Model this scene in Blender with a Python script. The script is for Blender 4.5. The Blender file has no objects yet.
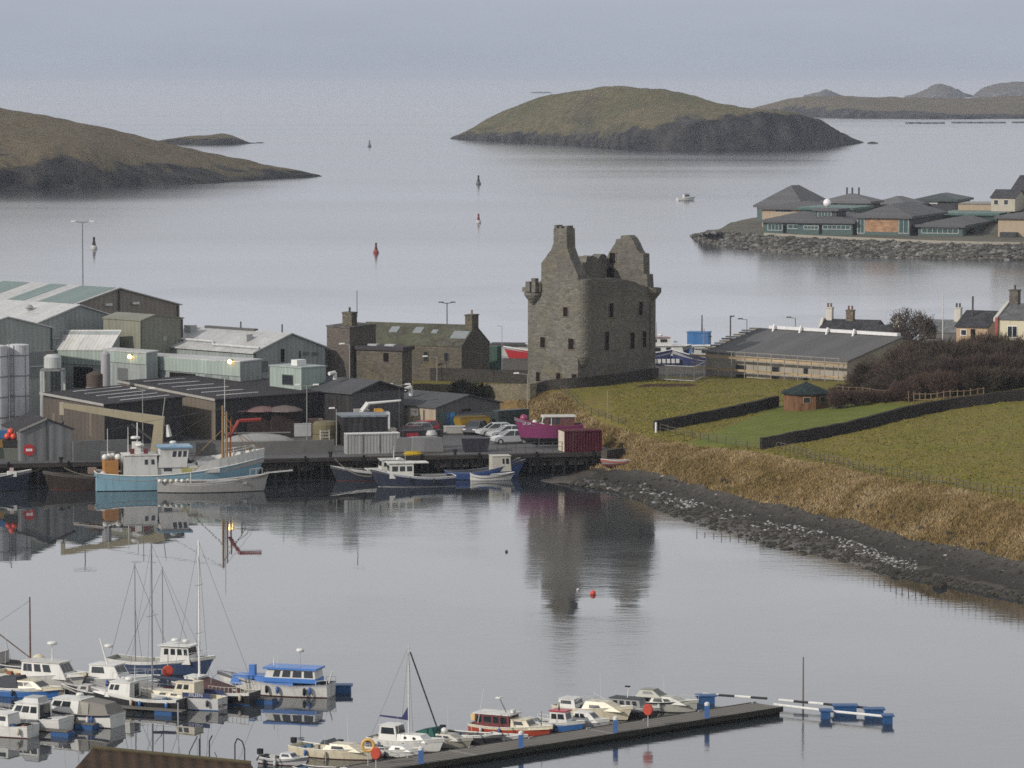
import bpy, bmesh, math, random
import numpy as np
from mathutils import Vector, Matrix, noise as mnoise
random.seed(7)
R_ = math.radians
SC = bpy.context.scene
COL = SC.collection
# ---------------------------------------------------------------- camera
F, CH, PITCH = 4000.0, 43.0, math.atan(312 / 4000.0)
CP, SP = math.cos(PITCH), math.sin(PITCH)
cam = bpy.data.objects.new('camera', bpy.data.cameras.new('camera'))
COL.objects.link(cam)
cam.location = (0, 0, CH)
cam.rotation_euler = (math.pi / 2 - PITCH, 0, 0)
cam.data.sensor_width = 36.0
cam.data.lens = F / 1024 * 36.0
cam.data.clip_start = 1.0
cam.data.clip_end = 120000.0
SC.camera = cam
# ---------------------------------------------------------------- sun, sky, exposure
SUN = Vector((-0.74, -0.54, 0.47)).normalized()
sun = bpy.data.objects.new('sun', bpy.data.lights.new('sun', 'SUN'))
COL.objects.link(sun)
sun.data.energy = 3.0
sun.data.angle = R_(1.0)
sun.data.color = (1.0, 0.93, 0.84)
sun.rotation_euler = SUN.to_track_quat('Z', 'Y').to_euler()
world = bpy.data.worlds.new('World')
SC.world = world
world.use_nodes = True
wn = world.node_tree
bg = wn.nodes['Background']
sky = wn.nodes.new('ShaderNodeTexSky')
sky.sky_type = 'NISHITA'
sky.sun_disc = False
sky.sun_elevation = math.asin(SUN.z)
sky.sun_rotation = math.atan2(SUN.x, SUN.y)
sky.air_density = 1.2
sky.dust_density = 3.0
hsv = wn.nodes.new('ShaderNodeHueSaturation')
hsv.inputs['Saturation'].default_value = 0.25
wn.links.new(sky.outputs[0], hsv.inputs['Color'])
wtc = wn.nodes.new('ShaderNodeTexCoord')
wmap = wn.nodes.new('ShaderNodeMapping')
wmap.inputs['Scale'].default_value = (6, 6, 40)
wnz = wn.nodes.new('ShaderNodeTexNoise')
wnz.inputs['Scale'].default_value = 1.0
wnz.inputs['Detail'].default_value = 4
wn.links.new(wtc.outputs['Generated'], wmap.inputs[0])
wn.links.new(wmap.outputs[0], wnz.inputs['Vector'])
wrp = wn.nodes.new('ShaderNodeValToRGB')          # pale hazy band low down, brighter cloud above
wsp = wn.nodes.new('ShaderNodeSeparateXYZ'); wn.links.new(wtc.outputs['Generated'], wsp.inputs[0])
wad = wn.nodes.new('ShaderNodeMath'); wad.operation = 'MULTIPLY_ADD'; wad.inputs[1].default_value = 0.010; wn.links.new(wnz.outputs[0], wad.inputs[0])
wsu = wn.nodes.new('ShaderNodeMath'); wsu.operation = 'SUBTRACT'; wsu.inputs[1].default_value = 0.005
wn.links.new(wsp.outputs[2], wad.inputs[2]); wn.links.new(wad.outputs[0], wsu.inputs[0]); wn.links.new(wsu.outputs[0], wrp.inputs[0])
for _p in (0.018, 0.035, 0.06, 0.13, 0.24, 0.5): wrp.color_ramp.elements.new(_p)
for _e, (_p, _c) in zip(wrp.color_ramp.elements, ((0.0, (4.35, 4.78, 5.70)), (0.018, (4.55, 4.98, 5.9)), (0.035, (6.6, 6.95, 7.9)), (0.06, (8.1, 8.35, 9.0)), (0.13, (9.9, 10.0, 10.4)), (0.24, (11.0, 11.0, 11.2)), (0.5, (5.4, 5.5, 5.8)), (0.9, (4.2, 4.4, 4.8)))):
    _e.position = _p; _e.color = (*_c, 1)
wmx = wn.nodes.new('ShaderNodeMix')
wmx.data_type = 'RGBA'
wmx.inputs['Factor'].default_value = 0.8
wn.links.new(hsv.outputs[0], wmx.inputs['A'])
wc2 = wn.nodes.new('ShaderNodeTexNoise'); wc2.inputs['Scale'].default_value = 1.0; wc2.inputs['Detail'].default_value = 6; wc2.inputs['Roughness'].default_value = 0.6
wm2 = wn.nodes.new('ShaderNodeMapping'); wm2.inputs['Scale'].default_value = (14, 14, 90); wn.links.new(wtc.outputs['Generated'], wm2.inputs[0]); wn.links.new(wm2.outputs[0], wc2.inputs['Vector'])
wmr = wn.nodes.new('ShaderNodeMapRange'); wmr.inputs['From Min'].default_value = 0.3; wmr.inputs['From Max'].default_value = 0.7; wmr.inputs['To Min'].default_value = 0.965; wmr.inputs['To Max'].default_value = 1.035; wn.links.new(wc2.outputs[0], wmr.inputs[0])
wml = wn.nodes.new('ShaderNodeVectorMath'); wml.operation = 'SCALE'; wn.links.new(wrp.outputs[0], wml.inputs[0]); wn.links.new(wmr.outputs[0], wml.inputs['Scale'])
wn.links.new(wml.outputs[0], wmx.inputs['B'])
wn.links.new(wmx.outputs['Result'], bg.inputs['Color'])
bg.inputs['Strength'].default_value = 0.10
SC.view_settings.view_transform = 'Standard'
SC.view_settings.look = 'None'
SC.view_settings.exposure = 0.08
SC.view_settings.gamma = 1.0
SC.view_settings.use_curve_mapping = False
SC.cycles.use_denoising = False
SC.cycles.pixel_filter_type = 'BLACKMAN_HARRIS'
SC.cycles.filter_width = 1.6
SC.cycles.volume_bounces = 1
SC.cycles.max_bounces = 6

# ---------------------------------------------------------------- site survey: sight lines to real ground points
def ray(px, py):
    u, v = (px - 512) / F, (384 - py) / F
    return Vector((u, CP + v * SP, -SP + v * CP))
def P(px, py, z=0.0):
    r = ray(px, py)
    t = (z - CH) / r.z
    return Vector((r.x * t, r.y * t, z))
def D(px, py, d):
    r = ray(px, py)
    t = d / r.y
    return Vector((r.x * t, d, CH + r.z * t))
def fitx(o, d, px):
    k = (px - 512) / F
    return (k * (o[1] * CP + (CH - o[2]) * SP) - o[0]) / (d[0] - k * d[1] * CP)
def zat(x, y, py):
    k = (384 - py) / F
    return CH + (k * y * CP - y * SP) / (CP + k * SP)
def proj(p):
    dp = p[1] * CP + (CH - p[2]) * SP
    return 512 + F * p[0] / dp, 384 - F * ((p[2] - CH) * CP + p[1] * SP) / dp

# ---------------------------------------------------------------- mesh helper
class MB:
    def __init__(s):
        s.v, s.f, s.m = [], [], []
    def add(s, vs, fs, mi=0):
        n = len(s.v)
        s.v += [tuple(q) for q in vs]
        for f in fs:
            s.f.append(tuple(i + n for i in f)); s.m.append(mi)
        return s
    def box(s, x0, x1, y0, y1, z0, z1, mi=0):
        return s.add([(x0,y0,z0),(x1,y0,z0),(x1,y1,z0),(x0,y1,z0),(x0,y0,z1),(x1,y0,z1),(x1,y1,z1),(x0,y1,z1)],
              [(0,3,2,1),(4,5,6,7),(0,1,5,4),(1,2,6,5),(2,3,7,6),(3,0,4,7)], mi)
    def hexa(s, b, t, mi=0):
        return s.add(list(b) + list(t), [(0,3,2,1),(4,5,6,7),(0,1,5,4),(1,2,6,5),(2,3,7,6),(3,0,4,7)], mi)
    def tube(s, p, q, r0, r1=None, n=6, mi=0):
        r1 = r0 if r1 is None else r1
        p, q = Vector(p), Vector(q)
        d = (q - p).normalized()
        a = d.orthogonal().normalized(); b = d.cross(a)
        vs = []
        for c, r in ((p, r0), (q, r1)):
            for i in range(n):
                w = 2 * math.pi * i / n
                vs.append(c + a * (r * math.cos(w)) + b * (r * math.sin(w)))
        fs = [(i, (i+1) % n, n + (i+1) % n, n + i) for i in range(n)] + [tuple(range(n-1, -1, -1)), tuple(range(n, 2*n))]
        return s.add(vs, fs, mi)
    def path(s, pts, r, n=5, mi=0):
        for a, b in zip(pts, pts[1:]): s.tube(a, b, r, r, n, mi)
        return s
    def prism(s, poly, y0, y1, mi=0, axis='y', taper=None):
        n = len(poly); vs = []
        for y in (y0, y1):
            for a, c in poly:
                vs.append((a, y, c) if axis == 'y' else ((y, a, c) if axis == 'x' else (a, c, y)))
        fs = [tuple(range(n)), tuple(range(2*n-1, n-1, -1))] + [(i, n+i, n+(i+1) % n, (i+1) % n) for i in range(n)]
        return s.add(vs, fs, mi)
    def lathe(s, prof, c=(0,0,0), n=12, mi=0):
        vs = []; k = len(prof)
        for r, z in prof:
            for i in range(n):
                w = 2*math.pi*i/n
                vs.append((c[0]+r*math.cos(w), c[1]+r*math.sin(w), c[2]+z))
        fs = []
        for j in range(k-1):
            for i in range(n):
                fs.append((j*n+i, j*n+(i+1) % n, (j+1)*n+(i+1) % n, (j+1)*n+i))
        fs += [tuple(range(n-1,-1,-1)), tuple(range((k-1)*n, k*n))]
        return s.add(vs, fs, mi)
    def ball(s, c, r, n=10, k=6, mi=0, sc=(1,1,1)):
        prof = [(max(1e-3, r*math.sin(math.pi*j/k)), -r*math.cos(math.pi*j/k)) for j in range(k+1)]
        m = MB().lathe(prof, (0,0,0), n)
        return s.add([(c[0]+v[0]*sc[0], c[1]+v[1]*sc[1], c[2]+v[2]*sc[2]) for v in m.v], m.f, mi)
    def loft(s, secs, mi=None, cap0=False, cap1=False):
        k = len(secs[0]); vs = [p for sec in secs for p in sec]; n = len(s.v)
        s.v += [tuple(p) for p in vs]
        for j in range(len(secs)-1):
            for i in range(k-1):
                s.f.append((n+j*k+i, n+j*k+i+1, n+(j+1)*k+i+1, n+(j+1)*k+i)); s.m.append(mi[i] if mi else 0)
        if cap0: s.f.append(tuple(n+i for i in range(k))); s.m.append(0)
        if cap1: s.f.append(tuple(n+(len(secs)-1)*k+i for i in range(k-1,-1,-1))); s.m.append(0)
        return s
    def build(s, name, mats, parent=None, smooth=False, loc=None, rz=0.0):
        me = bpy.data.meshes.new(name)
        me.from_pydata(s.v, [], s.f)
        for m in (mats if isinstance(mats, (list, tuple)) else [mats]): me.materials.append(m)
        me.polygons.foreach_set('material_index', s.m)
        if smooth: me.polygons.foreach_set('use_smooth', [True]*len(s.f))
        bm = bmesh.new(); bm.from_mesh(me)
        bmesh.ops.recalc_face_normals(bm, faces=bm.faces)
        bm.to_mesh(me); bm.free()
        o = bpy.data.objects.new(name, me)
        COL.objects.link(o)
        if parent: o.parent = parent
        if loc is not None: o.location = loc
        o.rotation_euler[2] = rz
        return o

def tag(o, label, cat, group=None, kind=None):
    if label: o['label'] = label
    if cat: o['category'] = cat
    if group: o['group'] = group
    if kind: o['kind'] = kind
    return o
def thing(name, label, cat, loc, rz=0.0, group=None):
    o = bpy.data.objects.new(name, None)
    o.empty_display_size = 0.5
    COL.objects.link(o)
    o.location = loc; o.rotation_euler[2] = rz
    return tag(o, label, cat, group)
def dup(root, loc, rz, label=None, scale=1.0):
    r = root.copy(); COL.objects.link(r); r.location = loc; r.rotation_euler[2] = rz; r.scale = (scale,)*3
    if label: r['label'] = label
    for ch in root.children:
        c = ch.copy(); COL.objects.link(c); c.parent = r
        for g in ch.children:
            e = g.copy(); COL.objects.link(e); e.parent = c
    return r

# ---------------------------------------------------------------- materials
class NT:
    def __init__(s, name):
        s.mat = bpy.data.materials.new(name); s.mat.use_nodes = True
        s.t = s.mat.node_tree; s.b = s.t.nodes['Principled BSDF']
        s.out = s.t.nodes['Material Output']
        s.tc = s.t.nodes.new('ShaderNodeTexCoord')
    def n(s, kind, **kw):
        x = s.t.nodes.new('ShaderNode' + kind)
        for k, v in kw.items():
            if k in x.inputs.keys(): x.inputs[k].default_value = v
            else: setattr(x, k, v)
        return x
    def l(s, a, b): s.t.links.new(a, b)
    def noise(s, scale, detail=3, vec=None, rough=0.55):
        x = s.n('TexNoise', Scale=scale, Detail=detail, Roughness=rough)
        s.l(vec or s.tc.outputs['Object'], x.inputs['Vector']); return x.outputs['Fac']
    def mapping(s, scale=(1,1,1), src='Object', rot=(0,0,0)):
        m = s.n('Mapping'); m.inputs['Scale'].default_value = scale; m.inputs['Rotation'].default_value = rot
        s.l(s.tc.outputs[src], m.inputs[0]); return m.outputs[0]
    def ramp(s, fac, stops):
        r = s.n('ValToRGB'); e = r.color_ramp.elements
        while len(e) < len(stops): e.new(0.5)
        for q, (p, c) in zip(e, stops):
            q.position = p; q.color = (c[0], c[1], c[2], 1) if hasattr(c, '__len__') else (c, c, c, 1)
        s.l(fac, r.inputs[0]); return r.outputs['Color']
    def mix(s, fac, a, b, mode='MIX'):
        m = s.n('Mix', data_type='RGBA', blend_type=mode)
        for sock, val in ((m.inputs['Factor'], fac), (m.inputs['A'], a), (m.inputs['B'], b)):
            if isinstance(val, bpy.types.NodeSocket): s.l(val, sock)
            elif hasattr(val, '__len__'): sock.default_value = (*val[:3], 1)
            else: sock.default_value = val
        return m.outputs['Result']
    def math(s, op, a, b=0.0):
        m = s.n('Math', operation=op)
        for sock, val in ((m.inputs[0], a), (m.inputs[1], b)):
            if isinstance(val, bpy.types.NodeSocket): s.l(val, sock)
            else: sock.default_value = val
        return m.outputs[0]
    def bump(s, h, strength=0.5, dist=0.05):
        b = s.n('Bump', Strength=strength, Distance=dist)
        s.l(h, b.inputs['Height']); s.l(b.outputs[0], s.b.inputs['Normal']); return b
    def col(s, c, rough=0.6, metal=0.0):
        if isinstance(c, bpy.types.NodeSocket): s.l(c, s.b.inputs['Base Color'])
        else: s.b.inputs['Base Color'].default_value = (*c[:3], 1)
        if isinstance(rough, bpy.types.NodeSocket): s.l(rough, s.b.inputs['Roughness'])
        else: s.b.inputs['Roughness'].default_value = rough
        s.b.inputs['Metallic'].default_value = metal
        if isinstance(rough, bpy.types.NodeSocket) or rough >= 0.65: s.b.inputs['Specular IOR Level'].default_value = 0.08
        elif rough >= 0.5: s.b.inputs['Specular IOR Level'].default_value = 0.3
        return s.mat

_mc = {}
def sh(c, k): return tuple(min(1, x*k) for x in c)
def paint(c, rough=0.45, var=0.22, scale=1.3, grime=0.25):
    key = ('p', c, rough, var, scale, grime)
    if key not in _mc:
        t = NT('paint')
        a = t.mix(t.noise(scale, 5), sh(c, 1-var), sh(c, 1+var*0.6))
        st = t.noise(1.0, 4, t.mapping((2.2, 2.2, 0.35)))
        g = t.ramp(st, [(0.52, 0.0), (0.75, grime)])
        a = t.mix(g, a, (0.10, 0.085, 0.065))
        _mc[key] = t.col(a, rough)
    return _mc[key]
def sheet(c, freq=14.0, rough=0.5, var=0.15, strength=0.5, grime=0.3, skew=(1, 1), dirt=(0.09, 0.08, 0.07)):
    """ribbed metal or fibre-cement sheet with streaks"""
    key = ('s', c, freq, rough, var, strength, grime, skew, dirt)
    if key not in _mc:
        t = NT('profiled_sheet')
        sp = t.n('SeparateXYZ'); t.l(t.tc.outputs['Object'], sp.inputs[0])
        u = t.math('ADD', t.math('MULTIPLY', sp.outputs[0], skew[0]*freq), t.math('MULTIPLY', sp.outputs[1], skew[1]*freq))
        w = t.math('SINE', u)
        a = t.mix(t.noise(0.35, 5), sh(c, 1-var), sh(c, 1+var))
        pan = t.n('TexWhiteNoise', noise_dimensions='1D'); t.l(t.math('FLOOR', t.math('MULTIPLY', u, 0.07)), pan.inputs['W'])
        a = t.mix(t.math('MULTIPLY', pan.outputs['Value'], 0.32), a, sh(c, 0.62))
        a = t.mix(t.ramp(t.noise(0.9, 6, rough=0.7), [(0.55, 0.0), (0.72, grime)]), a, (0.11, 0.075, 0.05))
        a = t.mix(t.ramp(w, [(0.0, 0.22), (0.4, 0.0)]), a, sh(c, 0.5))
        st = t.noise(1.0, 5, t.mapping((1.6, 1.6, 0.18)))
        a = t.mix(t.ramp(st, [(0.48, 0.0), (0.72, grime)]), a, dirt)
        t.bump(w, strength, 0.04)
        _mc[key] = t.col(a, rough)
    return _mc[key]
def stone(c1, c2, size=0.5, lichen=0.0, mortar=(0.3, 0.28, 0.24), rough=0.9, dark=0.5):
    key = ('st', c1, c2, size, lichen, dark)
    if key not in _mc:
        t = NT('rubble_stone')
        m = t.mapping((1/size, 1/size, 1.9/size))
        dn = t.n('TexNoise', Scale=1.3, Detail=2); t.l(m, dn.inputs['Vector'])
        mv = t.n('Mix', data_type='VECTOR'); mv.inputs['Factor'].default_value = 0.12
        t.l(m, mv.inputs['A']); t.l(dn.outputs['Color'], mv.inputs['B'])
        v = t.n('TexVoronoi', Scale=1.0); t.l(mv.outputs['Result'], v.inputs['Vector'])
        v2 = t.n('TexVoronoi', Scale=1.0, feature='DISTANCE_TO_EDGE'); t.l(mv.outputs['Result'], v2.inputs['Vector'])
        sp = t.n('SeparateColor'); t.l(v.outputs['Color'], sp.inputs[0])
        a = t.mix(sp.outputs[0], c1, c2)
        a = t.mix(t.ramp(sp.outputs[1], [(0.6, 0.0), (1.0, 0.55)]), a, sh(c1, 0.45))
        a = t.mix(t.ramp(v2.outputs['Distance'], [(0.02, 0.45), (0.12, 0.0)]), a, mortar)
        a = t.mix(t.ramp(t.noise(0.22, 6, rough=0.65), [(0.40, 0.0), (0.66, dark)]), a, sh(c1, 0.42))
        if lichen: a = t.mix(t.ramp(t.noise(0.35, 5), [(0.52, 0.0), (0.68, lichen)]), a, (0.20, 0.17, 0.06))
        t.bump(t.ramp(v2.outputs['Distance'], [(0.0, 0.0), (0.2, 1.0)]), 0.7, 0.05)
        _mc[key] = t.col(a, rough)
    return _mc[key]
def wood(c, scale=8.0, axis=(0.3, 4, 4), rough=0.7):
    key = ('w', c, scale, axis)
    if key not in _mc:
        t = NT('timber')
        nz = t.noise(scale*0.3, 6, t.mapping(axis))
        _mc[key] = t.col(t.mix(t.ramp(nz, [(0.3, 0.0), (0.7, 1.0)]), sh(c, 0.55), sh(c, 1.25)), rough)
        t.bump(nz, 0.3, 0.02)
    return _mc[key]
def emis(c, s):
    t = NT('lit_lamp'); t.col(c, 0.4)
    t.b.inputs['Emission Color'].default_value = (*c, 1); t.b.inputs['Emission Strength'].default_value = s
    return t.mat
def slate(c, var=0.35, size=0.35, rough=0.75, moss=0.0):
    key = ('sl', c, var, size, moss)
    if key not in _mc:
        t = NT('roof_slates')
        v = t.n('TexVoronoi', Scale=1/size); t.l(t.tc.outputs['Object'], v.inputs['Vector'])
        sp = t.n('SeparateColor'); t.l(v.outputs['Color'], sp.inputs[0])
        a = t.mix(sp.outputs[0], sh(c, 1-var), sh(c, 1+var))
        a = t.mix(t.ramp(t.noise(0.5, 5), [(0.42, 0.0), (0.7, 0.55)]), a, sh(c, 0.55))
        if moss: a = t.mix(t.ramp(t.noise(0.3, 5), [(0.42, 0.0), (0.6, moss)]), a, (0.095, 0.10, 0.06))
        t.bump(sp.outputs[1], 0.25, 0.03)
        _mc[key] = t.col(a, rough)
    return _mc[key]

GLASS = NT('dark_glass').col((0.02, 0.025, 0.03), 0.08)
WHITE = (0.62, 0.62, 0.60)
STEEL = (0.30, 0.31, 0.32)
BLACK = (0.02, 0.02, 0.022)
GREYC = (0.22, 0.22, 0.21)
# ================================================================ SETTING
def cr(p0, p1, p2, p3, t):
    return 0.5*((2*p1)+(p2-p0)*t+(2*p0-5*p1+4*p2-p3)*t*t+(3*p1-p0-3*p2+p3)*t*t*t)
def resample(pts, m):
    """Catmull-Rom through pts, m points per span"""
    out = []
    for i in range(len(pts)-1):
        a = pts[max(i-1, 0)]; b = pts[i]; c = pts[i+1]; d = pts[min(i+2, len(pts)-1)]
        for k in range(m): out.append(cr(a, b, c, d, k/m))
    out.append(pts[-1]); return out
def loftgrid(rows, mu, mv):
    rows = [resample([Vector(p) for p in r], mu) for r in rows]
    cols = list(zip(*rows))
    cols = [resample(list(c), mv) for c in cols]
    return [list(r) for r in zip(*cols)]
def grid_mesh(name, g, mat, label=None, kind='structure', smooth=True):
    nu, nv = len(g[0]), len(g)
    v = [tuple(p) for r in g for p in r]
    f = [(j*nu+i, j*nu+i+1, (j+1)*nu+i+1, (j+1)*nu+i) for j in range(nv-1) for i in range(nu-1)]
    me = bpy.data.meshes.new(name); me.from_pydata(v, [], f); me.materials.append(mat)
    me.polygons.foreach_set('use_smooth', [smooth]*len(f))
    o = bpy.data.objects.new(name, me); COL.objects.link(o); o['kind'] = kind
    if label: o['label'] = label
    return o
def fbm(x, y, s, o=4):
    return mnoise.fractal(Vector((x/s, y/s, 0.37)), 1.0, 2.0, o)

# ---- sea
t = NT('sea_water')
geo = t.n('NewGeometry'); pos = geo.outputs['Position']
def wmapn(sc, rz=0):
    m = t.n('Mapping'); m.inputs['Scale'].default_value = sc; m.inputs['Rotation'].default_value = (0, 0, rz); t.l(pos, m.inputs[0]); return m.outputs[0]
spx = t.n('SeparateXYZ'); t.l(pos, spx.inputs[0])
far = t.n('MapRange'); far.inputs['From Min'].default_value = 420; far.inputs['From Max'].default_value = 900; t.l(spx.outputs[1], far.inputs[0])
far = far.outputs[0]
patch = t.ramp(t.noise(1.0, 4, wmapn((0.012, 0.010, 1), 0.5)), [(0.50, 0.0), (0.58, 1.0)])
bands = t.ramp(t.noise(1.0, 4, wmapn((0.0012, 0.006, 1))), [(0.35, 0.0), (0.65, 1.0)])
# calm harbour mirror, faint cat's-paws; rougher outside
rg = t.mix(far, t.mix(patch, (0.014,)*3, (0.10,)*3), t.mix(bands, (0.11,)*3, (0.18,)*3))
t.col((0.024, 0.029, 0.034), rg)
t.b.inputs['IOR'].default_value = 1.34; t.b.inputs['Specular IOR Level'].default_value = 0.5
n1 = t.noise(1.0, 3, wmapn((0.55, 1.1, 1), 0.3))
n2 = t.noise(1.0, 3, wmapn((0.10, 0.22, 1), 0.2))
hh = t.math('ADD', t.math('MULTIPLY', n1, t.mix(patch, (0.010,)*3, (0.18,)*3)), t.math('MULTIPLY', n2, t.mix(patch, (0.09,)*3, (0.26,)*3)))
bp = t.n('Bump', Distance=0.35); t.l(hh, bp.inputs['Height'])
t.l(t.mix(far, (0.20,)*3, (0.16,)*3), bp.inputs['Strength']); t.l(bp.outputs[0], t.b.inputs['Normal'])
SEA = t.mat
sea = MB().add([(-30000,-300,0),(30000,-300,0),(30000,60000,0),(-30000,60000,0)], [(0,1,2,3)]).build('sea', SEA)
tag(sea, None, None, None, 'structure')
seabed = MB().add([(-30100,-320,-3),(30100,-320,-3),(30100,60100,-3),(-30100,60100,-3)], [(0,1,2,3)]).build('ground', paint((0.05,0.05,0.05)))
tag(seabed, None, None, None, 'structure')

# ---- heath islands
def island_mat(grass, rockc, dry, name, steep=(0.62, 0.86), wh=1.0):
    t = NT(name)
    g = t.n('NewGeometry'); sp = t.n('SeparateXYZ'); t.l(g.outputs['Normal'], sp.inputs[0])
    n = t.noise(0.02*wh, 8, rough=0.62); n2 = t.noise(0.25*wh, 6); st = t.noise(1.0, 6, t.mapping((0.10*wh, 0.10*wh, 0.02*wh)))
    ga = t.mix(t.ramp(n, [(0.35, 0.0), (0.65, 1.0)]), grass, dry)
    ga = t.mix(t.ramp(n2, [(0.40, 0.5), (0.62, 0.0)]), ga, sh(grass, 0.55))
    ra = t.mix(t.ramp(st, [(0.35, 0.0), (0.65, 1.0)]), sh(rockc, 0.4), sh(rockc, 2.3))
    z = t.math('ADD', sp.outputs[2], t.math('MULTIPLY', t.math('SUBTRACT', n2, 0.5), 0.25))
    f = t.ramp(z, [(steep[0], 0.0), (steep[1], 1.0)])
    pz = t.n('SeparateXYZ'); t.l(g.outputs['Position'], pz.inputs[0])
    wet = t.n('MapRange'); wet.inputs['From Min'].default_value = 0.8; wet.inputs['From Max'].default_value = 3.0; t.l(pz.outputs[2], wet.inputs[0])
    f = t.math('MULTIPLY', f, wet.outputs[0])
    ra_ = t.n('VertexColor', layer_name='rock'); rs = t.n('SeparateColor'); t.l(ra_.outputs['Color'], rs.inputs[0])
    rk_ = t.ramp(t.math('ADD', rs.outputs[0], t.math('MULTIPLY', t.math('SUBTRACT', t.noise(0.035*wh, 7, rough=0.65), 0.5), 2.4)), [(0.45, 1.0), (0.58, 0.0)])
    f = t.math('MULTIPLY', f, rk_)
    n4 = t.noise(0.07*wh, 8, rough=0.7)
    t.bump(t.math('ADD', t.math('MULTIPLY', n2, 0.35), n4), 0.8, 7.0)
    return t.col(t.mix(f, ra, ga), 0.95)
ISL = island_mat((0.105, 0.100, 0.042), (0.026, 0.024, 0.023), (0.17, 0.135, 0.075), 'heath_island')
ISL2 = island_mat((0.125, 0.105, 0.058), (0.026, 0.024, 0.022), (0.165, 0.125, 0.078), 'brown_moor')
def island(name, label, water, cliff, crest, dc, dcrest, dback, mat, mu=10, rough=1.0, wrinkle=6.0, rk0=12.5):
    """water/cliff/crest: sight lines along the shore; depths dc, dcrest, dback metres behind the shoreline"""
    W = [P(x, y, 0) for x, y in water]
    C = [D(x, y, w.y + k) for (x, y), w, k in zip(cliff, W, dc)]
    T = [D(x, y, w.y + k) for (x, y), w, k in zip(crest, W, dcrest)]
    rows = [[Vector((w.x, w.y-1.5, -2.5)) for w in W], W, C,
            [c.lerp(q, 0.5) + Vector((0, 0, max(0, (q.z-c.z))*0.08)) for c, q in zip(C, T)], T,
            [Vector((q.x*1.02, q.y+k*0.5, max(-2.5, q.z*0.55))) for q, k in zip(T, dback)],
            [Vector((q.x*1.04, q.y+k, -2.5)) for q, k in zip(T, dback)]]
    g = loftgrid(rows, mu, 7)
    nv = len(g)
    for j, r in enumerate(g):
        for i, p in enumerate(r):
            e = min(1, i/8, (len(r)-1-i)/8)
            a = rough*e*(1 if 4 < j < nv-3 else 0.25)
            p.z += a*1.4*fbm(p.x, p.y, 40) + a*0.5*fbm(p.x+70, p.y, 9)
            if j < 18:
                p.y += e*wrinkle*(fbm(p.x, j*2.0, 22, 3) + 0.6*fbm(p.x+99, j*3.0, 7, 2)) * (1 if j > 4 else 0.5)
    o = grid_mesh(name, g, mat, label)
    ca = o.data.color_attributes.new('rock', 'FLOAT_COLOR', 'POINT')
    vals = []
    for j, r in enumerate(g):
        k = .72*max(0.0, min(1.0, 1-(j-rk0)/5.0))
        vals += [k, 0, 0, 1]*len(r)
    ca.data.foreach_set('color', vals)
    return o
island('island', 'green and brown domed grass island with dark cliffs in the middle of the sound',
  [(450,139),(464,140),(482,141),(520,143),(560,145),(600,148),(650,150),(700,150.5),(750,150.5),(800,149.5),(835,147),(858,143)],
  [(452,137),(466,134),(484,133),(522,133),(562,134),(600,137),(640,129),(690,120),(745,114),(795,117),(832,128),(856,141)],
  [(454,136),(472,128),(500,113),(536,99),(573,90.5),(612,87),(655,90),(695,97),(745,107),(795,114),(832,126.5),(856,140.5)],
  [2,5,6,7,8,10,12,14,16,14,8,2], [3,20,60,110,140,160,160,140,80,40,16,3], [8,40,80,120,140,140,140,120,90,60,30,8], ISL)
island('headland', 'long brown moor headland sloping down to the water at left',
  [(-160,194),(-60,191),(0,189),(60,188),(120,187),(180,185),(230,182.5),(275,179),(303,177.5),(322,176.3)],
  [(-160,156),(-60,158),(0,158),(45,150),(80,146),(130,158),(190,164),(255,165.5),(300,173.5),(320,175.6)],
  [(-160,78),(-60,97),(0,109),(50,117),(100,128),(150,140),(200,152),(255,163.5),(300,172.8),(320,175.2)],
  [16,16,16,20,24,16,14,12,4,2], [260,240,220,190,160,130,90,40,10,3], [160,160,150,140,120,110,90,60,20,6], ISL2, rk0=10.5)
island('islet', 'small dark low islet beyond the left headland',
  [(150,144),(175,144.5),(205,145),(235,144.5),(252,143.5),(264,143)],
  [(152,142.5),(176,140),(205,139),(232,138),(250,142),(263,142.5)],
  [(152,142),(178,138),(207,135.2),(228,134.2),(248,141.5),(263,142.3)], [2,6,8,8,3,1], [4,20,30,30,8,2], [10,40,50,40,15,5], ISL2, rough=0.5)
island('low_island', 'long low pale brown island at right behind the domed island',
  [(735,114),(790,116),(840,118),(890,118.5),(950,119),(1030,118.5),(1120,118)],
  [(738,112.5),(790,108),(840,109),(890,111),(950,113.5),(1030,114),(1120,113)],
  [(740,112),(792,98.5),(830,96.3),(890,97.2),(950,98),(1030,96),(1120,95)], [3,20,25,25,30,30,30], [20,120,260,320,350,380,400], [60,200,300,300,300,300,300], ISL2, rough=1.2, wrinkle=12)
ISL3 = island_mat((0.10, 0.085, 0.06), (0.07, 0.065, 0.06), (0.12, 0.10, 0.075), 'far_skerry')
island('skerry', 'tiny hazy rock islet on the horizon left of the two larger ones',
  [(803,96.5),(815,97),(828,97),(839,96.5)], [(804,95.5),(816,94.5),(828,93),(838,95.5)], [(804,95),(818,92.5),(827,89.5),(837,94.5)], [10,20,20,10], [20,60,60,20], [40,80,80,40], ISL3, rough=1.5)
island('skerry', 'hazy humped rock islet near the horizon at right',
  [(904,97.5),(920,98),(940,98.3),(960,98),(970,97)], [(905,96.5),(921,94.5),(940,92.5),(958,94),(969,96)], [(905,96),(922,91.5),(937,84),(955,88.5),(968,95)], [10,30,30,30,10], [20,100,120,100,20], [40,150,150,150,40], ISL3, rough=2)
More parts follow.
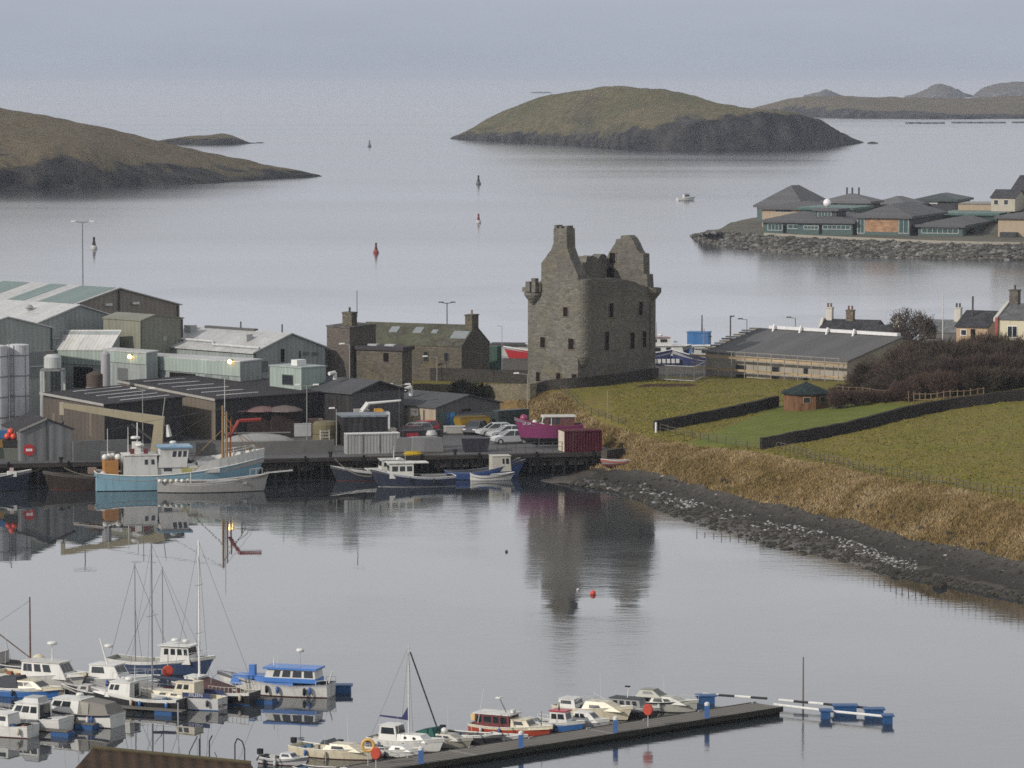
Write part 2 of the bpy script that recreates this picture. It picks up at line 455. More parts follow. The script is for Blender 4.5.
island('far_hill', 'pale hazy hill on the far horizon at the right edge of the view',
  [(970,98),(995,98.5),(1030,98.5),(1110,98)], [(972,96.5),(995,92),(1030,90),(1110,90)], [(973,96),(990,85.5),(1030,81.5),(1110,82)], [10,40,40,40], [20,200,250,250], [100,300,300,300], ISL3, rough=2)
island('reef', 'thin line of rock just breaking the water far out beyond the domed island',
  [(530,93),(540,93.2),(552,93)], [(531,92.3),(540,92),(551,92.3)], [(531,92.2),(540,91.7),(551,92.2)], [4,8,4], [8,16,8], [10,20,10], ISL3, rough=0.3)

# ---- castle knoll, bank and foreshore
RB = [(-260,492,-2.2),(0,490,-2.2),(385,487,-2.0),(520,486,-0.9),(575,487,-0.25),(625,498,-0.2),(680,527,-0.2),(750,550,-0.2),(820,565,-0.2),(900,582,-0.2),(970,593,-0.2),(1030,606,-0.2),(1110,626,-0.2)]
RC = [(-260,485,-1.6),(0,484,-1.6),(385,482,-1.4),(520,481,-0.2),(580,481.5,0.4),(630,488,0.45),(690,506,0.45),(760,523,0.45),(830,540,0.45),(890,562,0.45),(960,579,0.45),(1030,594,0.45),(1110,612,0.45)]
RD = [(-260,462,0.2),(0,460,0.2),(385,458,0.3),(520,466,-0.6),(605,470,0.7),(650,471,1.5),(700,486,1.5),(770,503,1.5),(840,517,1.5),(900,534,1.5),(960,547,1.5),(1030,565,1.5),(1110,584,1.5)]
RE = [(-260,430,1.5),(0,430,1.5),(385,425,1.8),(530,430,1.5),(602,441,2.1),(645,442,3.7),(690,448,3.9),(760,456,4.3),(830,471,4.5),(890,483,4.7),(950,492,4.9),(1030,508,5.1),(1110,522,5.3)]
RF = [(-260,405,2.0),(0,405,2.0),(383,397,2.7),(528,404,3.9),(575,406,4.4),(640,411,4.7),(690,416,4.9),(760,420,5.2),(830,426,5.6),(890,436,6.0),(950,446,6.2),(1030,456,6.5),(1110,461,6.8)]
RG = [(-260,390,2.4),(0,390,2.4),(380,385,4.0),(515,387,4.8),(560,387,5.3),(640,384,5.6),(690,384,5.6),(760,386,5.7),(830,392,6.1),(890,396,6.6),(950,398,7.2),(1030,395,8.0),(1110,392,8.5)]
RH = [(-260,372,2.4),(0,372,2.4),(380,371,3.8),(515,371,4.0),(555,371,4.4),(640,372,5.0),(690,372,5.0),(760,372,5.0),(830,374,5.5),(890,374,6.2),(950,374,7.0),(1030,372,8.0),(1110,370,8.5)]
RI = [(-260,362,2.4),(0,362,2.4),(380,361,3.0),(515,359,3.0),(555,361,3.0),(640,368.5,4.6),(690,368.5,4.6),(760,366,4.6),(830,360,4.5),(890,358,5.5),(950,355,6.5),(1030,352,7.5),(1110,350,8.0)]
rows = [[P(*p) for p in r] for r in (RB, RC, RD, RE, RF, RG, RH, RI)]
rows.append([Vector((p.x*1.03, p.y+14, -2.8)) for p in rows[-1]])
LG = loftgrid(rows, 16, 12)
LAWN = [(676,447),(783,404),(922,404),(768,446)]
def inpoly(x, y, poly):
    c = False
    for (x1, y1), (x2, y2) in zip(poly, poly[1:]+poly[:1]):
        if (y1 > y) != (y2 > y) and x < (x2-x1)*(y-y1)/(y2-y1)+x1: c = not c
    return c
BANK = [(490,395),(558,391),(578,408),(602,424),(640,436),(664,441),(700,447),(760,454),(830,466),(890,479),(950,488),(1030,504),(1030,575),(650,478),(490,478)]
zone = []
nvr = len(LG)
for j, r in enumerate(LG):
    v = j/12.0
    for i, p in enumerate(r):
        amp = 0.10 if v < 2 else (0.34 if v < 3.1 else 0.16)
        q = proj(p)
        lawn = 1.0 if inpoly(q[0], q[1], LAWN) else 0.0
        if v >= 1.2 and q[0] > 500: p.z += amp*(1-lawn*0.8)*(fbm(p.x, p.y, 5)+0.5*fbm(p.x, p.y, 1.7))
        beach = 1.0 if v < 1.95 else max(0.0, 1-(v-1.95)/0.1)
        bank = 1.0 if (inpoly(q[0], q[1], BANK) or v < 2.6) else 0.0
        if v > 5.3 and q[0] < 735: beach, lawn = max(beach, min(1, (v-5.3)*3)), 0
        zone.append((beach, max(0, min(1, bank)), lawn, 1.0))
t = NT('knoll_ground')
at = t.n('VertexColor', layer_name='zone'); sp = t.n('SeparateColor'); t.l(at.outputs['Color'], sp.inputs[0])
n = t.noise(0.16, 6, rough=0.65); n2 = t.noise(1.4, 5, rough=0.7); n3 = t.noise(0.5, 5)
green = t.mix(t.ramp(n, [(0.35, 0.0), (0.62, 1.0)]), (0.145, 0.138, 0.026), (0.19, 0.15, 0.042))
green = t.mix(t.ramp(n2, [(0.38, 0.6), (0.60, 0.0)]), green, (0.085, 0.080, 0.026))
green = t.mix(t.ramp(t.noise(0.45, 6, rough=0.7), [(0.52, 0.0), (0.68, 0.55)]), green, (0.165, 0.115, 0.05))
mown = t.mix(t.ramp(n3, [(0.35, 0.0), (0.65, 1.0)]), (0.105, 0.128, 0.024), (0.14, 0.148, 0.036))
strip = t.noise(1.0, 2, t.mapping((0.10, 0.55, 0.2), rot=(0, 0, -0.75)))
mown = t.mix(t.ramp(strip, [(0.42, 0.4), (0.55, 0.0)]), mown, (0.085, 0.105, 0.02))
tan = t.mix(t.ramp(n3, [(0.36, 0.0), (0.62, 1.0)]), (0.16, 0.105, 0.040), (0.24, 0.165, 0.075))
tan = t.mix(t.ramp(n2, [(0.40, 0.6), (0.58, 0.0)]), tan, (0.115, 0.08, 0.036))
gz = t.n('NewGeometry'); pz = t.n('SeparateXYZ'); t.l(gz.outputs['Position'], pz.inputs[0])
zz = t.math('ADD', pz.outputs[2], t.math('MULTIPLY', t.math('SUBTRACT', t.noise(0.35, 5), 0.5), 0.9))
bc = t.ramp(t.math('DIVIDE', zz, 2.0), [(0.0, (0.085, 0.072, 0.062)), (0.20, (0.080, 0.070, 0.058)), (0.28, (0.040, 0.037, 0.032)), (0.55, (0.066, 0.061, 0.055)), (0.9, (0.09, 0.082, 0.070))])
bc = t.mix(t.ramp(n2, [(0.45, 0.0), (0.62, 0.5)]), bc, (0.02, 0.02, 0.018))
edge = t.math('SUBTRACT', n3, 0.5)
g0 = t.mix(sp.outputs[2], green, mown)
g1 = t.mix(t.ramp(t.math('ADD', sp.outputs[1], t.math('MULTIPLY', edge, 0.9)), [(0.42, 0.0), (0.58, 1.0)]), g0, tan)
g2 = t.mix(t.ramp(t.math('ADD', sp.outputs[0], t.math('MULTIPLY', edge, 0.5)), [(0.45, 0.0), (0.55, 1.0)]), g1, bc)
wetr = t.n('MapRange'); wetr.inputs['From Min'].default_value = 0.0; wetr.inputs['From Max'].default_value = 0.5; wetr.inputs['To Min'].default_value = 0.25; wetr.inputs['To Max'].default_value = 0.9; t.l(pz.outputs[2], wetr.inputs[0])
t.bump(n2, 0.6, 0.25)
t.col(g2, wetr.outputs[0])
land = grid_mesh('land', LG, t.mat, 'grassy knoll above a dark foreshore')
ca = land.data.color_attributes.new('zone', 'FLOAT_COLOR', 'POINT')
ca.data.foreach_set('color', [c for z in zone for c in z])
LV = np.array([[p[:] for p in r] for r in LG])
def land_z(x, y):
    d = (LV[:, :, 0]-x)**2 + (LV[:, :, 1]-y)**2
    k = np.argsort(d, axis=None)[:4]
    w = 1/(d.ravel()[k]+1e-3)
    return float((LV[:, :, 2].ravel()[k]*w).sum()/w.sum())
def on_land(px, py):
    """ground point of the knoll seen along a sight line"""
    r = ray(px, py); lo = 300.0
    for d in np.arange(320, 560, 1.0):
        p = D(px, py, d)
        if p.z <= land_z(p.x, p.y): return Vector((p.x, p.y, land_z(p.x, p.y)))
    return D(px, py, 480)

def tufts(name, label, n, pick, h, w, mats, lean=0.35, blades=4):
    v, f, mi = [], [], []
    for _ in range(n):
        p = pick()
        if p is None: continue
        hh = h*random.uniform(0.5, 1.3); k = min(len(mats)-1, max(0, int((fbm(p[0], p[1], 3.5)*.5+.5)*len(mats)+random.uniform(-.6,.6))))
        for b in range(blades):
            a = random.uniform(0, 6.28); ww = w*random.uniform(0.6, 1.3)
            dx, dy = math.cos(a), math.sin(a)
            ox, oy = random.uniform(-.25, .25), random.uniform(-.25, .25)
            tx, ty = random.uniform(-lean, lean)*hh + 0.12*hh, random.uniform(-lean, lean)*hh
            i = len(v)
            v += [(p[0]+ox-dx*ww, p[1]+oy-dy*ww, p[2]-.05), (p[0]+ox+dx*ww, p[1]+oy+dy*ww, p[2]-.05), (p[0]+ox+tx, p[1]+oy+ty, p[2]+hh*random.uniform(.7, 1.1))]
            f.append((i, i+1, i+2)); mi.append(k)
    me = bpy.data.meshes.new(name); me.from_pydata(v, [], f)
    for m in mats: me.materials.append(m)
    me.polygons.foreach_set('material_index', mi)
    o = bpy.data.objects.new(name, me); COL.objects.link(o); o['kind'] = 'stuff'; o['label'] = label; return o
nu = len(LG[0])
def grid_pick(v0, v1, u0, u1, cond=None):
    def f():
        a = random.uniform(v0, v1)*12; b = random.uniform(u0, u1)*16
        j, i = int(a), int(b)
        if j >= nvr-1 or i >= nu-1: return None
        p = LG[j][i].lerp(LG[j][i+1], b-i).lerp(LG[j+1][i].lerp(LG[j+1][i+1], b-i), a-j)
        if cond and not cond(p): return None
        return p
    return f
DRY = [paint((0.155, 0.118, 0.046), .9, .3, .6, 0), paint((0.215, 0.155, 0.068), .9, .3, .6, 0), paint((0.29, 0.215, 0.108), .9, .3, .6, 0), paint((0.38, 0.295, 0.17), .9, .3, .6, 0)]
GRN = [paint((0.175, 0.172, 0.036), .9, .3, .6, 0), paint((0.20, 0.168, 0.045), .9, .3, .6, 0), paint((0.125, 0.125, 0.026), .9, .3, .6, 0)]
tufts('dry_grass', 'tawny winter grass on the shore bank', 36000, grid_pick(2.0, 3.2, 4.0, 12.0, lambda p: inpoly(*proj(p), BANK)), 0.27, 0.045, DRY, 1.0, 3)
tufts('dry_grass', 'tawny winter grass on the slope below the castle wall', 16000, grid_pick(2.0, 4.6, 2.9, 4.9, lambda p: inpoly(*proj(p), BANK)), 0.34, 0.055, DRY, 1.0, 3)
tufts('rough_grass', 'short rough pasture grass on the knoll', 22000, grid_pick(3.05, 5.2, 4.6, 12.0, lambda p: not inpoly(*proj(p), LAWN)), 0.10, 0.09, GRN, 1.5, 3)

# ---- foreshore stones
def rockmesh(s, k):
    rnd = random.Random(k); bm = bmesh.new(); bmesh.ops.create_icosphere(bm, subdivisions=1, radius=1)
    v = [(q.co.x*s*rnd.uniform(.7, 1.25), q.co.y*s*rnd.uniform(.6, 1.0), q.co.z*s*rnd.uniform(.4, .75)) for q in bm.verts]
    f = [tuple(x.index for x in q.verts) for q in bm.faces]; bm.free(); return v, f
ROCKS = [rockmesh(1, k) for k in range(10)]
def rockfield(name, label, n, pick, s0, s1, mats, weights=None):
    v, f, mi = [], [], []
    for _ in range(n):
        p = pick()
        if p is None: continue
        rv, rf = random.choice(ROCKS); s = s0+(s1-s0)*random.random()**2.5; a = random.uniform(0, 6.28); ca_, sa_ = math.cos(a), math.sin(a)
        i = len(v); k = random.choices(range(len(mats)), weights)[0] if weights else random.randrange(len(mats))
        v += [(p[0]+s*(x*ca_-y*sa_), p[1]+s*(x*sa_+y*ca_), p[2]+s*z*0.9) for x, y, z in rv]
        f += [tuple(i+q for q in t_) for t_ in rf]; mi += [k]*len(rf)
    me = bpy.data.meshes.new(name); me.from_pydata(v, [], f)
    for m in mats: me.materials.append(m)
    me.polygons.foreach_set('material_index', mi)
    o = bpy.data.objects.new(name, me); COL.objects.link(o); o['kind'] = 'stuff'; o['label'] = label; return o
RK = [paint((0.045, 0.042, 0.038), .8, .4), paint((0.10, 0.095, 0.09), .7, .4), paint((0.26, 0.255, 0.25), .6, .3), paint((0.028, 0.026, 0.02), .6, .3)]
rockfield('shingle', 'pale wet shingle along the tide line', 4200, grid_pick(0.80, 1.30, 4.9, 9.4, lambda p: fbm(p.x, p.y, 4) > -.12 + random.uniform(-.3,.3)), 0.05, 0.24, [RK[0], RK[1], paint((0.34, 0.335, 0.33), .6, .3), RK[3]], [2.5, 3.5, 3.2, 1.5])
rockfield('weed', 'black weed covered stones at the water edge', 2000, grid_pick(0.40, 0.95, 4.3, 11.5), 0.10, 0.42, [RK[0], RK[3], paint((.03,.027,.016), .6, .3)], [3, 5, 4])
rockfield('shingle', 'dark stones strewn at the foot of the bank', 900, grid_pick(1.3, 2.1, 5.0, 12.2), 0.06, 0.28, RK, [5, 2, .5, 4])
rockfield('weed', 'scattered black weed patches breaking the shallow water', 420, grid_pick(0.28, 0.62, 4.2, 12.0, lambda p: fbm(p.x, p.y, 6) > .10), .12, .5, [RK[3], paint((.03,.027,.016), .6, .3)])
rockfield('rubble', 'dark rubble spit running out from the quay end', 520, grid_pick(0.45, 1.15, 3.9, 5.6), 0.15, 0.55, RK, [5, 2, .6, 5])
BOULD = [(515,0,0)]
rk = paint((0.040, 0.036, 0.031), .85, .4)
def boulder(px, py, s, label, flat=1.0, z=None, group='dark boulders on the foreshore', mat=rk):
    p = on_land(px, py) if z is None else P(px, py, z)
    rv, rf = ROCKS[int(px) % 10]
    o = MB().add([(x*s, y*s, zz_*s*flat) for x, y, zz_ in rv], rf).build('boulder', mat, loc=p, rz=px)
    return tag(o, label, 'boulder', group)
boulder(939, 586, 0.75, 'long dark boulder alone in the shallows off the beach', 0.8, z=0.15, group=None)
boulder(896, 573, 0.6, 'black weedy boulder at the tide edge', 0.8, z=0.2, group=None)
for px, py in ((724,484),(729,485),(778,500),(873,511),(880,515),(922,532),(954,541),(950,538),(982,545),(995,551),(660,492),(648,488),(636,484),(616,482),(603,480),(670,507),(860,509),(893,522),(903,527)):
    boulder(px, py, random.uniform(.35, .6), 'dark rough boulder lying on the foreshore below the grass bank')

# ---- harbour yard and quay
YZ = 2.2
YARD = paint((0.115, 0.115, 0.118), 0.75, 0.35, 0.25, 0.35)
e0, e1 = P(-260, 470, YZ), P(622, 452.5, YZ)
yv = [e0, e1, P(600, 446, YZ), P(560, 437, YZ), P(528, 425, YZ), P(505, 410, YZ), P(400, 396, YZ), P(380, 375, YZ), P(-260, 372, YZ)]
yard = MB().prism([(p.x, p.y) for p in yv], YZ-0.35, YZ, axis='z').build('yard', YARD)
tag(yard, None, None, None, 'structure')
qdir = (e1-e0).normalized(); qn = Vector((qdir.y, -qdir.x, 0))
qlen = (e1-e0).length; qa = math.atan2(qdir.y, qdir.x)
# solid core set back under the deck, timber piles and fenders in front
q = thing('quay', 'long timber-faced quay with dark piles along the harbour', 'quay', e0, qa)
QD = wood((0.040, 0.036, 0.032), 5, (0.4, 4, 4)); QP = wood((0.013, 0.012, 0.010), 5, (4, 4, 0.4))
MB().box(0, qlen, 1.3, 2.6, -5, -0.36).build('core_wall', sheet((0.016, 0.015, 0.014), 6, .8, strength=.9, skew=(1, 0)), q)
MB().box(-0.2, qlen, -0.25, 0.6, -0.34, 0.06).build('edge_beam', QD, q)
MB().box(-0.2, qlen, 0.05, 0.35, -0.75, -0.45).build('waling', QD, q)
pl = MB(); n_p = int(qlen/1.25)
for k in range(n_p):
    x = 0.6+k*1.25
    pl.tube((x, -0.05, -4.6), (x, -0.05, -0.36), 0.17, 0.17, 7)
    if k % 5 == 1: pl.box(x+.5, x+.75, -.35, -.2, -3.6, 0.3)
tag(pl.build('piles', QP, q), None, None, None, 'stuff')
CPAN = paint((0.115, 0.107, 0.095), .85, .35)
for k in range(34):
    x = 20+k*2.1
    if k % 5 != 4 and x < qlen-4 and x > 33: MB().box(x+.2, x+1.85, 0.3, 0.5, -1.25, -0.62).build('concrete_panel', CPAN, q)
def Yd(px, py, dz=0): return P(px, py, YZ+dz)

# ---- haze
hz = MB().box(-28000, 28000, -250, 56000, -4.5, 50).build('haze', [])
m = bpy.data.materials.new('sea_haze'); m.use_nodes = True; hn = m.node_tree
hn.nodes.remove(hn.nodes['Principled BSDF'])
pv = hn.nodes.new('ShaderNodeVolumePrincipled')
pv.inputs['Color'].default_value = (0.63, 0.69, 0.81, 1); pv.inputs['Density'].default_value = 0.000072; pv.inputs['Anisotropy'].default_value = 0.0
hn.links.new(pv.outputs[0], hn.nodes['Material Output'].inputs['Volume'])
hz.data.materials.append(m); hz['kind'] = 'stuff'
# ================================================================ BUILDINGS
class Bld:
    """a building on a rectangular plan: local x runs along its right-hand face, local y along its left-hand face from the near corner"""
    def __init__(s, name, label, cat, px, py, zg, a, lpx, rpx, eave, top, kind, wall, roof, over=0.25, sink=0.5, frac=0.5, group=None, depth=None, thick=0.14, ext=None, cor=None):
        s.o = P(px, py, zg) if depth is None else D(px, py, depth)
        s.o.z = zg
        s.a = R_(a); s.X = Vector((math.cos(s.a), math.sin(s.a), 0)); s.Y = Vector((-math.sin(s.a), math.cos(s.a), 0))
        s.w = fitx(s.o, s.X, rpx) if rpx is not None else ext[0]
        s.l = fitx(s.o, s.Y, lpx) if lpx is not None else ext[1]
        s.h = zat(s.o.x, s.o.y, eave) - zg
        s.t = thing(name, label, cat, s.o, s.a, group); s.wm = wall
        w, l, h, k = s.w, s.l, s.h, sink
        m = MB(); b = [(0,0,-k),(w,0,-k),(w,l,-k),(0,l,-k)]
        top = top if top is not None else eave
        if kind == 'gy':          # ridge along local y, gables on the right-hand face
            q = s.o + s.X*(w*frac); r = zat(q.x, q.y, top) - zg
            m.prism([(0,-k),(w,-k),(w,h),(w*frac,r),(0,h)], 0, l)
            s.roof_poly([(0,h),(w*frac,r),(w,h)], 'y', -over, l+over, over, thick, roof)
        elif kind == 'gx':
            q = s.o + s.Y*(l*frac); r = zat(q.x, q.y, top) - zg
            m.prism([(0,-k),(l,-k),(l,h),(l*frac,r),(0,h)], 0, w, axis='x')
            s.roof_poly([(0,h),(l*frac,r),(l,h)], 'x', -over, w+over, over, thick, roof)
        elif kind == 'hip':
            q = s.o + s.X*(w/2) + s.Y*(l/2); r = zat(q.x, q.y, top) - zg
            m.hexa(b, [(0,0,h),(w,0,h),(w,l,h),(0,l,h)])
            e = over; hh = h - 0.02
            base = [(-e,-e,hh),(w+e,-e,hh),(w+e,l+e,hh),(-e,l+e,hh)]
            if w >= l: r1, r2 = (min(l/2, w*.45), l/2, r), (w-min(l/2, w*.45), l/2, r)
            else: r1, r2 = (w/2, min(w/2, l*.45), r), (w/2, l-min(w/2, l*.45), r)
            up = [(x,y,z+thick*1.6) for x,y,z in base]
            rm = MB().add(base+up+[r1,r2], [(0,3,2,1),(0,1,5,4),(1,2,6,5),(2,3,7,6),(3,0,4,7)] +
                ([(4,5,9,8),(6,7,8,9),(5,6,9),(7,4,8)] if w >= l else [(4,5,8),(5,6,9,8),(6,7,9),(7,4,8,9)]))
            s.roof = rm.build('roof', roof, s.t)
        elif kind == 'flat':
            if cor:   # corner heights near, left, right, far from the picture
                zs = []
                for (u, v), y_ in zip(((0,0),(0,l),(w,0),(w,l)), cor):
                    q = s.o + s.X*u + s.Y*v; zs.append(zat(q.x, q.y, y_) - zg)
                zn, zl, zr, zf = zs; zf = zl+zr-zn; s.zs = (zn, zl, zr, zf)
            else: zn = zl = zr = zf = h
            m.hexa(b, [(0,0,zn),(w,0,zr),(w,l,zf),(0,l,zl)])
            e = over; g = 0.01
            lo = [(-e,-e,zn+g),(w+e,-e,zr+g),(w+e,l+e,zf+g),(-e,l+e,zl+g)]
            s.roof = MB().hexa(lo, [(x,y,z+thick) for x,y,z in lo]).build('roof', roof, s.t)
        s.r = r if kind in ('gy','gx','hip') else h
        s.frac = frac; s.kind = kind
        s.wall = m.build('wall', wall, s.t)
    def roof_poly(s, prof, ax, y0, y1, over, th, roof):
        (a0, z0), (a1, z1), (a2, z2) = prof
        sl = (z1-z0)/(a1-a0); sr = (z1-z2)/(a2-a1)
        g = 0.012
        pr = [(a0-over, z0-over*sl+g), (a1, z1+g), (a2+over, z2-over*sr+g), (a2+over, z2-over*sr+th+g), (a1, z1+th+g), (a0-over, z0-over*sl+th+g)]
        s.roof = MB().prism(pr, y0, y1, axis=ax).build('roof', roof, s.t)
    # picture column/row -> along-face and height
    def sx(s, px): return fitx(s.o, s.X, px)
    def sy(s, px): return fitx(s.o, s.Y, px)
    def hz(s, face, u, py):
        q = s.o + (s.X if face == 'R' else s.Y)*u
        return zat(q.x, q.y, py) - s.o.z
    def fbox(s, face, u0, u1, z0, z1, o0, o1, mb=None):
        mb = mb or MB()
        if face == 'R': return mb.box(u0, u1, -o1, -o0, z0, z1)
        return mb.box(-o1, -o0, u0, u1, z0, z1)
    def open(s, face, x0, y0, x1, y1, name='window', frame=None, pane=None, bars=0, label=None):
        f = s.sx if face == 'R' else s.sy
        u0, u1 = sorted((f(x0), f(x1))); zt, zb = s.hz(face, (u0+u1)/2, y0), s.hz(face, (u0+u1)/2, y1)
        e = min(0.09, (u1-u0)*.15)
        if frame is None and name != 'window':
            o = s.fbox(face, u0, u1, zb, zt, 0.0, 0.05).build(name, pane or GLASS, s.t)
        else:
            fr = MB()
            s.fbox(face, u0-e, u0, zb-e, zt+e, 0, .05, fr); s.fbox(face, u1, u1+e, zb-e, zt+e, 0, .05, fr)
            s.fbox(face, u0, u1, zt, zt+e, 0, .05, fr); s.fbox(face, u0-e*.5, u1+e*.5, zb-e, zb, 0, .09, fr)
            for k in range(bars):
                c = u0+(u1-u0)*(k+1)/(bars+1); s.fbox(face, c-.03, c+.03, zb, zt, 0.022, .045, fr)
            o = fr.build(name, frame or paint(WHITE), s.t)
            s.fbox(face, u0, u1, zb, zt, 0.0, 0.02).build('pane', pane or GLASS, o)
        if label: o['label'] = label
        return o
    def chimney(s, x0, x1, y0, y1, z0, z1, mat, pots=1, potm=None, name='chimney'):
        c = MB().box(x0, x1, y0, y1, z0, z1).box(x0-.08, x1+.08, y0-.08, y1+.08, z1, z1+.15).build(name, mat, s.t)
        for k in range(pots):
            x, y = (x0+x1)/2, y0+(y1-y0)*(k+.5)/pots
            MB().lathe([(.14,0),(.13,.5),(.16,.5),(.16,.56),(.10,.56)], (x,y,z1+.15), 8).build('chimney_pot', potm or paint((.25,.14,.08)), c)
        return c

# ---- castle
CS = stone((0.185, 0.175, 0.150), (0.12, 0.114, 0.102), 0.42, 0.20, (0.165, 0.155, 0.135), dark=0.5)
CD = NT('window_void').col((0.012, 0.011, 0.010), 0.95)
DRESS = stone((0.16, 0.115, 0.085), (0.13, 0.10, 0.08), 0.6, 0, dark=.3)
CA = 55
cb = Bld('castle', 'tall roofless grey stone tower house with gables and corner turrets', 'castle', 578, 389, 5.2, CA, 528, 655.5, 279, None, 'flat', CS, CS, over=-0.9, sink=2.0, thick=0.02)
for o in (cb.wall, cb.roof): bpy.data.objects.remove(o)
W, L, Hh = cb.w, cb.l, cb.h
def q2(face, px, py, off=0.0):
    """local point on a wall plane"""
    u = (cb.sx if face == 'R' else cb.sy)(px); z = cb.hz(face, u, py)
    return u, z
TW = 1.3
def ragged(pts, step=0.45, amp=0.16, seed=1):
    rnd = random.Random(seed); out = []
    for (a, z), (b, y) in zip(pts, pts[1:]):
        n = max(1, int(math.hypot(b-a, y-z)/step))
        for k in range(n):
            tt = k/n; out.append((a+(b-a)*tt, z+(y-z)*tt + (rnd.uniform(-amp, amp) if k else 0)))
    out.append(pts[-1]); return out
# long wall on the right-hand face, its broken wall head traced from left to right
hd = [q2('R', x, y) for x, y in ((578,281),(585,277),(592,277.5),(600,279),(612,279),(622,279.5),(632,281),(640,285),(647,287),(655.5,287.5))]
hd[0] = (0.0, hd[0][1]); hd[-1] = (W, hd[-1][1])
poly = [(0,-2),(W,-2)] + list(reversed(ragged(hd, seed=3)))
cw = MB().prism(poly, 0, TW).build('wall', CS, cb.t)
back = [(u, z-random.uniform(0.3, 1.6)) for u, z in ragged(hd, 0.8, .3, 9)]
MB().prism([(0,-2),(W,-2)] + list(reversed(back)), L-TW, L).build('wall', CS, cb.t)
# left-hand gable wall with its chimney stack; the right gable stands at the far end of the ridge line
def gable(x0, x1, pts, name, seed):
    u = ragged(pts, .5, .06, seed)
    return MB().prism(u, x0, x1, axis='x').build(name, CS, cb.t)
gl = [q2('L', x, y) for x, y in ((528.3,297),(541,297),(541.4,263),(546,257),(551,250),(553.5,243),(553.5,229),(566.5,229.5))]
g2_ = [q2('L', x, y) for x, y in ((567,248),(569.5,255),(572,262))]
zc = cb.hz('L', 0, 275)
gp = [(L, -2), (L, gl[0][1])] + gl[1:] + g2_ + [(0.02, zc), (0.02, -2)]
gable(-0.03, 1.75, gp, 'gable', 5)
u0, u1 = gl[6][0], gl[7][0]; zt_ = gl[6][1]
ch = MB().box(0.03, 1.72, u1+.02, u0-.02, zt_-.01, zt_+.12).build('chimney_stack', CS, cb.t)
for k, (f0, f1, hz_) in enumerate(((0.0,.22,.3),(.45,.62,.22),(.8,1.0,.35))):
    MB().box(.1, 1.4, u1+(u0-u1)*f0+.03, u1+(u0-u1)*f1-.03, zt_+.125, zt_+.12+hz_).build('coping_stone', CS, ch)
# far gable at x = W-1.4 .. W: points measured on the plane x = W-1.4
XG = W-1.4
def qg(px, py):
    o2 = cb.o + cb.X*XG
    u = fitx(o2, cb.Y, px); p = o2 + cb.Y*u
    return u, zat(p.x, p.y, py)-cb.o.z
rg_ = [qg(x, y) for x, y in ((604,283),(606,262),(607,256),(611,249),(615,243),(616,239),(620,239),(621,235.5),(628,235.2),(631,238),(634,243),(637,250),(639,253),(643,254),(643.3,274),(646.6,274.5),(647.3,285))]
gpoly = [(rg_[-1][0], -2)] + list(reversed(rg_)) + [(rg_[0][0], -2)]
gg = gable(XG, W-.02, gpoly, 'gable', 8)
def hole(face, x0, y0, x1, y1, arch=False, name='window', gplane=False):
    if gplane: (a, zt2), (b, zb2) = qg(x0, y0), qg(x1, y1)
    else: (a, zt2), (b, zb2) = q2(face, x0, y0), q2(face, x1, y1)
    a, b = min(a, b), max(a, b)
    e = .10
    xo = XG if gplane else (-0.03 if face == 'L' else 0)
    fr, dk = MB(), MB()
    def bx_(m_, u0_, u1_, z0_, z1_, o_):
        if face == 'R' and not gplane: m_.box(u0_, u1_, xo-o_, xo+.02, z0_, z1_)
        else: m_.box(xo-o_, xo+.02, u0_, u1_, z0_, z1_)
    bx_(fr, a-e*1.3, a, zb2-e, zt2+e, .05); bx_(fr, b, b+e*1.3, zb2-e, zt2+e, .05); bx_(fr, a, b, zt2, zt2+e, .05); bx_(fr, a, b, zb2-e, zb2, .07)
    o = fr.build(name, DRESS, cb.t)
    if arch:
        n_ = 8; pts = [(a, zb2), (b, zb2)] + [((a+b)/2+(b-a)/2*math.cos(math.pi*k/n_), zt2-(b-a)/2+(b-a)/2*math.sin(math.pi*k/n_)) for k in range(n_+1)]
        dk.prism(pts, xo-.03, xo+.02, axis='x')
    else: bx_(dk, a, b, zb2, zt2, .02)
    dk.build('opening', CD, o)
for r in ((563.3,307,568,316.5),(540.5,337,545.3,347.5),(568.5,338.5,574,349.5),(536.3,372,540.2,381.5),(556.5,373,560.7,382),(572,374,577,379)): hole('L', *r)
for r in ((577.6+9,286.2,588.4,291.5),(609,303.5,613,317),(638.5,302,642.3,315.2),(604.8,332,608.6,350),(630,333,634.3,348.5),(642.5,331.5,646,347),(583.8,325,587.2,330)): hole('R', *r)
hole('L', 609.5, 252.6, 615.2, 263.6, gplane=True)
hole('L', 605.0, 267, 614.5, 281, arch=True, gplane=True)
# interior masonry stub seen over the wall head
st = [(2.5, Hh-2.5), (6.8, Hh-2.5), (6.8, Hh+2.6), (6.1, Hh+3.0), (5.6, Hh+2.4), (5.0, Hh+2.9), (4.1, Hh+2.9), (3.6, Hh+2.0), (2.9, Hh+1.4), (2.5, Hh+0.8)]
def qi(px, py, yy):
    o2 = cb.o + cb.Y*yy; u = fitx(o2, cb.X, px); p = o2+cb.X*u
    return u, zat(p.x, p.y, py)-cb.o.z
st = [qi(x, y, L-1.2) for x, y in ((581,292),(606,292),(605.5,256),(601,254),(597,259),(595,257),(591,255.5),(586,256),(585,262),(581,263))]
MB().prism(ragged(st, .5, .2, 4), L-1.35, L-.15).build('broken_wall', CS, cb.t)
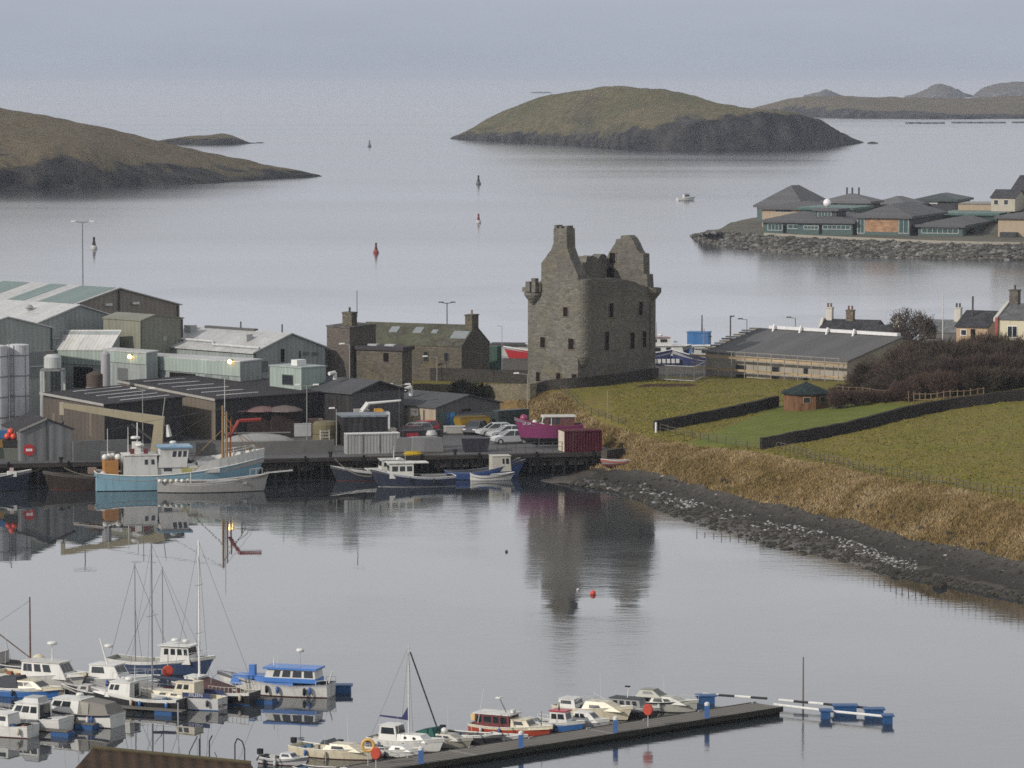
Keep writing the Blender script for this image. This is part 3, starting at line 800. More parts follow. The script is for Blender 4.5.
# round corner stair turret corbelled out over a squinch near the left corner
cx_, cy_ = 1.02, 0.08; tz0, tz1 = cb.hz('R', 0, 357), cb.hz('R', 0, 279.5)
MB().lathe([(.35, tz0-1.35), (.62, tz0-1.0), (.66, tz0-.95), (.84, tz0-.55), (.88, tz0-.5), (1.10, tz0-.05), (1.10, tz1), (.4, tz1+.03)], (cx_, cy_, 0), 20).build('stair_turret', CS, cb.t, smooth=False)
# corbelled bartizans
def bart(x, y, zt2, zb2, r, name='turret'):
    pr = [(r*.25, zb2), (r*.45, zb2+.3), (r*.5, zb2+.3), (r*.68, zb2+.65), (r*.73, zb2+.65), (r*.95, zb2+1.05), (r, zb2+1.1), (r, zt2), (r*.75, zt2), (r*.72, zt2-.25), (.05, zt2-.25)]
    return MB().lathe(pr, (x, y, 0), 18).build(name, CS, cb.t)
b1 = bart(0.10, L-0.75, cb.hz('L', L, 292), cb.hz('L', L, 304), 1.15)
for k in range(5):
    a = 2.4+k*.75; x, y = .10+.95*math.cos(a), L-.75+.95*math.sin(a); z = cb.hz('L', L, 291)
    MB().box(x-.35, x+.35, y-.3, y+.3, z-.05, z+[.5,1.2,1.6,1.0,.4][k]).build('broken_parapet', CS, b1)
MB().prism(ragged([(L-2.2, gl[0][1]-.1), (L-2.2, gl[0][1]+1.9), (L-1.5, gl[0][1]+1.6), (L-.9, gl[0][1]+.9), (L-.3, gl[0][1]-.1)], .4, .1, 6), .15, 1.2, axis='x').build('broken_parapet', CS, cb.t)
bart(W-.55, .25, cb.hz('R', W, 287.5), cb.hz('R', W, 301), 1.2)
MB().tube((W-1.35, -.10, cb.hz('R', W, 350)), (W-1.35, -.10, cb.hz('R', W, 302)), .05, .05, 6).build('downpipe', paint((.05,.05,.05)), cb.t)

# ---- walls around the castle and fields
DRYW = stone((0.070, 0.064, 0.056), (0.045, 0.042, 0.038), 0.35, 0, (0.03, 0.028, 0.025), dark=.5)
TANW = stone((0.19, 0.165, 0.115), (0.14, 0.125, 0.09), 0.45, 0.3, (0.10, 0.09, 0.07), dark=.4)
def wallrun(name, label, pts, h, th, mat, cat='wall', sink=0.4, jitter=0.05):
    """a wall following ground points, one mesh"""
    p0 = Vector(pts[0]); secs = []
    pts = resample([Vector(p) for p in pts], 8)
    for i, p in enumerate(pts):
        d = (pts[min(i+1, len(pts)-1)] - pts[max(i-1, 0)]); d.z = 0; d.normalize(); n = Vector((-d.y, d.x, 0))*th/2
        q = p-p0; hh = h+random.uniform(-jitter, jitter)
        secs.append([q-n+Vector((0,0,-sink)), q-n+Vector((0,0,hh)), q+n+Vector((0,0,hh)), q+n+Vector((0,0,-sink))])
    return tag(MB().loft(secs, None, True, True).build(name, mat, loc=p0), label, cat)
wallrun('stone_wall', 'dark stone wall curving past the foot of the castle', [on_land(535.5,395.5), on_land(549,391), on_land(580,388.5), on_land(615,384.5), on_land(640,381), on_land(657,378.5)], 1.25, .5, DRYW)
wallrun('stone_wall', 'dark wall in front of the red boat, left of the castle', [on_land(398,379.5), on_land(440,381), on_land(480,382.5), on_land(531,384)], 1.6, .5, DRYW)
wallrun('retaining_wall', 'pale lichened stone terrace wall behind the dark bushes', [on_land(379,398), on_land(420,399), on_land(470,400), on_land(533,401)], 1.9, .8, TANW)
FENCE_W = stone((0.048, 0.043, 0.038), (0.03, 0.027, 0.025), 0.3, 0, (0.02, 0.018, 0.016), dark=.4)
wallrun('field_wall', 'dark drystone field wall above the mown lawn, ending by the white post', [on_land(655,432), on_land(690,426), on_land(730,417.5), on_land(777,407.5)], 1.2, .55, FENCE_W)
wallrun('field_wall', 'long dark drystone wall running down between mown lawn and rough pasture', [on_land(761,450), on_land(800,443), on_land(850,433), on_land(900,421), on_land(950,410), on_land(1034,399)], 1.2, .55, FENCE_W)
p = on_land(656, 434); tag(MB().lathe([(.12,0),(.12,1.0),(.08,1.1)], n=8).build('marker_post', paint(WHITE), loc=p), 'short white post at the end of the dark field wall', 'post')

# ---- industrial sheds on the left
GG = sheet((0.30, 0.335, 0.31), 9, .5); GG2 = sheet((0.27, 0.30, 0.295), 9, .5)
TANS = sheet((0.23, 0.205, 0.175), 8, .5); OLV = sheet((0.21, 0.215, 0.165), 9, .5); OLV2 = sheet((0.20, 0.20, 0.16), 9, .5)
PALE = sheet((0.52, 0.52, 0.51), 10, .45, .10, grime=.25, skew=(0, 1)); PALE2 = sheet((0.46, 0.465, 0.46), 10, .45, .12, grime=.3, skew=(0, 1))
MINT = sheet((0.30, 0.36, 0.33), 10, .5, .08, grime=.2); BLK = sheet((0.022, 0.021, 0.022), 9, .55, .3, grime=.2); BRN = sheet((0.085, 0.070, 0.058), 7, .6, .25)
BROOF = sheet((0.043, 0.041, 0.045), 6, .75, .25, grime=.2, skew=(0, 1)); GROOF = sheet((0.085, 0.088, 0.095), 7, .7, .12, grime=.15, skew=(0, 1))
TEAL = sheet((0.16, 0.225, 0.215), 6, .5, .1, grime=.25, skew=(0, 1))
TRIM = paint((0.30, 0.29, 0.27), .6); DTRIM = paint((0.06, 0.06, 0.06), .6)
def gp_(px, d, z=3.0): return dict(px=px, py=None, zg=z, depth=d)
def roofstrip(b, side, y0, y1, u0, u1, mat, name, lift=0.03, parent=None):
    """a strip lying on a gable roof slope: u 0 at the eave, 1 at the ridge; y along the ridge"""
    w, f = b.w, b.frac; xa, xb = (0, w*f) if side == 'L' else (w, w*f)
    pt = lambda u, y, k: (xa+(xb-xa)*u, y, b.h+(b.r-b.h)*u+0.16+k)
    return MB().hexa([pt(u0,y0,0),pt(u1,y0,0),pt(u1,y1,0),pt(u0,y1,0)], [pt(u0,y0,lift),pt(u1,y0,lift),pt(u1,y1,lift),pt(u0,y1,lift)]).build(name, mat, parent or b.t)
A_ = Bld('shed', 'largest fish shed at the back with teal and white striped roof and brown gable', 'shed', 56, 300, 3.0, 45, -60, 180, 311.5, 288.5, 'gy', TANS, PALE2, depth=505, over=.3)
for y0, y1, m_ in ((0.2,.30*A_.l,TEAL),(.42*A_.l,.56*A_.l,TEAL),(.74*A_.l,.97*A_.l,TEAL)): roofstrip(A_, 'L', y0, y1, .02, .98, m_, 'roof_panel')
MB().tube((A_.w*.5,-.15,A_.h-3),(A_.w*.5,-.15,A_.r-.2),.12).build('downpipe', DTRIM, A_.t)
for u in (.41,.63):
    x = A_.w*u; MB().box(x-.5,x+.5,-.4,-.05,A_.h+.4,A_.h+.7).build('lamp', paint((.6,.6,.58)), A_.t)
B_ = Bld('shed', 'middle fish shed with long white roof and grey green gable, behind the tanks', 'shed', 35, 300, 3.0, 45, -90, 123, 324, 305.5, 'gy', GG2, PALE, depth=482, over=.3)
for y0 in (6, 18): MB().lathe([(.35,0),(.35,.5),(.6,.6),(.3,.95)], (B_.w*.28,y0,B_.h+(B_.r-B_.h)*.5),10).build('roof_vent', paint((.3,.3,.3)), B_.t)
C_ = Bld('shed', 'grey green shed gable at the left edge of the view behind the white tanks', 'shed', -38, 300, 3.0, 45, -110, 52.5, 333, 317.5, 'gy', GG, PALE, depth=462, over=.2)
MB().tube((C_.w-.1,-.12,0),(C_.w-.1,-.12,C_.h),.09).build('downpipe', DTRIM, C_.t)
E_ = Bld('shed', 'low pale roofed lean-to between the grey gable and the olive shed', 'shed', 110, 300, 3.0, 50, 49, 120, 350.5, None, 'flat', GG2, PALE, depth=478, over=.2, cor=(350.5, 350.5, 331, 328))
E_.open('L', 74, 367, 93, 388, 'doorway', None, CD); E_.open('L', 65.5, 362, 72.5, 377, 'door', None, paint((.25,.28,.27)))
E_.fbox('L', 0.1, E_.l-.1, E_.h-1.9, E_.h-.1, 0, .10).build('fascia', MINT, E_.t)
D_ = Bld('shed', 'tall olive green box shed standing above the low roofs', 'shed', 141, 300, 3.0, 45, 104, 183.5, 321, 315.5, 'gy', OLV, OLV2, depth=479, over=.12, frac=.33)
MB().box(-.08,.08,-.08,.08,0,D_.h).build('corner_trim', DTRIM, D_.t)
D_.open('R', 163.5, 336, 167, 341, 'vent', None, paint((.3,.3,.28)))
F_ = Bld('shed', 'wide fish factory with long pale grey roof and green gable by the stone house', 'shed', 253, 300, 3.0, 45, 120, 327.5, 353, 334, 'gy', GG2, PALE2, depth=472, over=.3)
F_.open('R', 281, 349, 284.5, 362, 'doorway', None, CD)
for y0, u in ((4,.5),(16,.75),(26,.35),(31,.8)):
    x = F_.w*.5*u; MB().box(x-.5,x+.5,y0,y0+1.2,F_.h+(F_.r-F_.h)*u,F_.h+(F_.r-F_.h)*u+.9).build('roof_vent', paint((.34,.35,.35)), F_.t)
for y0 in (1.5, 9, 20): MB().tube((F_.w*.5,y0,F_.r),(F_.w*.5,y0,F_.r+1.1),.10).build('flue', DTRIM, F_.t)
MB().box(F_.w*.5-.3,F_.w*.5+.3,F_.l*.25,F_.l*.62,F_.r+.02,F_.r+.35).build('ridge_vent', paint((.08,.08,.08)), F_.t)
MB().path([(.6,-.4,F_.h+.6),(.6,8,F_.h+.62),(1.4,9,F_.h+.9),(1.4,F_.l*.8,F_.h+.95)], .13, 6).build('pipe', paint((.5,.5,.5)), F_.t)
F2 = Bld('shed', 'long low green fascia shed with lit wall lamps in front of the pale factory roof', 'shed', 240, 300, 3.0, 45, 112, 262, 362.5, None, 'flat', GG2, PALE2, depth=460, over=.1, cor=(362.5, 355, 360, 351))
F3 = Bld('shed', 'low green walled shed in front of the olive box shed', 'shed', 146, 300, 3.0, 45, 103, 158, 353.5, None, 'flat', GG2, PALE2, depth=468, over=.1, cor=(353.5, 350.5, 351.5, 348.5))
F3.fbox('L', -.1, F3.l-.1, F3.h-1.3, F3.h-.05, 0, .12).build('fascia', MINT, F3.t)
F2.fbox('L', -.1, F2.l-.1, F2.h-1.6, F2.h-.05, 0, .15).build('fascia', MINT, F2.t)
F2.open('L', 170, 373, 196, 386, 'doorway', None, CD)
G_ = Bld('cabin', 'small mint green flat roofed hut with white roof vent beside the factory', 'hut', 301, 300, 3.0, 45, 270, 326, 368.5, None, 'flat', MINT, sheet((.32,.37,.36), 8, .5, .1, skew=(0,1)), depth=452, over=.1)
G_.open('L', 283, 375.5, 293, 384, 'window', DTRIM)
MB().box(G_.w-2.6,G_.w-1.2,2,3,G_.h+.15,G_.h+.8).build('roof_vent', paint(WHITE), G_.t)
for b_, us in ((A_, (.02, .98)), (B_, (.02,)), (F_, (.02, .98, .62)), (D_, (.97,)), (E_, (.03,))):
    for u in us: MB().box(b_.w*u-.07, b_.w*u+.07, -.16, -.02, 0, b_.h-.1).build('downpipe', DTRIM, b_.t)
for x0, y0, x1, y1 in ((262,361,268,372), (303,352,309,355.5), (312,352,318,355.5)): F_.open('R', x0, y0, x1, y1, 'vent', None, paint((.10,.11,.11)))
for x0 in (205, 222): F2.open('L', x0, 369.5, x0+7, 379, 'door', None, paint((.16,.19,.18)))
F3.open('L', 118, 368, 128, 384, 'roller_door', None, sheet((.12,.13,.13), 20)); C_.open('R', 30, 352, 46, 378, 'roller_door', None, sheet((.19,.21,.20), 20))
MB().path([(1,-.12,C_.h*.55),(C_.w-1,-.12,C_.h*.55)], .09).build('pipe', paint((.35,.36,.36)), C_.t); MB().path([(2,-.12,B_.h*.8),(B_.w-4,-.12,B_.h*.8),(B_.w-4,-.12,2)], .09).build('pipe', paint((.3,.31,.31)), B_.t)
# black roofed stores
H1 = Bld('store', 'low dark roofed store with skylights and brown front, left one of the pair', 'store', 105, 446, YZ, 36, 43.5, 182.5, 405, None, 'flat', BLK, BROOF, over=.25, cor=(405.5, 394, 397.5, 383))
H2 = Bld('store', 'dark roofed store with skylights and tan side wall, behind the fishing boat masts', 'store', 216, 440, YZ, 36, 121, 330, 400.5, None, 'flat', BLK, BROOF, over=.25, cor=(400.5, 382, 391.8, 374.5))
SKYL = paint((0.30, 0.30, 0.30), .35, .2)
def flatstrips(b, n, u0, u1, v0, v1, wd):
    zn, zl, zr, zf = b.zs
    def pt(u, v, k): return (b.w*u, b.l*v, (zn*(1-u)+zr*u)*(1-v)+(zl*(1-u)+zf*u)*v+.16+k)
    for i in range(n):
        v = v0+(v1-v0)*i/(n-1); dv = wd/b.l
        MB().hexa([pt(u0,v,0),pt(u1,v,0),pt(u1,v+dv,0),pt(u0,v+dv,0)], [pt(u0,v,.05),pt(u1,v,.05),pt(u1,v+dv,.05),pt(u0,v+dv,.05)]).build('skylight', SKYL, b.t)
    e = .27
    MB().hexa([(-e-.05,-e,zn-.05),(-e,-e,zn-.05),(-e,b.l+e,zl-.05),(-e-.05,b.l+e,zl-.05)], [(-e-.05,-e,zn+.22),(-e,-e,zn+.22),(-e,b.l+e,zl+.22),(-e-.05,b.l+e,zl+.22)]).build('gutter', TRIM, b.t)
flatstrips(H1, 5, .30, .93, .10, .86, .42); flatstrips(H2, 6, .12, .48, .12, .88, .42)
wm = H1.fbox('L', .02, H1.l-.02, -.3, H1.h*.985, 0, .04).build('side_wall', BRN, H1.t)
zn, zl, zr, zf = H2.zs
MB().hexa([(-.06,0.02,-.3),(-.01,0.02,-.3),(-.01,H2.l,-.3),(-.06,H2.l,-.3)], [(-.06,0.02,zn),(-.01,0.02,zn),(-.01,H2.l,zl),(-.06,H2.l,zl)]).build('side_wall', sheet((.16,.135,.105),7,.6,.2), H2.t)
H2.open('L', 203, 410, 209, 432, 'door', None, CD)
for x0 in (53, 62, 90): H1.open('L', x0, 413, x0+2, 436, 'post', None, paint((.14,.11,.08)))
I_ = Bld('store', 'grey pitched roof store with black wall beside the stone house', 'store', 352, 436, YZ, 45, 291, 404, 393.5, 381.5, 'gy', BLK, GROOF, over=.35)
I_.fbox('R', .05, I_.w-.05, 0, I_.h, 0, .03).build('gable_wall', sheet((.075,.078,.08),8,.6), I_.t)
MB().path([(I_.w*.25,5,I_.h+1.2),(I_.w*.25,5,I_.h+2.0),(I_.w*.25-.9,5,I_.h+1.9)], .22, 8).build('roof_cowl', paint(WHITE), I_.t)
J_ = Bld('store', 'grey roofed net store with cream side wall and bright blue door', 'store', 436, 433, YZ, 45, 383, 500, 408, 395.5, 'gy', sheet((.105,.105,.11),8,.6,.1), GROOF, over=.3)
J_.fbox('L', .02, J_.l, 0, J_.h-.02, 0, .04).build('side_wall', sheet((.36,.31,.23),6,.6,.1,.2), J_.t)
J_.open('R', 446.2, 412.5, 450, 431, 'door', None, paint((.03,.10,.22))); J_.open('R', 450, 412.5, 454.5, 431, 'door', None, paint((.06,.26,.50)))
J_.open('R', 438.5, 413, 444.5, 431, 'shutter', None, sheet((.05,.11,.10), 10))
J_.open('R', 455.5, 413, 495, 431, 'panel_door', None, sheet((.20,.20,.20), 4, .5))
J_.open('R', 461.5, 409, 471, 411, 'vent', None, CD)
sg = J_.open('L', 411, 408.5, 418.3, 415.5, 'sign', None, paint((.75,.75,.72), .5, .03, grime=0))
f_ = J_.sy; MB().box(-.075,-.056,f_(417),f_(415),J_.hz('L',2,413.8),J_.hz('L',2,410.6)).box(-.075,-.056,f_(414),f_(412.5),J_.hz('L',2,412.8),J_.hz('L',2,411.4)).build('sign_mark', paint((.45,.33,.2)), sg)
for x0 in (397.5, 404): J_.open('L', x0, 409, x0+2, 414.5)
J_.open('L', 423.5, 410, 425, 424, 'downpipe', None, DTRIM)
MB().path([(J_.w*.22,6.5,J_.h+.9),(J_.w*.22,6.5,J_.h+1.9),(J_.w*.22-.9,6.5,J_.h+1.7)], .22, 8).build('roof_cowl', paint(WHITE), J_.t)
Kc = Bld('container', 'dark green shipping container at the end of the net store', 'container', 499, 432, YZ, 38, 492, 529, 411.5, None, 'flat', sheet((.022,.036,.036),20,.5), sheet((.06,.075,.07),10,.5), over=0, sink=0, thick=.06)
for u in (.04, .52, .97): Kc.fbox('R', Kc.w*u-.06, Kc.w*u+.06, 0, Kc.h, 0, .05).build('corner_post', paint((.03,.045,.045)), Kc.t)
Mb = Bld('store', 'flat topped black block store behind the grey container', 'store', 343, 446, YZ, 12, 337, 388, 417.5, None, 'flat', BLK, sheet((.19,.22,.25),6,.5,.1), over=.1, thick=.2)
Mb.open('R', 352, 423, 364, 444, 'door', None, sheet((.03,.03,.034), 10))
Kb = Bld('shed', 'small grey gabled shed with round red sign at the quay edge', 'shed', 20.5, 461.5, YZ, 21, 3.5, 73, 431, 419.5, 'gy', sheet((.17,.175,.18),6,.6,.08), BROOF, over=.2)
xs, zs_ = Kb.sx(29), Kb.hz('R', Kb.sx(29), 450)
sg = MB().lathe([(.01,0),(.62,0),(.62,.06),(.01,.06)], n=20)
sg.v = [(xs+v[0], -.02-v[2], zs_+v[1]) for v in sg.v]; sgo = sg.build('sign', paint((.42,.035,.04), .5, .1), Kb.t)
for k, (u0, u1) in enumerate(((-.34,-.14),(-.10,.08),(.12,.34))):
    MB().box(xs+u0, xs+u1, -.10, -.082, zs_-.12, zs_+.14).build('sign_mark', paint((.75,.75,.75), .5, .03, grime=0), sgo)
MB().box(Kb.w*.5-.05, Kb.w*.5+.05, -.06, 0, 0, Kb.r-.1).build('cover_strip', DTRIM, Kb.t)
for e_ in (-.25, Kb.l+.2): pass
MB().hexa([(-.2,-.22,Kb.h-.1),(Kb.w*.5,-.22,Kb.r-.0),(Kb.w*.5,-.2,Kb.r),(-.2,-.2,Kb.h-.1)], [(-.2,-.22,Kb.h+.12),(Kb.w*.5,-.22,Kb.r+.2),(Kb.w*.5,-.2,Kb.r+.2),(-.2,-.2,Kb.h+.12)]).build('bargeboard', TRIM, Kb.t)

# ---- stone house left of the castle
HS = stone((0.135, 0.120, 0.095), (0.095, 0.086, 0.072), 0.45, 0.2, (0.12, 0.11, 0.09), dark=.4)
HB = stone((0.135, 0.115, 0.098), (0.115, 0.10, 0.088), 0.3, 0, (0.11, 0.10, 0.09), dark=.25)
HR = slate((0.080, 0.078, 0.062), .3, .4, moss=.5)
Ha = Bld('stone_house', 'long old stone house with mossy slate roof and chimneys left of the castle', 'house', 461.5, 300, 4.0, 65, 352, 489.5, 347, 326, 'gy', HS, HR, depth=500, over=.06)
zr_ = Ha.r
Ha.chimney(Ha.w*.5-1.0, Ha.w*.5+.9, .02, 1.0, zr_-1.2, Ha.hz('R', Ha.w*.5, 315.5), HS, 1)
for x0, y0_, x1, y1_ in ((448,331,457.5,338),): pass
def rooflight(u, y, du, dy, mat=None):
    roofstrip(Ha, 'L', y-dy/2, y+dy/2, u-du/2, u+du/2, mat or paint((.22,.24,.25), .2), 'rooflight', .06)
rooflight(.5, Ha.sy(453), .34, 2.2); rooflight(.62, Ha.sy(426), .16, .8); rooflight(.66, Ha.sy(409), .26, 1.2); rooflight(.66, Ha.sy(385), .26, 1.2)
Ha.open('L', 444.5, 353, 448.5, 361, 'window', HB); Ha.open('L', 424, 352, 428, 361, 'window', HB)
Hb = Bld('stone_house', 'tall plain brown rendered house end with chimney, between pale factory and slate roof', 'house', 349.5, 300, 4.0, 62, 327, 376, 328.5, None, 'flat', HB, slate((.10,.095,.09)), depth=480, over=.08, cor=(328.5, 326.5, 325, 322))
Hb.chimney(Hb.w*.25, Hb.w*.25+1.3, Hb.l*.2, Hb.l*.2+1.3, Hb.h-.2, Hb.h+1.7, stone((.11,.10,.07),(.085,.08,.06),.35,.2), 1, paint((.04,.04,.04)))
Hc = Bld('outhouse', 'low flat dark roofed outhouse in front of the slate roof', 'outhouse', 402, 300, 4.0, 65, 356, 412, 351, None, 'flat', HS, paint((.055,.05,.055),.8), depth=478, over=.25, thick=.45)
Hc.open('L', 383.5, 353, 388.5, 361.5, 'doorway', None, CD)
for u in (.25,.62): MB().box(.8,1.7,Hc.l*u,Hc.l*u+1.2,Hc.h+.46,Hc.h+.66).build('rooflight', paint((.35,.37,.38),.3), Hc.t)
# ================================================================ RIGHT-HAND SIDE AND THE FAR PROMONTORY
# ---- far promontory with rock armour
PW = [(692,236),(702,241),(720,246),(760,251),(820,255),(880,257.5),(940,259),(1030,260.5),(1130,262)]
PE = [(706,233.5),(716,233.2),(730,232.5),(764,235.5),(820,238.5),(880,241),(940,243.5),(1030,245.5),(1130,248)]
PBk = [(708,230),(720,229),(735,222),(764,217),(820,214),(880,213),(940,213),(1030,213),(1130,213)]
pr_ = [[P(x, y, -1.5) - Vector((0, 3, 0)) for x, y in PW], [P(x, y, 0) for x, y in PW], [P(x, y, 2.9) for x, y in PE], [Vector(((x-512)/F*990, 990, 3.0)) if x > 740 else P(x, y, 3.0) for x, y in PBk], [P(x, y, z) for (x, y), z in zip([(708,229.8),(720,228.8),(735,221.8),(764,216.5),(820,213.5),(880,212.5),(945,211.5),(1030,207.5),(1130,207)], (3,3,3,3,3,3,4,9,9))], [P(x, y, 3.0)+Vector((0, 90, -6)) for x, y in PBk]]
pg = [resample(r, 6) for r in pr_]
t = NT('made_ground'); t.col(t.mix(t.ramp(t.noise(.08, 5), [(.4, 0.), (.6, 1.)]), (.10,.095,.08), (.13,.12,.09)), .9)
grid_mesh('promontory', pg, t.mat, 'rock armoured promontory carrying the low college buildings', smooth=False)
def armour_pick():
    i = random.random()*(len(pg[0])-1.001); k = int(i); f_ = i-k; v = random.random()
    a = pg[1][k].lerp(pg[1][k+1], f_); b = pg[2][k].lerp(pg[2][k+1], f_)
    return a.lerp(b, v*1.02-.02)
AR = [paint((.075,.072,.066), .9, .3), paint((.13,.125,.115), .9, .3), paint((.20,.195,.185), .9, .3), paint((.045,.043,.038), .9, .3)]
rockfield('rock_armour', 'grey boulder armour facing the promontory shore', 3400, armour_pick, .5, 1.15, AR, [4, 4, 1.6, 4])
# promenade kerb wall
kw = [P(x, y-.6, 3.0) for x, y in PE[3:]]
o = MB(); kk = resample(kw, 4)
secs = [[p-kk[0]+Vector((0,-.4,-.3)), p-kk[0]+Vector((0,-.4,.55)), p-kk[0]+Vector((0,.2,.55)), p-kk[0]+Vector((0,.2,-.3))] for p in kk]
tag(MB().loft(secs, None, True, True).build('sea_wall', paint((.27,.25,.21), .8), loc=kk[0]), 'low pale kerb wall along the promenade above the rock armour', 'wall')
SL = sheet((0.115, 0.115, 0.120), 2.2, .7, .12, grime=.15, skew=(1, 0)); SLb = sheet((0.15, 0.15, 0.155), 2.2, .7, .12, grime=.15, skew=(1, 0))
TGL = paint((.035,.075,.070), .25, .25); TIMB = wood((.33,.20,.12), 2, (1, 1, 4)); CREAM = paint((.36,.29,.21), .8, .12); DKF = paint((.035,.038,.042), .6); TEALW = paint((.06,.10,.095), .5)
def col_b(name, label, px, d, a, lpx, rpx, eave, top, kind, wall, roof=SL, **k):
    return Bld(name, label, 'college block', px, 300, 3.0, a, lpx, rpx, eave, top, kind, wall, roof, depth=d, over=k.pop('over', .8), thick=.35, **k)
def band(b, face, x0, x1, y0, y1, mat, name='window', bars=0): return b.open(face, x0, y0, x1, y1, name, None, mat, bars)
c1 = col_b('college_hall', 'tall grey pyramid roofed college hall at the back of the promontory', 802, 1062, 60, 757, 832, 208, 185, 'hip', TEALW)
c1b = col_b('college_block', 'college block with cream end wall in front of the pyramid roof', 822, 1030, 70, 762, 846, 210, 201, 'hip', CREAM)
band(c1b, 'L', 775, 792, 209.3, 212, DKF)
c2 = col_b('college_block', 'upper college block with dark window band and three roof flues', 868, 1040, 68, 824, 880, 203.5, 193.5, 'hip', DKF, SLb)
band(c2, 'L', 838, 866, 204, 208, paint((.10,.13,.16), .2), bars=6)
for u in (.35,.5,.62): MB().tube((c2.w*.5, c2.l*u, c2.h), (c2.w*.5, c2.l*u, c2.r+1.6), .22).build('flue', DKF, c2.t)
c2c = col_b('college_block', 'low college link block with green glazed wall under the upper block', 850, 1015, 70, 800, 870, 210, 205, 'hip', TGL, sheet((.06,.13,.105), 2.2, .5, .1))
c3 = col_b('college_block', 'low teal glazed college block nearest the rocky point', 826, 992, 74, 763, 842, 223, 211, 'hip', TEALW)
band(c3, 'L', 768, 782, 224, 230, TGL, bars=3); band(c3, 'L', 788, 824, 225, 228.5, TGL, bars=6); band(c3, 'L', 783, 786.5, 225, 233, CD, 'doorway')
c3b = col_b('college_block', 'low glazed college block below the white dome', 852, 984, 74, 798, 880, 223.5, 213, 'hip', TEALW)
band(c3b, 'L', 804, 818, 226, 229, TGL, bars=3); band(c3b, 'L', 823, 850, 225.5, 229, TGL, bars=5); band(c3b, 'L', 819, 822, 225, 234, CD, 'doorway'); band(c3b, 'R', 854, 857, 227, 235, paint((.2,.2,.2)), 'door')
c4 = col_b('college_turret', 'square glazed lookout with a white radar dome on the college roof', 836, 990, 62, 816, 846, 211, 208, 'hip', DKF)
band(c4, 'L', 818, 831, 212, 217, TGL, bars=3); band(c4, 'L', 817.5, 832, 217, 218.3, paint(WHITE), 'balcony')
z = c4.r
MB().lathe([(.2,0),(.2,.6),(.7,.75),(1.0,1.3),(1.0,1.8),(.75,2.3),(.25,2.6),(.02,2.65)], (c4.w*.3,c4.l*.6,z-.3), 14).build('radar_dome', paint((.7,.7,.7), .4), c4.t, True)
c5 = col_b('college_hall', 'large college workshop with tan timber panel under a broad grey roof', 909, 980, 70, 857, 944, 218.5, 202.5, 'hip', TEALW)
band(c5, 'L', 865, 898, 219, 232, TIMB, 'timber_panel'); band(c5, 'L', 857.5, 864, 219, 233, TGL, bars=1); band(c5, 'L', 899, 908, 219, 233, TGL, bars=1)
MB().box(-.10, c5.w*.98, -.12, -.02, 0, c5.h-.1).build('painted_shade_face', DKF, c5.t)  # dark sheet over the right-hand face: its shade is put into the colour
c6 = col_b('college_block', 'long low college block with teal windows right of the timber panel', 962, 978, 72, 918, 1002, 227.5, 216, 'hip', TEALW, SL)
band(c6, 'L', 922, 958, 228.5, 233, TGL, bars=6); band(c6, 'R', 966, 975, 229, 237, CD, 'doorway')
c6b = col_b('college_block', 'mid college block with a green strip roof behind the long low block', 996, 1012, 72, 940, 1012, 215.5, 211, 'hip', TGL, sheet((.07,.14,.12), 2.2, .5, .1))
c7 = col_b('college_block', 'tan walled college block with dark porch at the right edge', 1046, 972, 72, 998, 1062, 219, 211, 'hip', CREAM)
c7.fbox('L', c7.sy(1018), c7.sy(1002), 0, c7.hz('L', c7.sy(1010), 232), .1, 3.0).build('porch', DKF, c7.t)
c8 = col_b('college_block', 'pale grey hipped college roof between the upper block and the green roof', 905, 1050, 62, 872, 925, 206.5, 196, 'hip', DKF, SLb)
c9 = col_b('college_block', 'dark green roofed building with white window strip at the back', 954, 1060, 70, 917, 970, 201.5, 192.8, 'hip', DKF, sheet((.045,.065,.065), 2.2, .6, .1))
band(c9, 'L', 923, 937, 200, 203.5, paint(WHITE), 'window')
c10 = col_b('boundary_wall', 'low buff wall beside the far white cottage', 990, 1030, 75, 958, 1000, 205, None, 'flat', CREAM, paint((.15,.13,.1)), over=.05)
c10.t['category'] = 'wall'
cot = Bld('cottage', 'far cottage with tall steep dark roof cut by the right edge above the college', 'cottage', 1040, 300, 8.6, 64, 1006, 1070, 199, 176, 'gy', paint((.40,.37,.31), .8, .12), slate((.055,.055,.06), .25, .6), depth=1010, over=.3)
cot2 = Bld('cottage', 'far cream cottage with two small windows and low roof above the college', 'cottage', 1014, 300, 8.6, 66, 991, 1026, 198, 190, 'gy', paint((.40,.37,.30), .8, .12), slate((.06,.06,.065), .25, .6), depth=1004, over=.3)
for x0 in (994, 1004): cot2.open('L', x0, 200, x0+4, 204.5)

# ---- long building under scaffold
LBW = paint((.30,.275,.235), .85, .22, .5, .4)
lb = Bld('harbour_building', 'long low grey roofed building wrapped in timber scaffold boards right of the castle', 'building', 847, 387, 5.2, 45, 706, 985, 362, 333.5, 'gx', LBW, sheet((.115,.115,.118), 1.1, .7, .12, grime=.2, skew=(0, 1)), over=.3, frac=.5)
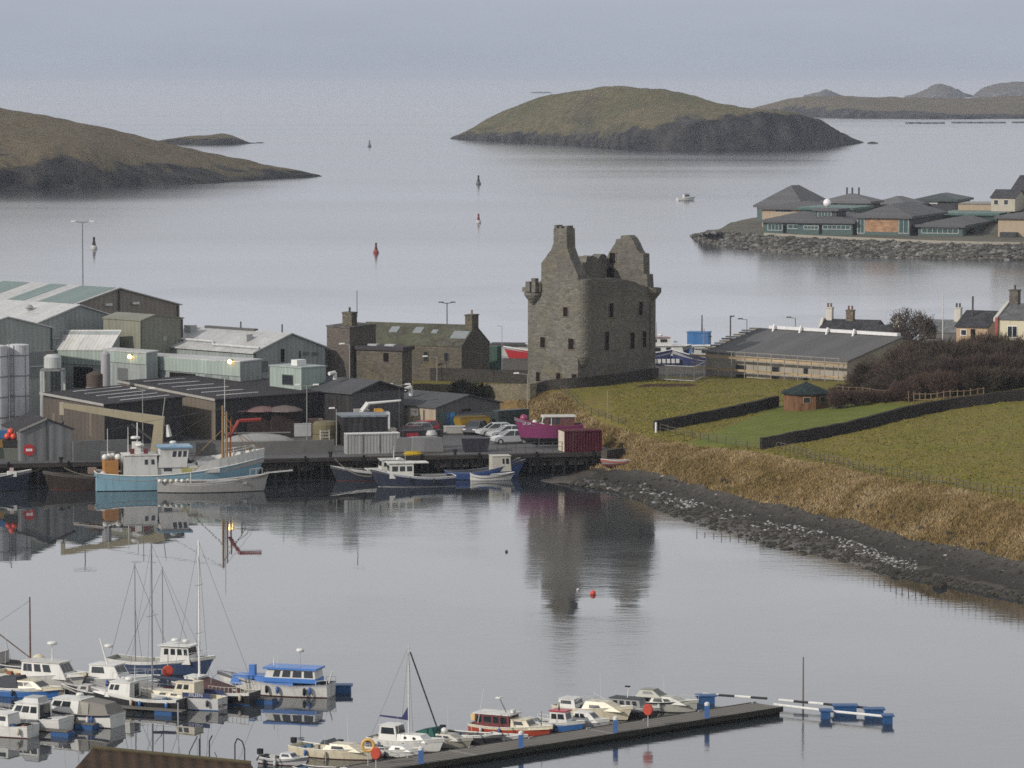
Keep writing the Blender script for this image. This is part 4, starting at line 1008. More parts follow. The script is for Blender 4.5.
# rebuild its roof with the ridge parallel to the long left-hand face
for o in (lb.roof, lb.wall): bpy.data.objects.remove(o)
wR = lb.w = 20.6; l = lb.l
h = lb.h; rr = zat(*(lb.o+lb.X*(wR/2)+lb.Y*(l*.98))[:2], 329.5)-lb.o.z
MB().prism([(0,-.6),(wR,-.6),(wR,h),(wR/2,rr),(0,h)], 0, l).build('wall', LBW, lb.t)
lb.roof_poly([(0,h),(wR/2,rr),(wR,h)], 'y', -.25, l+.25, .12, .16, sheet((.115,.115,.118), 1.1, .7, .12, grime=.2, skew=(0, 1)))
rm = lb.sy
for x0, w_ in ((736.5, 9), (772.5, 6), (804, 3.6)):
    lb.open('L', x0, 365.5+(x0-736)*.05, x0+w_, 371+(x0-736)*.05, 'window', DTRIM); lb.open('L', x0, 375+(x0-736)*.05, x0+w_, 381+(x0-736)*.05, 'window', DTRIM)
BRD = wood((.36,.27,.165), 3, (4, .3, 4)); POLE = paint((.28,.26,.23), .5)
u1 = l+1.6
for z0, nm, m_ in ((h-.45, 'scaffold_deck', BRD), (h*.36, 'scaffold_deck', BRD)):
    MB().box(-1.25, -.95, -.5, u1, z0+.1, z0+.16).box(-1.33, -1.25, -.5, u1, z0, z0+.26).build(nm, m_, lb.t)
k = 0; u = .2
while u < u1:
    MB().tube((-1.40, u, -.4), (-1.40, u, h+.55), .045, .045, 5).build('scaffold_pole', POLE, lb.t); u += 2.15
MB().tube((-1.40, 0, h+.45), (-1.40, u1, h+.45), .04).build('guard_rail', POLE, lb.t)
for k in range(5):
    MB().box(-1.3, -.2, l+.2+k*.1, l+1.7-k*.1, .9+k*.42, .95+k*.42).build('board', BRD, lb.t)
for k in range(11):     # ridge scaffold boards stacked along the verge
    f_ = k/11; x = wR/2*f_
    MB().box(x, x+.9, l+.05, l+.9+random.random(), h+(rr-h)*f_+.25, h+(rr-h)*f_+.42).build('verge_board', paint(((.30,.29,.26),(.42,.33,.22),(.12,.12,.12))[k % 3]), lb.t)
MB().box(wR/2-.35, wR/2+.35, .5, l*.93, rr+.18, rr+.55).build('ridge_capping', paint((.62,.62,.62), .5, .1), lb.t)
for x in (774.2, 800.8, 827.5, 854):
    o2 = lb.o+lb.X*(wR/2-.6); uu = fitx(o2, lb.Y, x)
    MB().tube((wR/2-1.1, uu, rr-.6), (wR/2-.6, uu, rr+.75), .16).build('vent_post', paint((.62,.62,.62), .5, .1), lb.t)

# ---- cottages behind it
DS = slate((.048,.048,.052), .3, .35); HARL = paint((.50,.48,.43), .85, .1); DKH = paint((.13,.125,.12), .85, .15)
r1 = Bld('cottage', 'dark slate roofed cottage with white chimney gable behind the scaffolded building', 'cottage', 872, 300, 5.0, 68, 817, 888, 334.5, 321, 'gy', DKH, DS, depth=545, over=.1)
r1.chimney(r1.w*.5-.45, r1.w*.5+.45, r1.l-1.0, r1.l-.1, r1.r-1.0, r1.r+1.6, HARL, 2, paint((.12,.08,.06)))
MB().prism([(-.1,-2),(r1.w+.1,-2),(r1.w+.1,r1.h-1),(r1.w*.62,r1.r+.3),(r1.w*.38,r1.r+.3),(-.1,r1.h-1)], r1.l, r1.l+.35).build('end_gable', HARL, r1.t)
r1.chimney(r1.w*.5-.5, r1.w*.5+.5, r1.l*.48, r1.l*.48+1.0, r1.r-.5, r1.r+1.3, stone((.16,.12,.085),(.12,.09,.07),.3), 2, paint((.14,.07,.05)))
r2 = Bld('cottage', 'grey gabled slate cottage with small white chimney left of the bare tree', 'cottage', 894, 300, 5.0, 55, 855, 913, 340, 326.5, 'gy', paint((.14,.145,.15), .85, .15), DS, depth=525, over=.1)
r2.chimney(r2.w*.5-.4, r2.w*.5+.4, .5, 1.3, r2.r-.4, r2.r+1.0, HARL, 2, paint((.1,.08,.07)))
r3 = Bld('cottage', 'grey roofed house with white chimney right of the bare tree', 'cottage', 956, 300, 5.5, 66, 919, 968, 333, 321, 'gy', DKH, slate((.13,.135,.14), .2, .35), depth=540, over=.1)
r3.chimney(r3.w*.5-.45, r3.w*.5+.45, .1, 1.0, r3.r-.6, r3.r+1.7, HARL, 2, paint((.05,.05,.05)))
r4 = Bld('house', 'peach walled house with sweeping dark roof beside the right edge house', 'house', 988, 300, 6.5, 62, 956, 1010, 327.5, 312, 'gy', paint((.40,.29,.20), .85, .12), DS, depth=505, over=.2)
r4.open('L', 970.5, 329, 975, 337, 'doorway', None, CD); r4.open('L', 961, 330, 966, 335)
MB().tube((r4.w*.3, r4.l*.7, r4.h), (r4.w*.3, r4.l*.7, r4.r+2), .12).build('flue', DTRIM, r4.t)
r5 = Bld('house', 'cream house with grey slate roof and chimney at the right edge of the view', 'house', 1026, 300, 6.5, 66, 996.5, 1050, 320.5, 305, 'gy', paint((.52,.48,.36), .85, .12), slate((.12,.122,.125), .2, .35), depth=488, over=.1)
r5.open('L', 1007.5, 326.5, 1016.5, 337, 'window', None, None, 1)
r5.chimney(r5.w*.5-.6, r5.w*.5+.6, r5.l-1.2, r5.l-.1, r5.r-.8, r5.r+1.7, stone((.12,.11,.095),(.09,.08,.07),.3), 1, paint((.06,.06,.06)))
MB().box(-.3,-.05,r5.l-.2,r5.l+.15,0,r5.h+.3).build('corner_strip', paint((.28,.05,.04)), r5.t)
MB().hexa([(-.2,r5.l,r5.h-.2),(r5.w*.5,r5.l,r5.r),(r5.w*.5,r5.l+.4,r5.r),(-.2,r5.l+.4,r5.h-.2)],[(-.2,r5.l,r5.h+.25),(r5.w*.5,r5.l,r5.r+.4),(r5.w*.5,r5.l+.4,r5.r+.4),(-.2,r5.l+.4,r5.h+.25)]).build('skew', HARL, r5.t)

# ---- garden hut
p = on_land(806, 409)
hut = thing('garden_hut', 'round wooden garden hut with dark teal roof at the corner of the lawn', 'hut', p, R_(20))
HW = wood((.15,.08,.045), 4, (3, 3, .5))
MB().lathe([(2.65,-.4),(2.65,1.75)], n=8).build('wall', HW, hut)
MB().lathe([(3.0,1.68),(3.02,1.8),(.25,2.85),(.1,3.0)], n=8).build('roof', slate((.022,.032,.033), .25, .3), hut)
for a in (-100, -55, -145):
    c_, s_ = math.cos(R_(a-20+2.5)), math.sin(R_(a-20+2.5)); rad = 2.65*math.cos(math.pi/8)
    o = MB().box(-.42,.42,-.06,.0,.75,1.45).build('window', paint((.30,.22,.15)), hut); a_ = R_(round((a)/45)*45+22.5)
    o.location = (rad*math.cos(a_), rad*math.sin(a_), 0); o.rotation_euler[2] = a_+math.pi/2
    MB().box(-.34,.34,-.09,-.055,.82,1.38).build('pane', GLASS, o)

# ---- paddock rail fence and wire fence on the bank top
def postfence(name, label, pts, n, h, r, rails, mp, mr, cat='fence', sq=True):
    pts = [Vector(q) for q in pts]; t_ = thing(name, label, cat, pts[0]); ln = resample(pts, 12)
    cum = [0]
    for a, b in zip(ln, ln[1:]): cum.append(cum[-1]+(b-a).length)
    def at(s_):
        for i in range(len(ln)-1):
            if cum[i+1] >= s_: return ln[i].lerp(ln[i+1], (s_-cum[i])/max(1e-6, cum[i+1]-cum[i]))
        return ln[-1]
    ps = [at(cum[-1]*k/(n-1)) for k in range(n)]
    for q in ps:
        z = land_z(q.x, q.y); q.z = z
        hh = h*random.uniform(.9, 1.1); e = Vector((random.uniform(-.06,.06), random.uniform(-.06,.06), hh))
        MB().tube((0,0,-.3), e, r, r, 5).build('post', mp, t_, loc=q-pts[0])
    for f_ in rails:
        m = MB()
        for a, b in zip(ps, ps[1:]): m.tube(a-pts[0]+Vector((0,-r,h*f_)), b-pts[0]+Vector((0,-r,h*f_)), r*.6 if r > .04 else .02, None, 4)
        m.build('rail', mr, t_)
    return t_
FP = wood((.11,.085,.055), 3, (3, 3, .5)); WIRE = paint((.10,.09,.08), .6)
postfence('rail_fence', 'pale wooden rail fence in front of the bare shrubs', [on_land(836,397), on_land(870,400), on_land(909,402)], 11, 1.25, .07, (.35,.65,.95), wood((.16,.12,.08), 3), wood((.17,.125,.08), 3))
postfence('rail_fence', 'wooden rail fence with rough grass at its foot, right of the gap', [on_land(914,404), on_land(945,402.5), on_land(984,399)], 12, 1.2, .07, (.4,.9), wood((.16,.12,.08), 3), wood((.17,.125,.08), 3))
postfence('wire_fence', 'post and wire fence along the top of the grassy bank', [on_land(777,451), on_land(830,464), on_land(890,478), on_land(950,487), on_land(1034,503)], 46, .95, .05, (.5,.9), FP, WIRE)
postfence('wire_fence', 'post and wire fence between the mown lawn and the bank', [on_land(660,432), on_land(690,440), on_land(730,447), on_land(760,450)], 12, .9, .05, (.5,.9), FP, WIRE)
postfence('wire_fence', 'post and wire fence running down from the castle corner to the bank', [on_land(561,393), on_land(578,408), on_land(600,420), on_land(625,428)], 12, .9, .05, (.5,.9), FP, WIRE)
# steel barrier panels by the castle
hp = thing('steel_barrier', 'galvanised mesh fence panels beside the castle wall', 'barrier', on_land(655,381))
for k, (x0, x1, y0, y1) in enumerate(((652,667,379,382),(667,681,382,382.5),(681,694,382.5,383),(694,704,383,379))):
    a, b = on_land(x0, y0), on_land(x1, y1); o_ = hp.location; m = MB()
    A0, B0 = a-o_, b-o_
    m.tube(A0, A0+Vector((0,0,1.95)), .05).tube(B0, B0+Vector((0,0,1.95)), .05).tube(A0+Vector((0,0,1.95)), B0+Vector((0,0,1.95)), .05).tube(A0+Vector((0,0,.25)), B0+Vector((0,0,.25)), .05)
    for j in range(1, 9): q = A0.lerp(B0, j/9); m.tube(q+Vector((0,0,.25)), q+Vector((0,0,1.95)), .008, None, 4)
    m.build('panel', paint((.34,.35,.36), .4), hp)
p = on_land(668, 387); m = MB()
for k in range(5): m.box(-4+k*.3, 4.2-k*.35, -.5+k*.2, -.32+k*.2, .02+k*.05, .12+k*.05)
tag(m.build('timber_stack', wood((.085,.055,.04), 3), loc=p, rz=R_(10)), 'flat stack of dark planks on the grass below the barrier', 'planks')

# ---- bare shrubs and tree
TW = [paint((.058,.044,.036), .95, .3, 1, 0), paint((.080,.060,.048), .95, .3, 1, 0), paint((.045,.042,.028), .95, .3, 1, 0), paint((.095,.058,.045), .95, .3, 1, 0)]
def twigs(n, rx, rz, seed, dens=1.0, w=.05, dome=.55):
    rnd = random.Random(seed); v, f, mi = [], [], []
    lobes = [(rnd.gauss(0,.42)*rx, rnd.gauss(0,.42)*rx, rnd.uniform(.35,.75)*rz, rnd.uniform(.45,.75)) for _ in range(7)]
    for _ in range(n):
        lx, ly, lz, lr = rnd.choice(lobes)
        while True:
            a, b, c = rnd.uniform(-1,1), rnd.uniform(-1,1), rnd.uniform(-1,1)
            if a*a+b*b+c*c < 1: break
        x, y, z = lx+a*rx*lr*.8, ly+b*rx*lr*.8, max(.05, lz+c*rz*.48)
        d = Vector((x/rx*.9, y/rx*.9, .25+z/rz*.9)); d.normalize(); d += Vector((rnd.gauss(0,.35), rnd.gauss(0,.35), rnd.gauss(0,.3)))
        L_ = rnd.uniform(.25,.6); pe = Vector((rnd.gauss(0,1), rnd.gauss(0,1), rnd.gauss(0,.5))); pe = d.cross(pe).normalized()*w*rnd.uniform(.6,1.6)
        q = Vector((x, y, z)); i = len(v)
        v += [q-pe, q+pe, q+d*L_]; f.append((i, i+1, i+2)); mi.append(rnd.randrange(2))
    return v, f, mi
def shrubmesh(seed, mats, n=5200, rx=2.4, rz=2.9):
    t_ = twigs(n, rx, rz, seed, w=.024); me = bpy.data.meshes.new('crown'); me.from_pydata(t_[0], [], t_[1])
    for m in mats: me.materials.append(m)
    me.polygons.foreach_set('material_index', t_[2])
    st_ = MB(); rnd = random.Random(seed+50)
    for k in range(16):
        a = rnd.uniform(0, 6.28); r = rnd.uniform(1.0, 2.2); zt_ = rz*rnd.uniform(.85, 1.22)
        st_.tube((r*.5*math.cos(a), r*.5*math.sin(a), rz*.4), (r*math.cos(a+.2), r*math.sin(a+.2), zt_), .03, .012, 4)
    for k in range(9):
        a = rnd.uniform(0, 6.28); r = rnd.uniform(.3, 1.5)
        st_.path([(.2*math.cos(a), .2*math.sin(a), -.3), (r*.6*math.cos(a), r*.6*math.sin(a), rz*.4), (r*math.cos(a+.3), r*math.sin(a+.3), rz*.8)], .05, 4)
    return me, st_
proto = []
for k in range(5):
    me, st_ = shrubmesh(k, [TW[k % 2], TW[(k+1) % 3]] if k < 4 else [TW[3], TW[1]])
    proto.append((me, st_))
stm = [None]*5
def shrub(px, d, s, zl=None, k=None, rz=None):
    p = D(px, 380, d); z = land_z(p.x, p.y)-.1 if zl is None else zl; k = random.randrange(5) if k is None else k
    red = k == 4
    t_ = thing('shrub', 'low reddish bare shrub along the rail fence' if red else 'dark leafless shrub in the thicket right of the scaffolded building', 'shrub', (p.x, p.y, z), random.uniform(0, 6), 'reddish shrubs along the rail fence' if red else 'bare shrubs in the thicket')
    o = bpy.data.objects.new('crown', proto[k][0]); COL.objects.link(o); o.parent = t_
    if stm[k] is None: o2 = proto[k][1].build('stems', TW[1], t_); stm[k] = o2.data
    else: o2 = bpy.data.objects.new('stems', stm[k]); COL.objects.link(o2); o2.parent = t_
    t_.scale = (s, s, s if not rz else s*rz)
def topline(px):
    xs_ = [830,845,860,880,900,920,940,965,1000,1024,1060]; ys_ = [390,380,371,362,353,346,341,339,338,340,340]
    return float(np.interp(px, xs_, ys_))
def hedge(px, d, drop, k, j=.06):
    p = D(px, 380, d); zl = land_z(p.x, p.y)-.1
    yt = min(topline(px)+drop, 391); s_ = max(.35, (zat(p.x, p.y, yt)-zl)/3.2)*random.uniform(1-j, 1+j)
    shrub(px, d, max(.7, min(1.35, s_)), zl=zl, k=k, rz=s_/max(.7, min(1.35, s_)))
for px in range(842, 1050, 13): hedge(px+random.uniform(-4,4), 441+random.uniform(-3,3), 32, 4 if px < 985 else 1)
for px in range(842, 1050, 15): hedge(px, 449+random.uniform(-3,3), 17, random.randrange(4))
for px in range(850, 1050, 16): hedge(px, 458+random.uniform(-3,3), 7, random.randrange(4))
for px in range(856, 1050, 16): hedge(px, 467+random.uniform(-3,3), 0, random.randrange(4), .09)
# big bare dome-crowned tree
p = D(912, 340, 520); tr = thing('tree', 'leafless round crowned tree standing among the cottage roofs', 'tree', (p.x, p.y, 5.0))
tk, cm = MB(), MB(); rnd = random.Random(4)
def branch(p, d, L_, r, lev):
    q = p+d*L_; (tk if lev < 4 else cm).tube(p, q, r, r*.65, 5 if lev < 3 else 3)
    if lev >= 8: return
    for _ in range(3 if lev < 5 else 2):
        nd = (d + Vector((rnd.gauss(0,.55), rnd.gauss(0,.55), rnd.gauss(.06,.3)))).normalized()
        if nd.z < -.1: nd.z = .05
        branch(q, nd, L_*rnd.uniform(.62,.85), max(.045, r*.62), lev+1)
for a in range(5): branch(Vector((0,0,.2)), Vector((math.cos(a*1.26)*.75, math.sin(a*1.26)*.6, .8)).normalized(), 2.2, .22, 1)
tk.build('trunk', paint((.075,.062,.055), .9), tr); cm.build('crown', paint((.085,.070,.062), .9, .25, 1, 0), tr)
zz = max(v[2] for v in cm.v); tz = zat(p.x, p.y, 307)-5.0; wx = max(abs(v[0]) for v in cm.v); tr.scale = (20.5/F*520/wx*1.5, 20.5/F*520/wx*1.05, tz/zz)
# evergreen bushes by the net store
EV = [paint((.018,.020,.012), .9, .3, 2, 0), paint((.028,.027,.017), .9, .3, 2, 0)]
def bush(px, py, z, s, sq, label, mats=EV, n=1500):
    p = P(px, py, z); t_ = twigs(n, 2.2, 2.4, int(px), w=.11); me = bpy.data.meshes.new('foliage'); me.from_pydata(t_[0], [], t_[1])
    for m in mats: me.materials.append(m)
    me.polygons.foreach_set('material_index', t_[2]); th = thing('bush', label, 'bush', p, 0); th.scale = (s*sq, s, s)
    o = bpy.data.objects.new('foliage', me); COL.objects.link(o); o.parent = th
    MB().path([(0,0,-.3),(.1,.1,.8),(.3,0,1.5)], .08, 5).build('stems', TW[0], th)
bush(463, 401, 3.2, .85, 1.0, 'dark evergreen bush, taller of the two by the terrace wall'); bush(479, 403, 3.2, .80, 1.1, 'round dark evergreen bush, right one of the two by the terrace wall')
bush(372, 383, 3.4, .75, 2.4, 'low spreading dark green bush in front of the flat roofed outhouse', n=2200)

# ---- ground beyond: pier behind the old house, ships in the outer harbour
pier = MB().prism([P(484,362,2.8)[:2], P(560,364,2.8)[:2], P(562,352,2.8)[:2], P(470,350,2.8)[:2]], -3, 2.8, axis='z').build('pier', paint((.30,.30,.31), .8))
tag(pier, None, None, None, 'structure')
# ================================================================ BOATS
ROPE = paint((.05,.05,.055), .6, .1, 1, 0)
_bw = {}
def V(c): return paint(c, .4, .14, 1.1, .34)
HW_ = V((.60,.60,.57)); CRM = V((.55,.50,.37)); DKD = paint((.10,.105,.11), .7); RUB = paint((.02,.02,.022), .7)
KXY, KZ = 1.0, 1.0
class Boat:
    """local x towards the bow, y to port, z up from the waterline"""
    def __init__(s, name, label, px, py, head, L, B, fb, hull=HW_, boot=None, strake=None, deck=DKD, bow=.5, stern=.12, tr=.75, rake=.10, full=2.0, bul=.28, z0=0.0, keel=-.45, group=None, cat='boat', rail=None, railr=.035, o=None):
        s.o = o or P(px, py, z0); s.L, s.B, s.fb = L, B, fb
        s.t = thing(name, label, cat, s.o, R_(head), group)
        s.hd = R_(head); N = 20; s.t.scale = (KXY, KXY, KZ)
        boot = boot or paint((.10,.03,.025), .6)
        def half(t):
            if t < .42: return B/2*(tr+(1-tr)*math.sin(t/.42*math.pi/2))
            return max(.012, B/2*(1-((t-.42)/.58)**full))
        s.half = half
        s.sheer = lambda t: fb + bow*max(0, (t-.25)/.75)**2 + stern*max(0, 1-t/.35)**2
        secs = []; dk = []; rl = []; ri = []
        for i in range(N+1):
            t = i/N; b = half(t); h = s.sheer(t); kz = keel*(1-max(0, (t-.75)/.25)**2)
            xs = lambda z: -L/2 + L*t*(1-rake) + L*rake*t*max(0, min(1.15, (z-keel)/(fb+bow-keel)))**1.0 * (t**1.5)
            prof = [(0, kz), (b*.55, kz*.62), (b*.82, -.12), (b*.90, .07), (b*.985, h-.22*min(1, h)), (b, h)]
            sec = [(xs(z), -y, z) for y, z in reversed(prof)] + [(xs(z), y, z) for y, z in prof[1:]]
            secs.append(sec)
            bi = max(.006, b-.05)
            dk.append([(xs(h)-.02, -bi, h-bul), (xs(h)-.02, bi, h-bul)])
            rl.append(Vector((xs(h), b, h))); ri.append(Vector((xs(h), -b, h)))
        mi = [2, 0, 1, 1, 1, 1, 1, 1, 0, 2] if False else [2, 0, 1, 1, 1, 1, 1, 1, 0, 2]
        hb = MB().loft(secs, mi, True, False)
        hb.build('hull', [hull, boot, strake or hull], s.t, smooth=False)
        ins = [[(a.x, a.y*.97, a.z-bul), (a.x, a.y*.97, a.z)] for a in rl]; ins2 = [[(a.x, a.y*.97, a.z), (a.x, a.y*.97, a.z-bul)] for a in ri]
        d = MB().loft(dk).loft(ins).loft(ins2)
        b0 = half(0)
        d.add([(-L/2+.05, -b0, s.sheer(0)-bul), (-L/2+.05, b0, s.sheer(0)-bul), (-L/2+.05, b0, s.sheer(0)), (-L/2+.05, -b0, s.sheer(0))], [(0,1,2,3)])
        d.build('deck', deck, s.t)
        MB().path(rl, railr, 5).path(ri, railr, 5).tube(rl[0], ri[0], railr).build('gunwale', rail or HW_, s.t)
        s.rl, s.ri = rl, ri
        if cat == 'boat' and L < 9.5 and KXY < 1.0:
            rf_ = random.Random(int(px*7))
            for side, R2 in ((-1, ri), (1, rl)):
                for t in (rf_.uniform(.1,.3), rf_.uniform(.4,.6)):
                    p = R2[int(t*20)]; MB().lathe([(.02,-.30),(.12,-.18),(.12,.18),(.02,.30)], (p.x, p.y+side*.14, p.z-.36), 8).build('fender', paint(rf_.choice([(.5,.5,.52),(.03,.03,.035),(.04,.10,.30),(.45,.40,.30)]), .5), s.t, True)
            z_ = fb-bul; m = MB()
            for k in range(3):
                x = -L*.4+rf_.uniform(0, L*.18); y = rf_.uniform(-B*.3, B*.3); sx = rf_.uniform(.12,.3); m = MB().box(x-sx, x+sx, y-.18, y+.18, z_, z_+rf_.uniform(.2,.45)); m.build('deck_gear', paint(rf_.choice([(.30,.28,.24),(.05,.06,.08),(.28,.10,.05),(.45,.44,.42),(.06,.12,.2)]), .7), s.t)
            e = rl[20]; MB().tube((e.x-.3,0,e.z), (e.x+1.0,.5,.3), .016, None, 4).build('mooring_rope', ROPE, s.t)
            if rf_.random() < .6: x = rf_.uniform(-.1,.15)*L; MB().tube((x,B*.25,fb), (x-.15,B*.25,fb+rf_.uniform(2.2,3.2)), .015, .008, 4).build('aerial', HW_, s.t)
    def X(s, t): return -s.L/2 + s.L*t
    def z(s, t): return s.sheer(t)
    def cabin(s, t0, t1, w, h, z0=None, rf=.25, ra=.05, tap=.9, mat=None, roof=None, win=(), front=2, back=None, over=.06, name='cabin', wz=(.45,.85), glass=None, rth=.06, wt=None):
        x0, x1 = s.X(t0), s.X(t1); z0 = s.z(t0)-.28 if z0 is None else z0; mat = mat or HW_
        b = [(x0,-w/2,z0),(x1,-w/2*(.86 if t1 > .6 else 1),z0),(x1,w/2*(.86 if t1 > .6 else 1),z0),(x0,w/2,z0)]
        tw = w/2*tap; tf = tw*(.86 if t1 > .6 else 1)
        t_ = [(x0+ra,-tw,z0+h),(x1-rf,-tf,z0+h),(x1-rf,tf,z0+h),(x0+ra,tw,z0+h)]
        c = MB().hexa(b, t_).build(name, mat, s.t)
        B_, T_ = [Vector(q) for q in b], [Vector(q) for q in t_]
        def pane(i, j, u0, u1, v0, v1, off=.015):
            def pt(u, v): return B_[i].lerp(B_[j], u).lerp(T_[i].lerp(T_[j], u), v)
            q = [pt(u0,v0), pt(u1,v0), pt(u1,v1), pt(u0,v1)]; n = (q[1]-q[0]).cross(q[3]-q[0]).normalized()
            cen = sum(q, Vector())/4
            if n.dot(cen-(B_[0]+B_[2]+T_[0]+T_[2])/4) < 0: n = -n
            MB().hexa([p-n*.02 for p in q], [p+n*off for p in q]).build('window', glass or GLASS, c)
        for (u0, u1) in win:
            pane(0, 1, u0, u1, *wz); pane(3, 2, u0, u1, *wz)
        for k in range(front):
            g = .06; pane(1, 2, g+(1-2*g)*k/front+.02, g+(1-2*g)*(k+1)/front-.02, wz[0], wz[1]+.04)
        if back: pane(0, 3, back[0], back[1], back[2], back[3])
        if roof is not None or over:
            e = over; zt = z0+h+.005
            MB().hexa([(x0+ra-e,-tw-e,zt),(x1-rf+e*1.6,-tf-e,zt),(x1-rf+e*1.6,tf+e,zt),(x0+ra-e,tw+e,zt)], [(x0+ra-e,-tw-e,zt+rth),(x1-rf+e*1.6,-tf-e,zt+rth),(x1-rf+e*1.6,tf+e,zt+rth),(x0+ra-e,tw+e,zt+rth)]).build('cabin_roof', roof or mat, c)
        s.ct = z0+h+rth; s.c = c; return c
    def mast(s, t, h, r=.05, z0=None, mat=None, lean=0, y=0, name='mast', tip=.6):
        z0 = s.z(t)-.3 if z0 is None else z0; x = s.X(t)
        return MB().tube((x,y,z0), (x+lean,y,z0+h), r, r*tip, 7).build(name, mat or paint((.36,.36,.36), .4), s.t)
    def radar(s, t, z, r=.28, y=0):
        x = s.X(t); MB().lathe([(.05,-.12),(r,-.08),(r,.10),(r*.7,.17),(.05,.19)], (x,y,z), 12).build('radar_dome', HW_, s.t, True)
    def ropes(s, segs, r=.018, mat=None, name='rigging'):
        m = MB()
        for a, b in segs: m.tube(a, b, r, r, 4)
        return m.build(name, mat or ROPE, s.t)
    def pulpit(s, t0=.82, h=.45, mat=None, n=4):
        m = MB(); k0 = int(t0*20)
        for R2 in (s.rl, s.ri):
            pts = [p+Vector((0,0,h)) for p in R2[k0:]]
            m.path(pts, .016, 4)
            for p in R2[k0::2]: m.tube(p, p+Vector((0,0,h)), .014, None, 4)
        return m.build('pulpit_rail', mat or paint((.42,.42,.42), .3), s.t)
    def rails(s, t0, t1, h, mat=None, step=2, name='guard_rail', rr=.02):
        m = MB(); k0, k1 = int(t0*20), int(t1*20)+1
        for R2 in (s.rl, s.ri):
            m.path([p+Vector((0,0,h)) for p in R2[k0:k1]], rr, 4)
            for p in R2[k0:k1:step]: m.tube(p, p+Vector((0,0,h)), rr, None, 4)
        return m.build(name, mat or paint((.5,.5,.5), .4), s.t)
    def outboard(s, y=0, mat=None):
        x = -s.L/2-.12; z = s.sheer(0)
        m = MB().box(x-.22, x+.18, y-.16, y+.16, z+.05, z+.5).box(x-.12, x+.06, y-.07, y+.07, -.4, z+.06)
        return m.build('outboard_motor', mat or RUB, s.t)
    def fender(s, ts, side=-1, mat=None, r=.12):
        for t in ts:
            i = int(t*20); p = (s.ri if side < 0 else s.rl)[i]
            MB().lathe([(.02,-.32),(r,-.2),(r,.2),(.02,.32)], (p.x, p.y+side*(r+.03), p.z-.42), 8).build('fender', mat or paint((.55,.55,.6), .5), s.t, True)
    def ball(s, t, y, z, r, mat, name): MB().ball((s.X(t), y, z), r, 12, 8).build(name, mat, s.t, True)
    def box(s, t0, t1, y0, y1, z0, z1, mat, name): return MB().box(s.X(t0), s.X(t1), y0, y1, z0, z1).build(name, mat, s.t)
NAVY = V((.018,.024,.045)); BLUE = V((.035,.13,.36)); BBLK = V((.02,.021,.024)); ORED = V((.32,.05,.025)); MAR = V((.13,.02,.022)); GRYH = V((.30,.31,.31)); TEALB = paint((.02,.09,.08), .5)
MAG = V((.15,.022,.085)); LBL = V((.20,.35,.43)); WOODB = wood((.16,.09,.05), 5); CANV = paint((.20,.19,.175), .85, .2, 1.5, .1); CANV2 = paint((.29,.28,.25), .85, .2, 1.5, .1)
STL = paint((.40,.40,.40), .35, .1); AMB = paint((.25,.15,.065), .5)
def side_deck(b, t0, t1, mat, h=.28, y=.92):
    pass
def foredeck(b, t0, t1, w0, w1, h0, h1, mat, name='foredeck', z0=None):
    """crowned coaming that slopes to the bow"""
    z = b.z(t0)-.25 if z0 is None else z0
    m = MB().hexa([(b.X(t0),-w0/2,z),(b.X(t1),-w1/2,z+.1),(b.X(t1),w1/2,z+.1),(b.X(t0),w0/2,z)], [(b.X(t0)+.02,-w0*.42,z+h0),(b.X(t1)-.1,-w1*.38,z+h1+.1),(b.X(t1)-.1,w1*.38,z+h1+.1),(b.X(t0)+.02,w0*.42,z+h0)])
    return m.build(name, mat, b.t)

# ---- left-hand marina cluster
GL = 155; KXY, KZ = .98, .92
b = Boat('motor_boat', 'bright blue and white wooden motor boat with blue wheelhouse, right end of the left cluster', 274, 693.5, 163, 8.6, 2.7, .85, V((.56,.56,.53)), None, V((.42,.42,.42)), bow=.72, stern=.15, tr=.72, rake=.12, rail=V((.22,.24,.30)))
BL2 = V((.05,.17,.48))
b.cabin(.30, .86, 1.7, .62, .72, .25, 0, .92, BL2, BL2, [(.62,.70),(.80,.86)], 0, over=.02, wz=(.35,.7))
b.cabin(.10, .56, 1.75, .95, 1.05, .32, .12, .9, V((.55,.55,.53)), BL2, [(.04,.22),(.27,.45),(.50,.66),(.71,.84)], 3, over=.18, rth=.14, wz=(.40,.92))
b.box(.10, .56, -.89, .89, 1.03, 1.36, BL2, 'cabin_panel'); b.box(.66,.71,-.22,.22,1.3,2.15,BL2,'funnel')
b.mast(.27, 1.5, .03, 2.1); b.radar(.27, 3.35); b.mast(.50, .7, .05, 2.1, HW_); b.rails(.0,.12,.35,HW_); b.rails(.78,.98,.3,STL)
b.mast(.02, .9, .07, 1.0, HW_, -.25, 0, 'davit'); b.fender((.2,.55), 1, RUB)
KXY, KZ = .86, .82
b = Boat('motor_cruiser', 'white cruiser stern cut off by the left edge, nearest of the cluster', -4, 734, GL, 6.6, 2.4, .85, HW_, rake=.1)
b.cabin(.25, .62, 1.8, .9, .85, .5, .1, .88, None, None, [(.1,.45),(.5,.85)]); foredeck(b, .62, .92, 1.7, .6, .35, .08, HW_)
b = Boat('motor_cruiser', 'white flybridge cruiser with dark cabin doorway near the left edge', 26, 727.5, GL, 7.2, 2.6, .95, HW_, tr=.88, bow=.45)
b.cabin(.26, .66, 2.1, 1.35, .75, .75, .05, .88, None, None, [(.06,.30),(.36,.62),(.66,.90)], 3, (.12,.88,.06,.94), wz=(.48,.86))
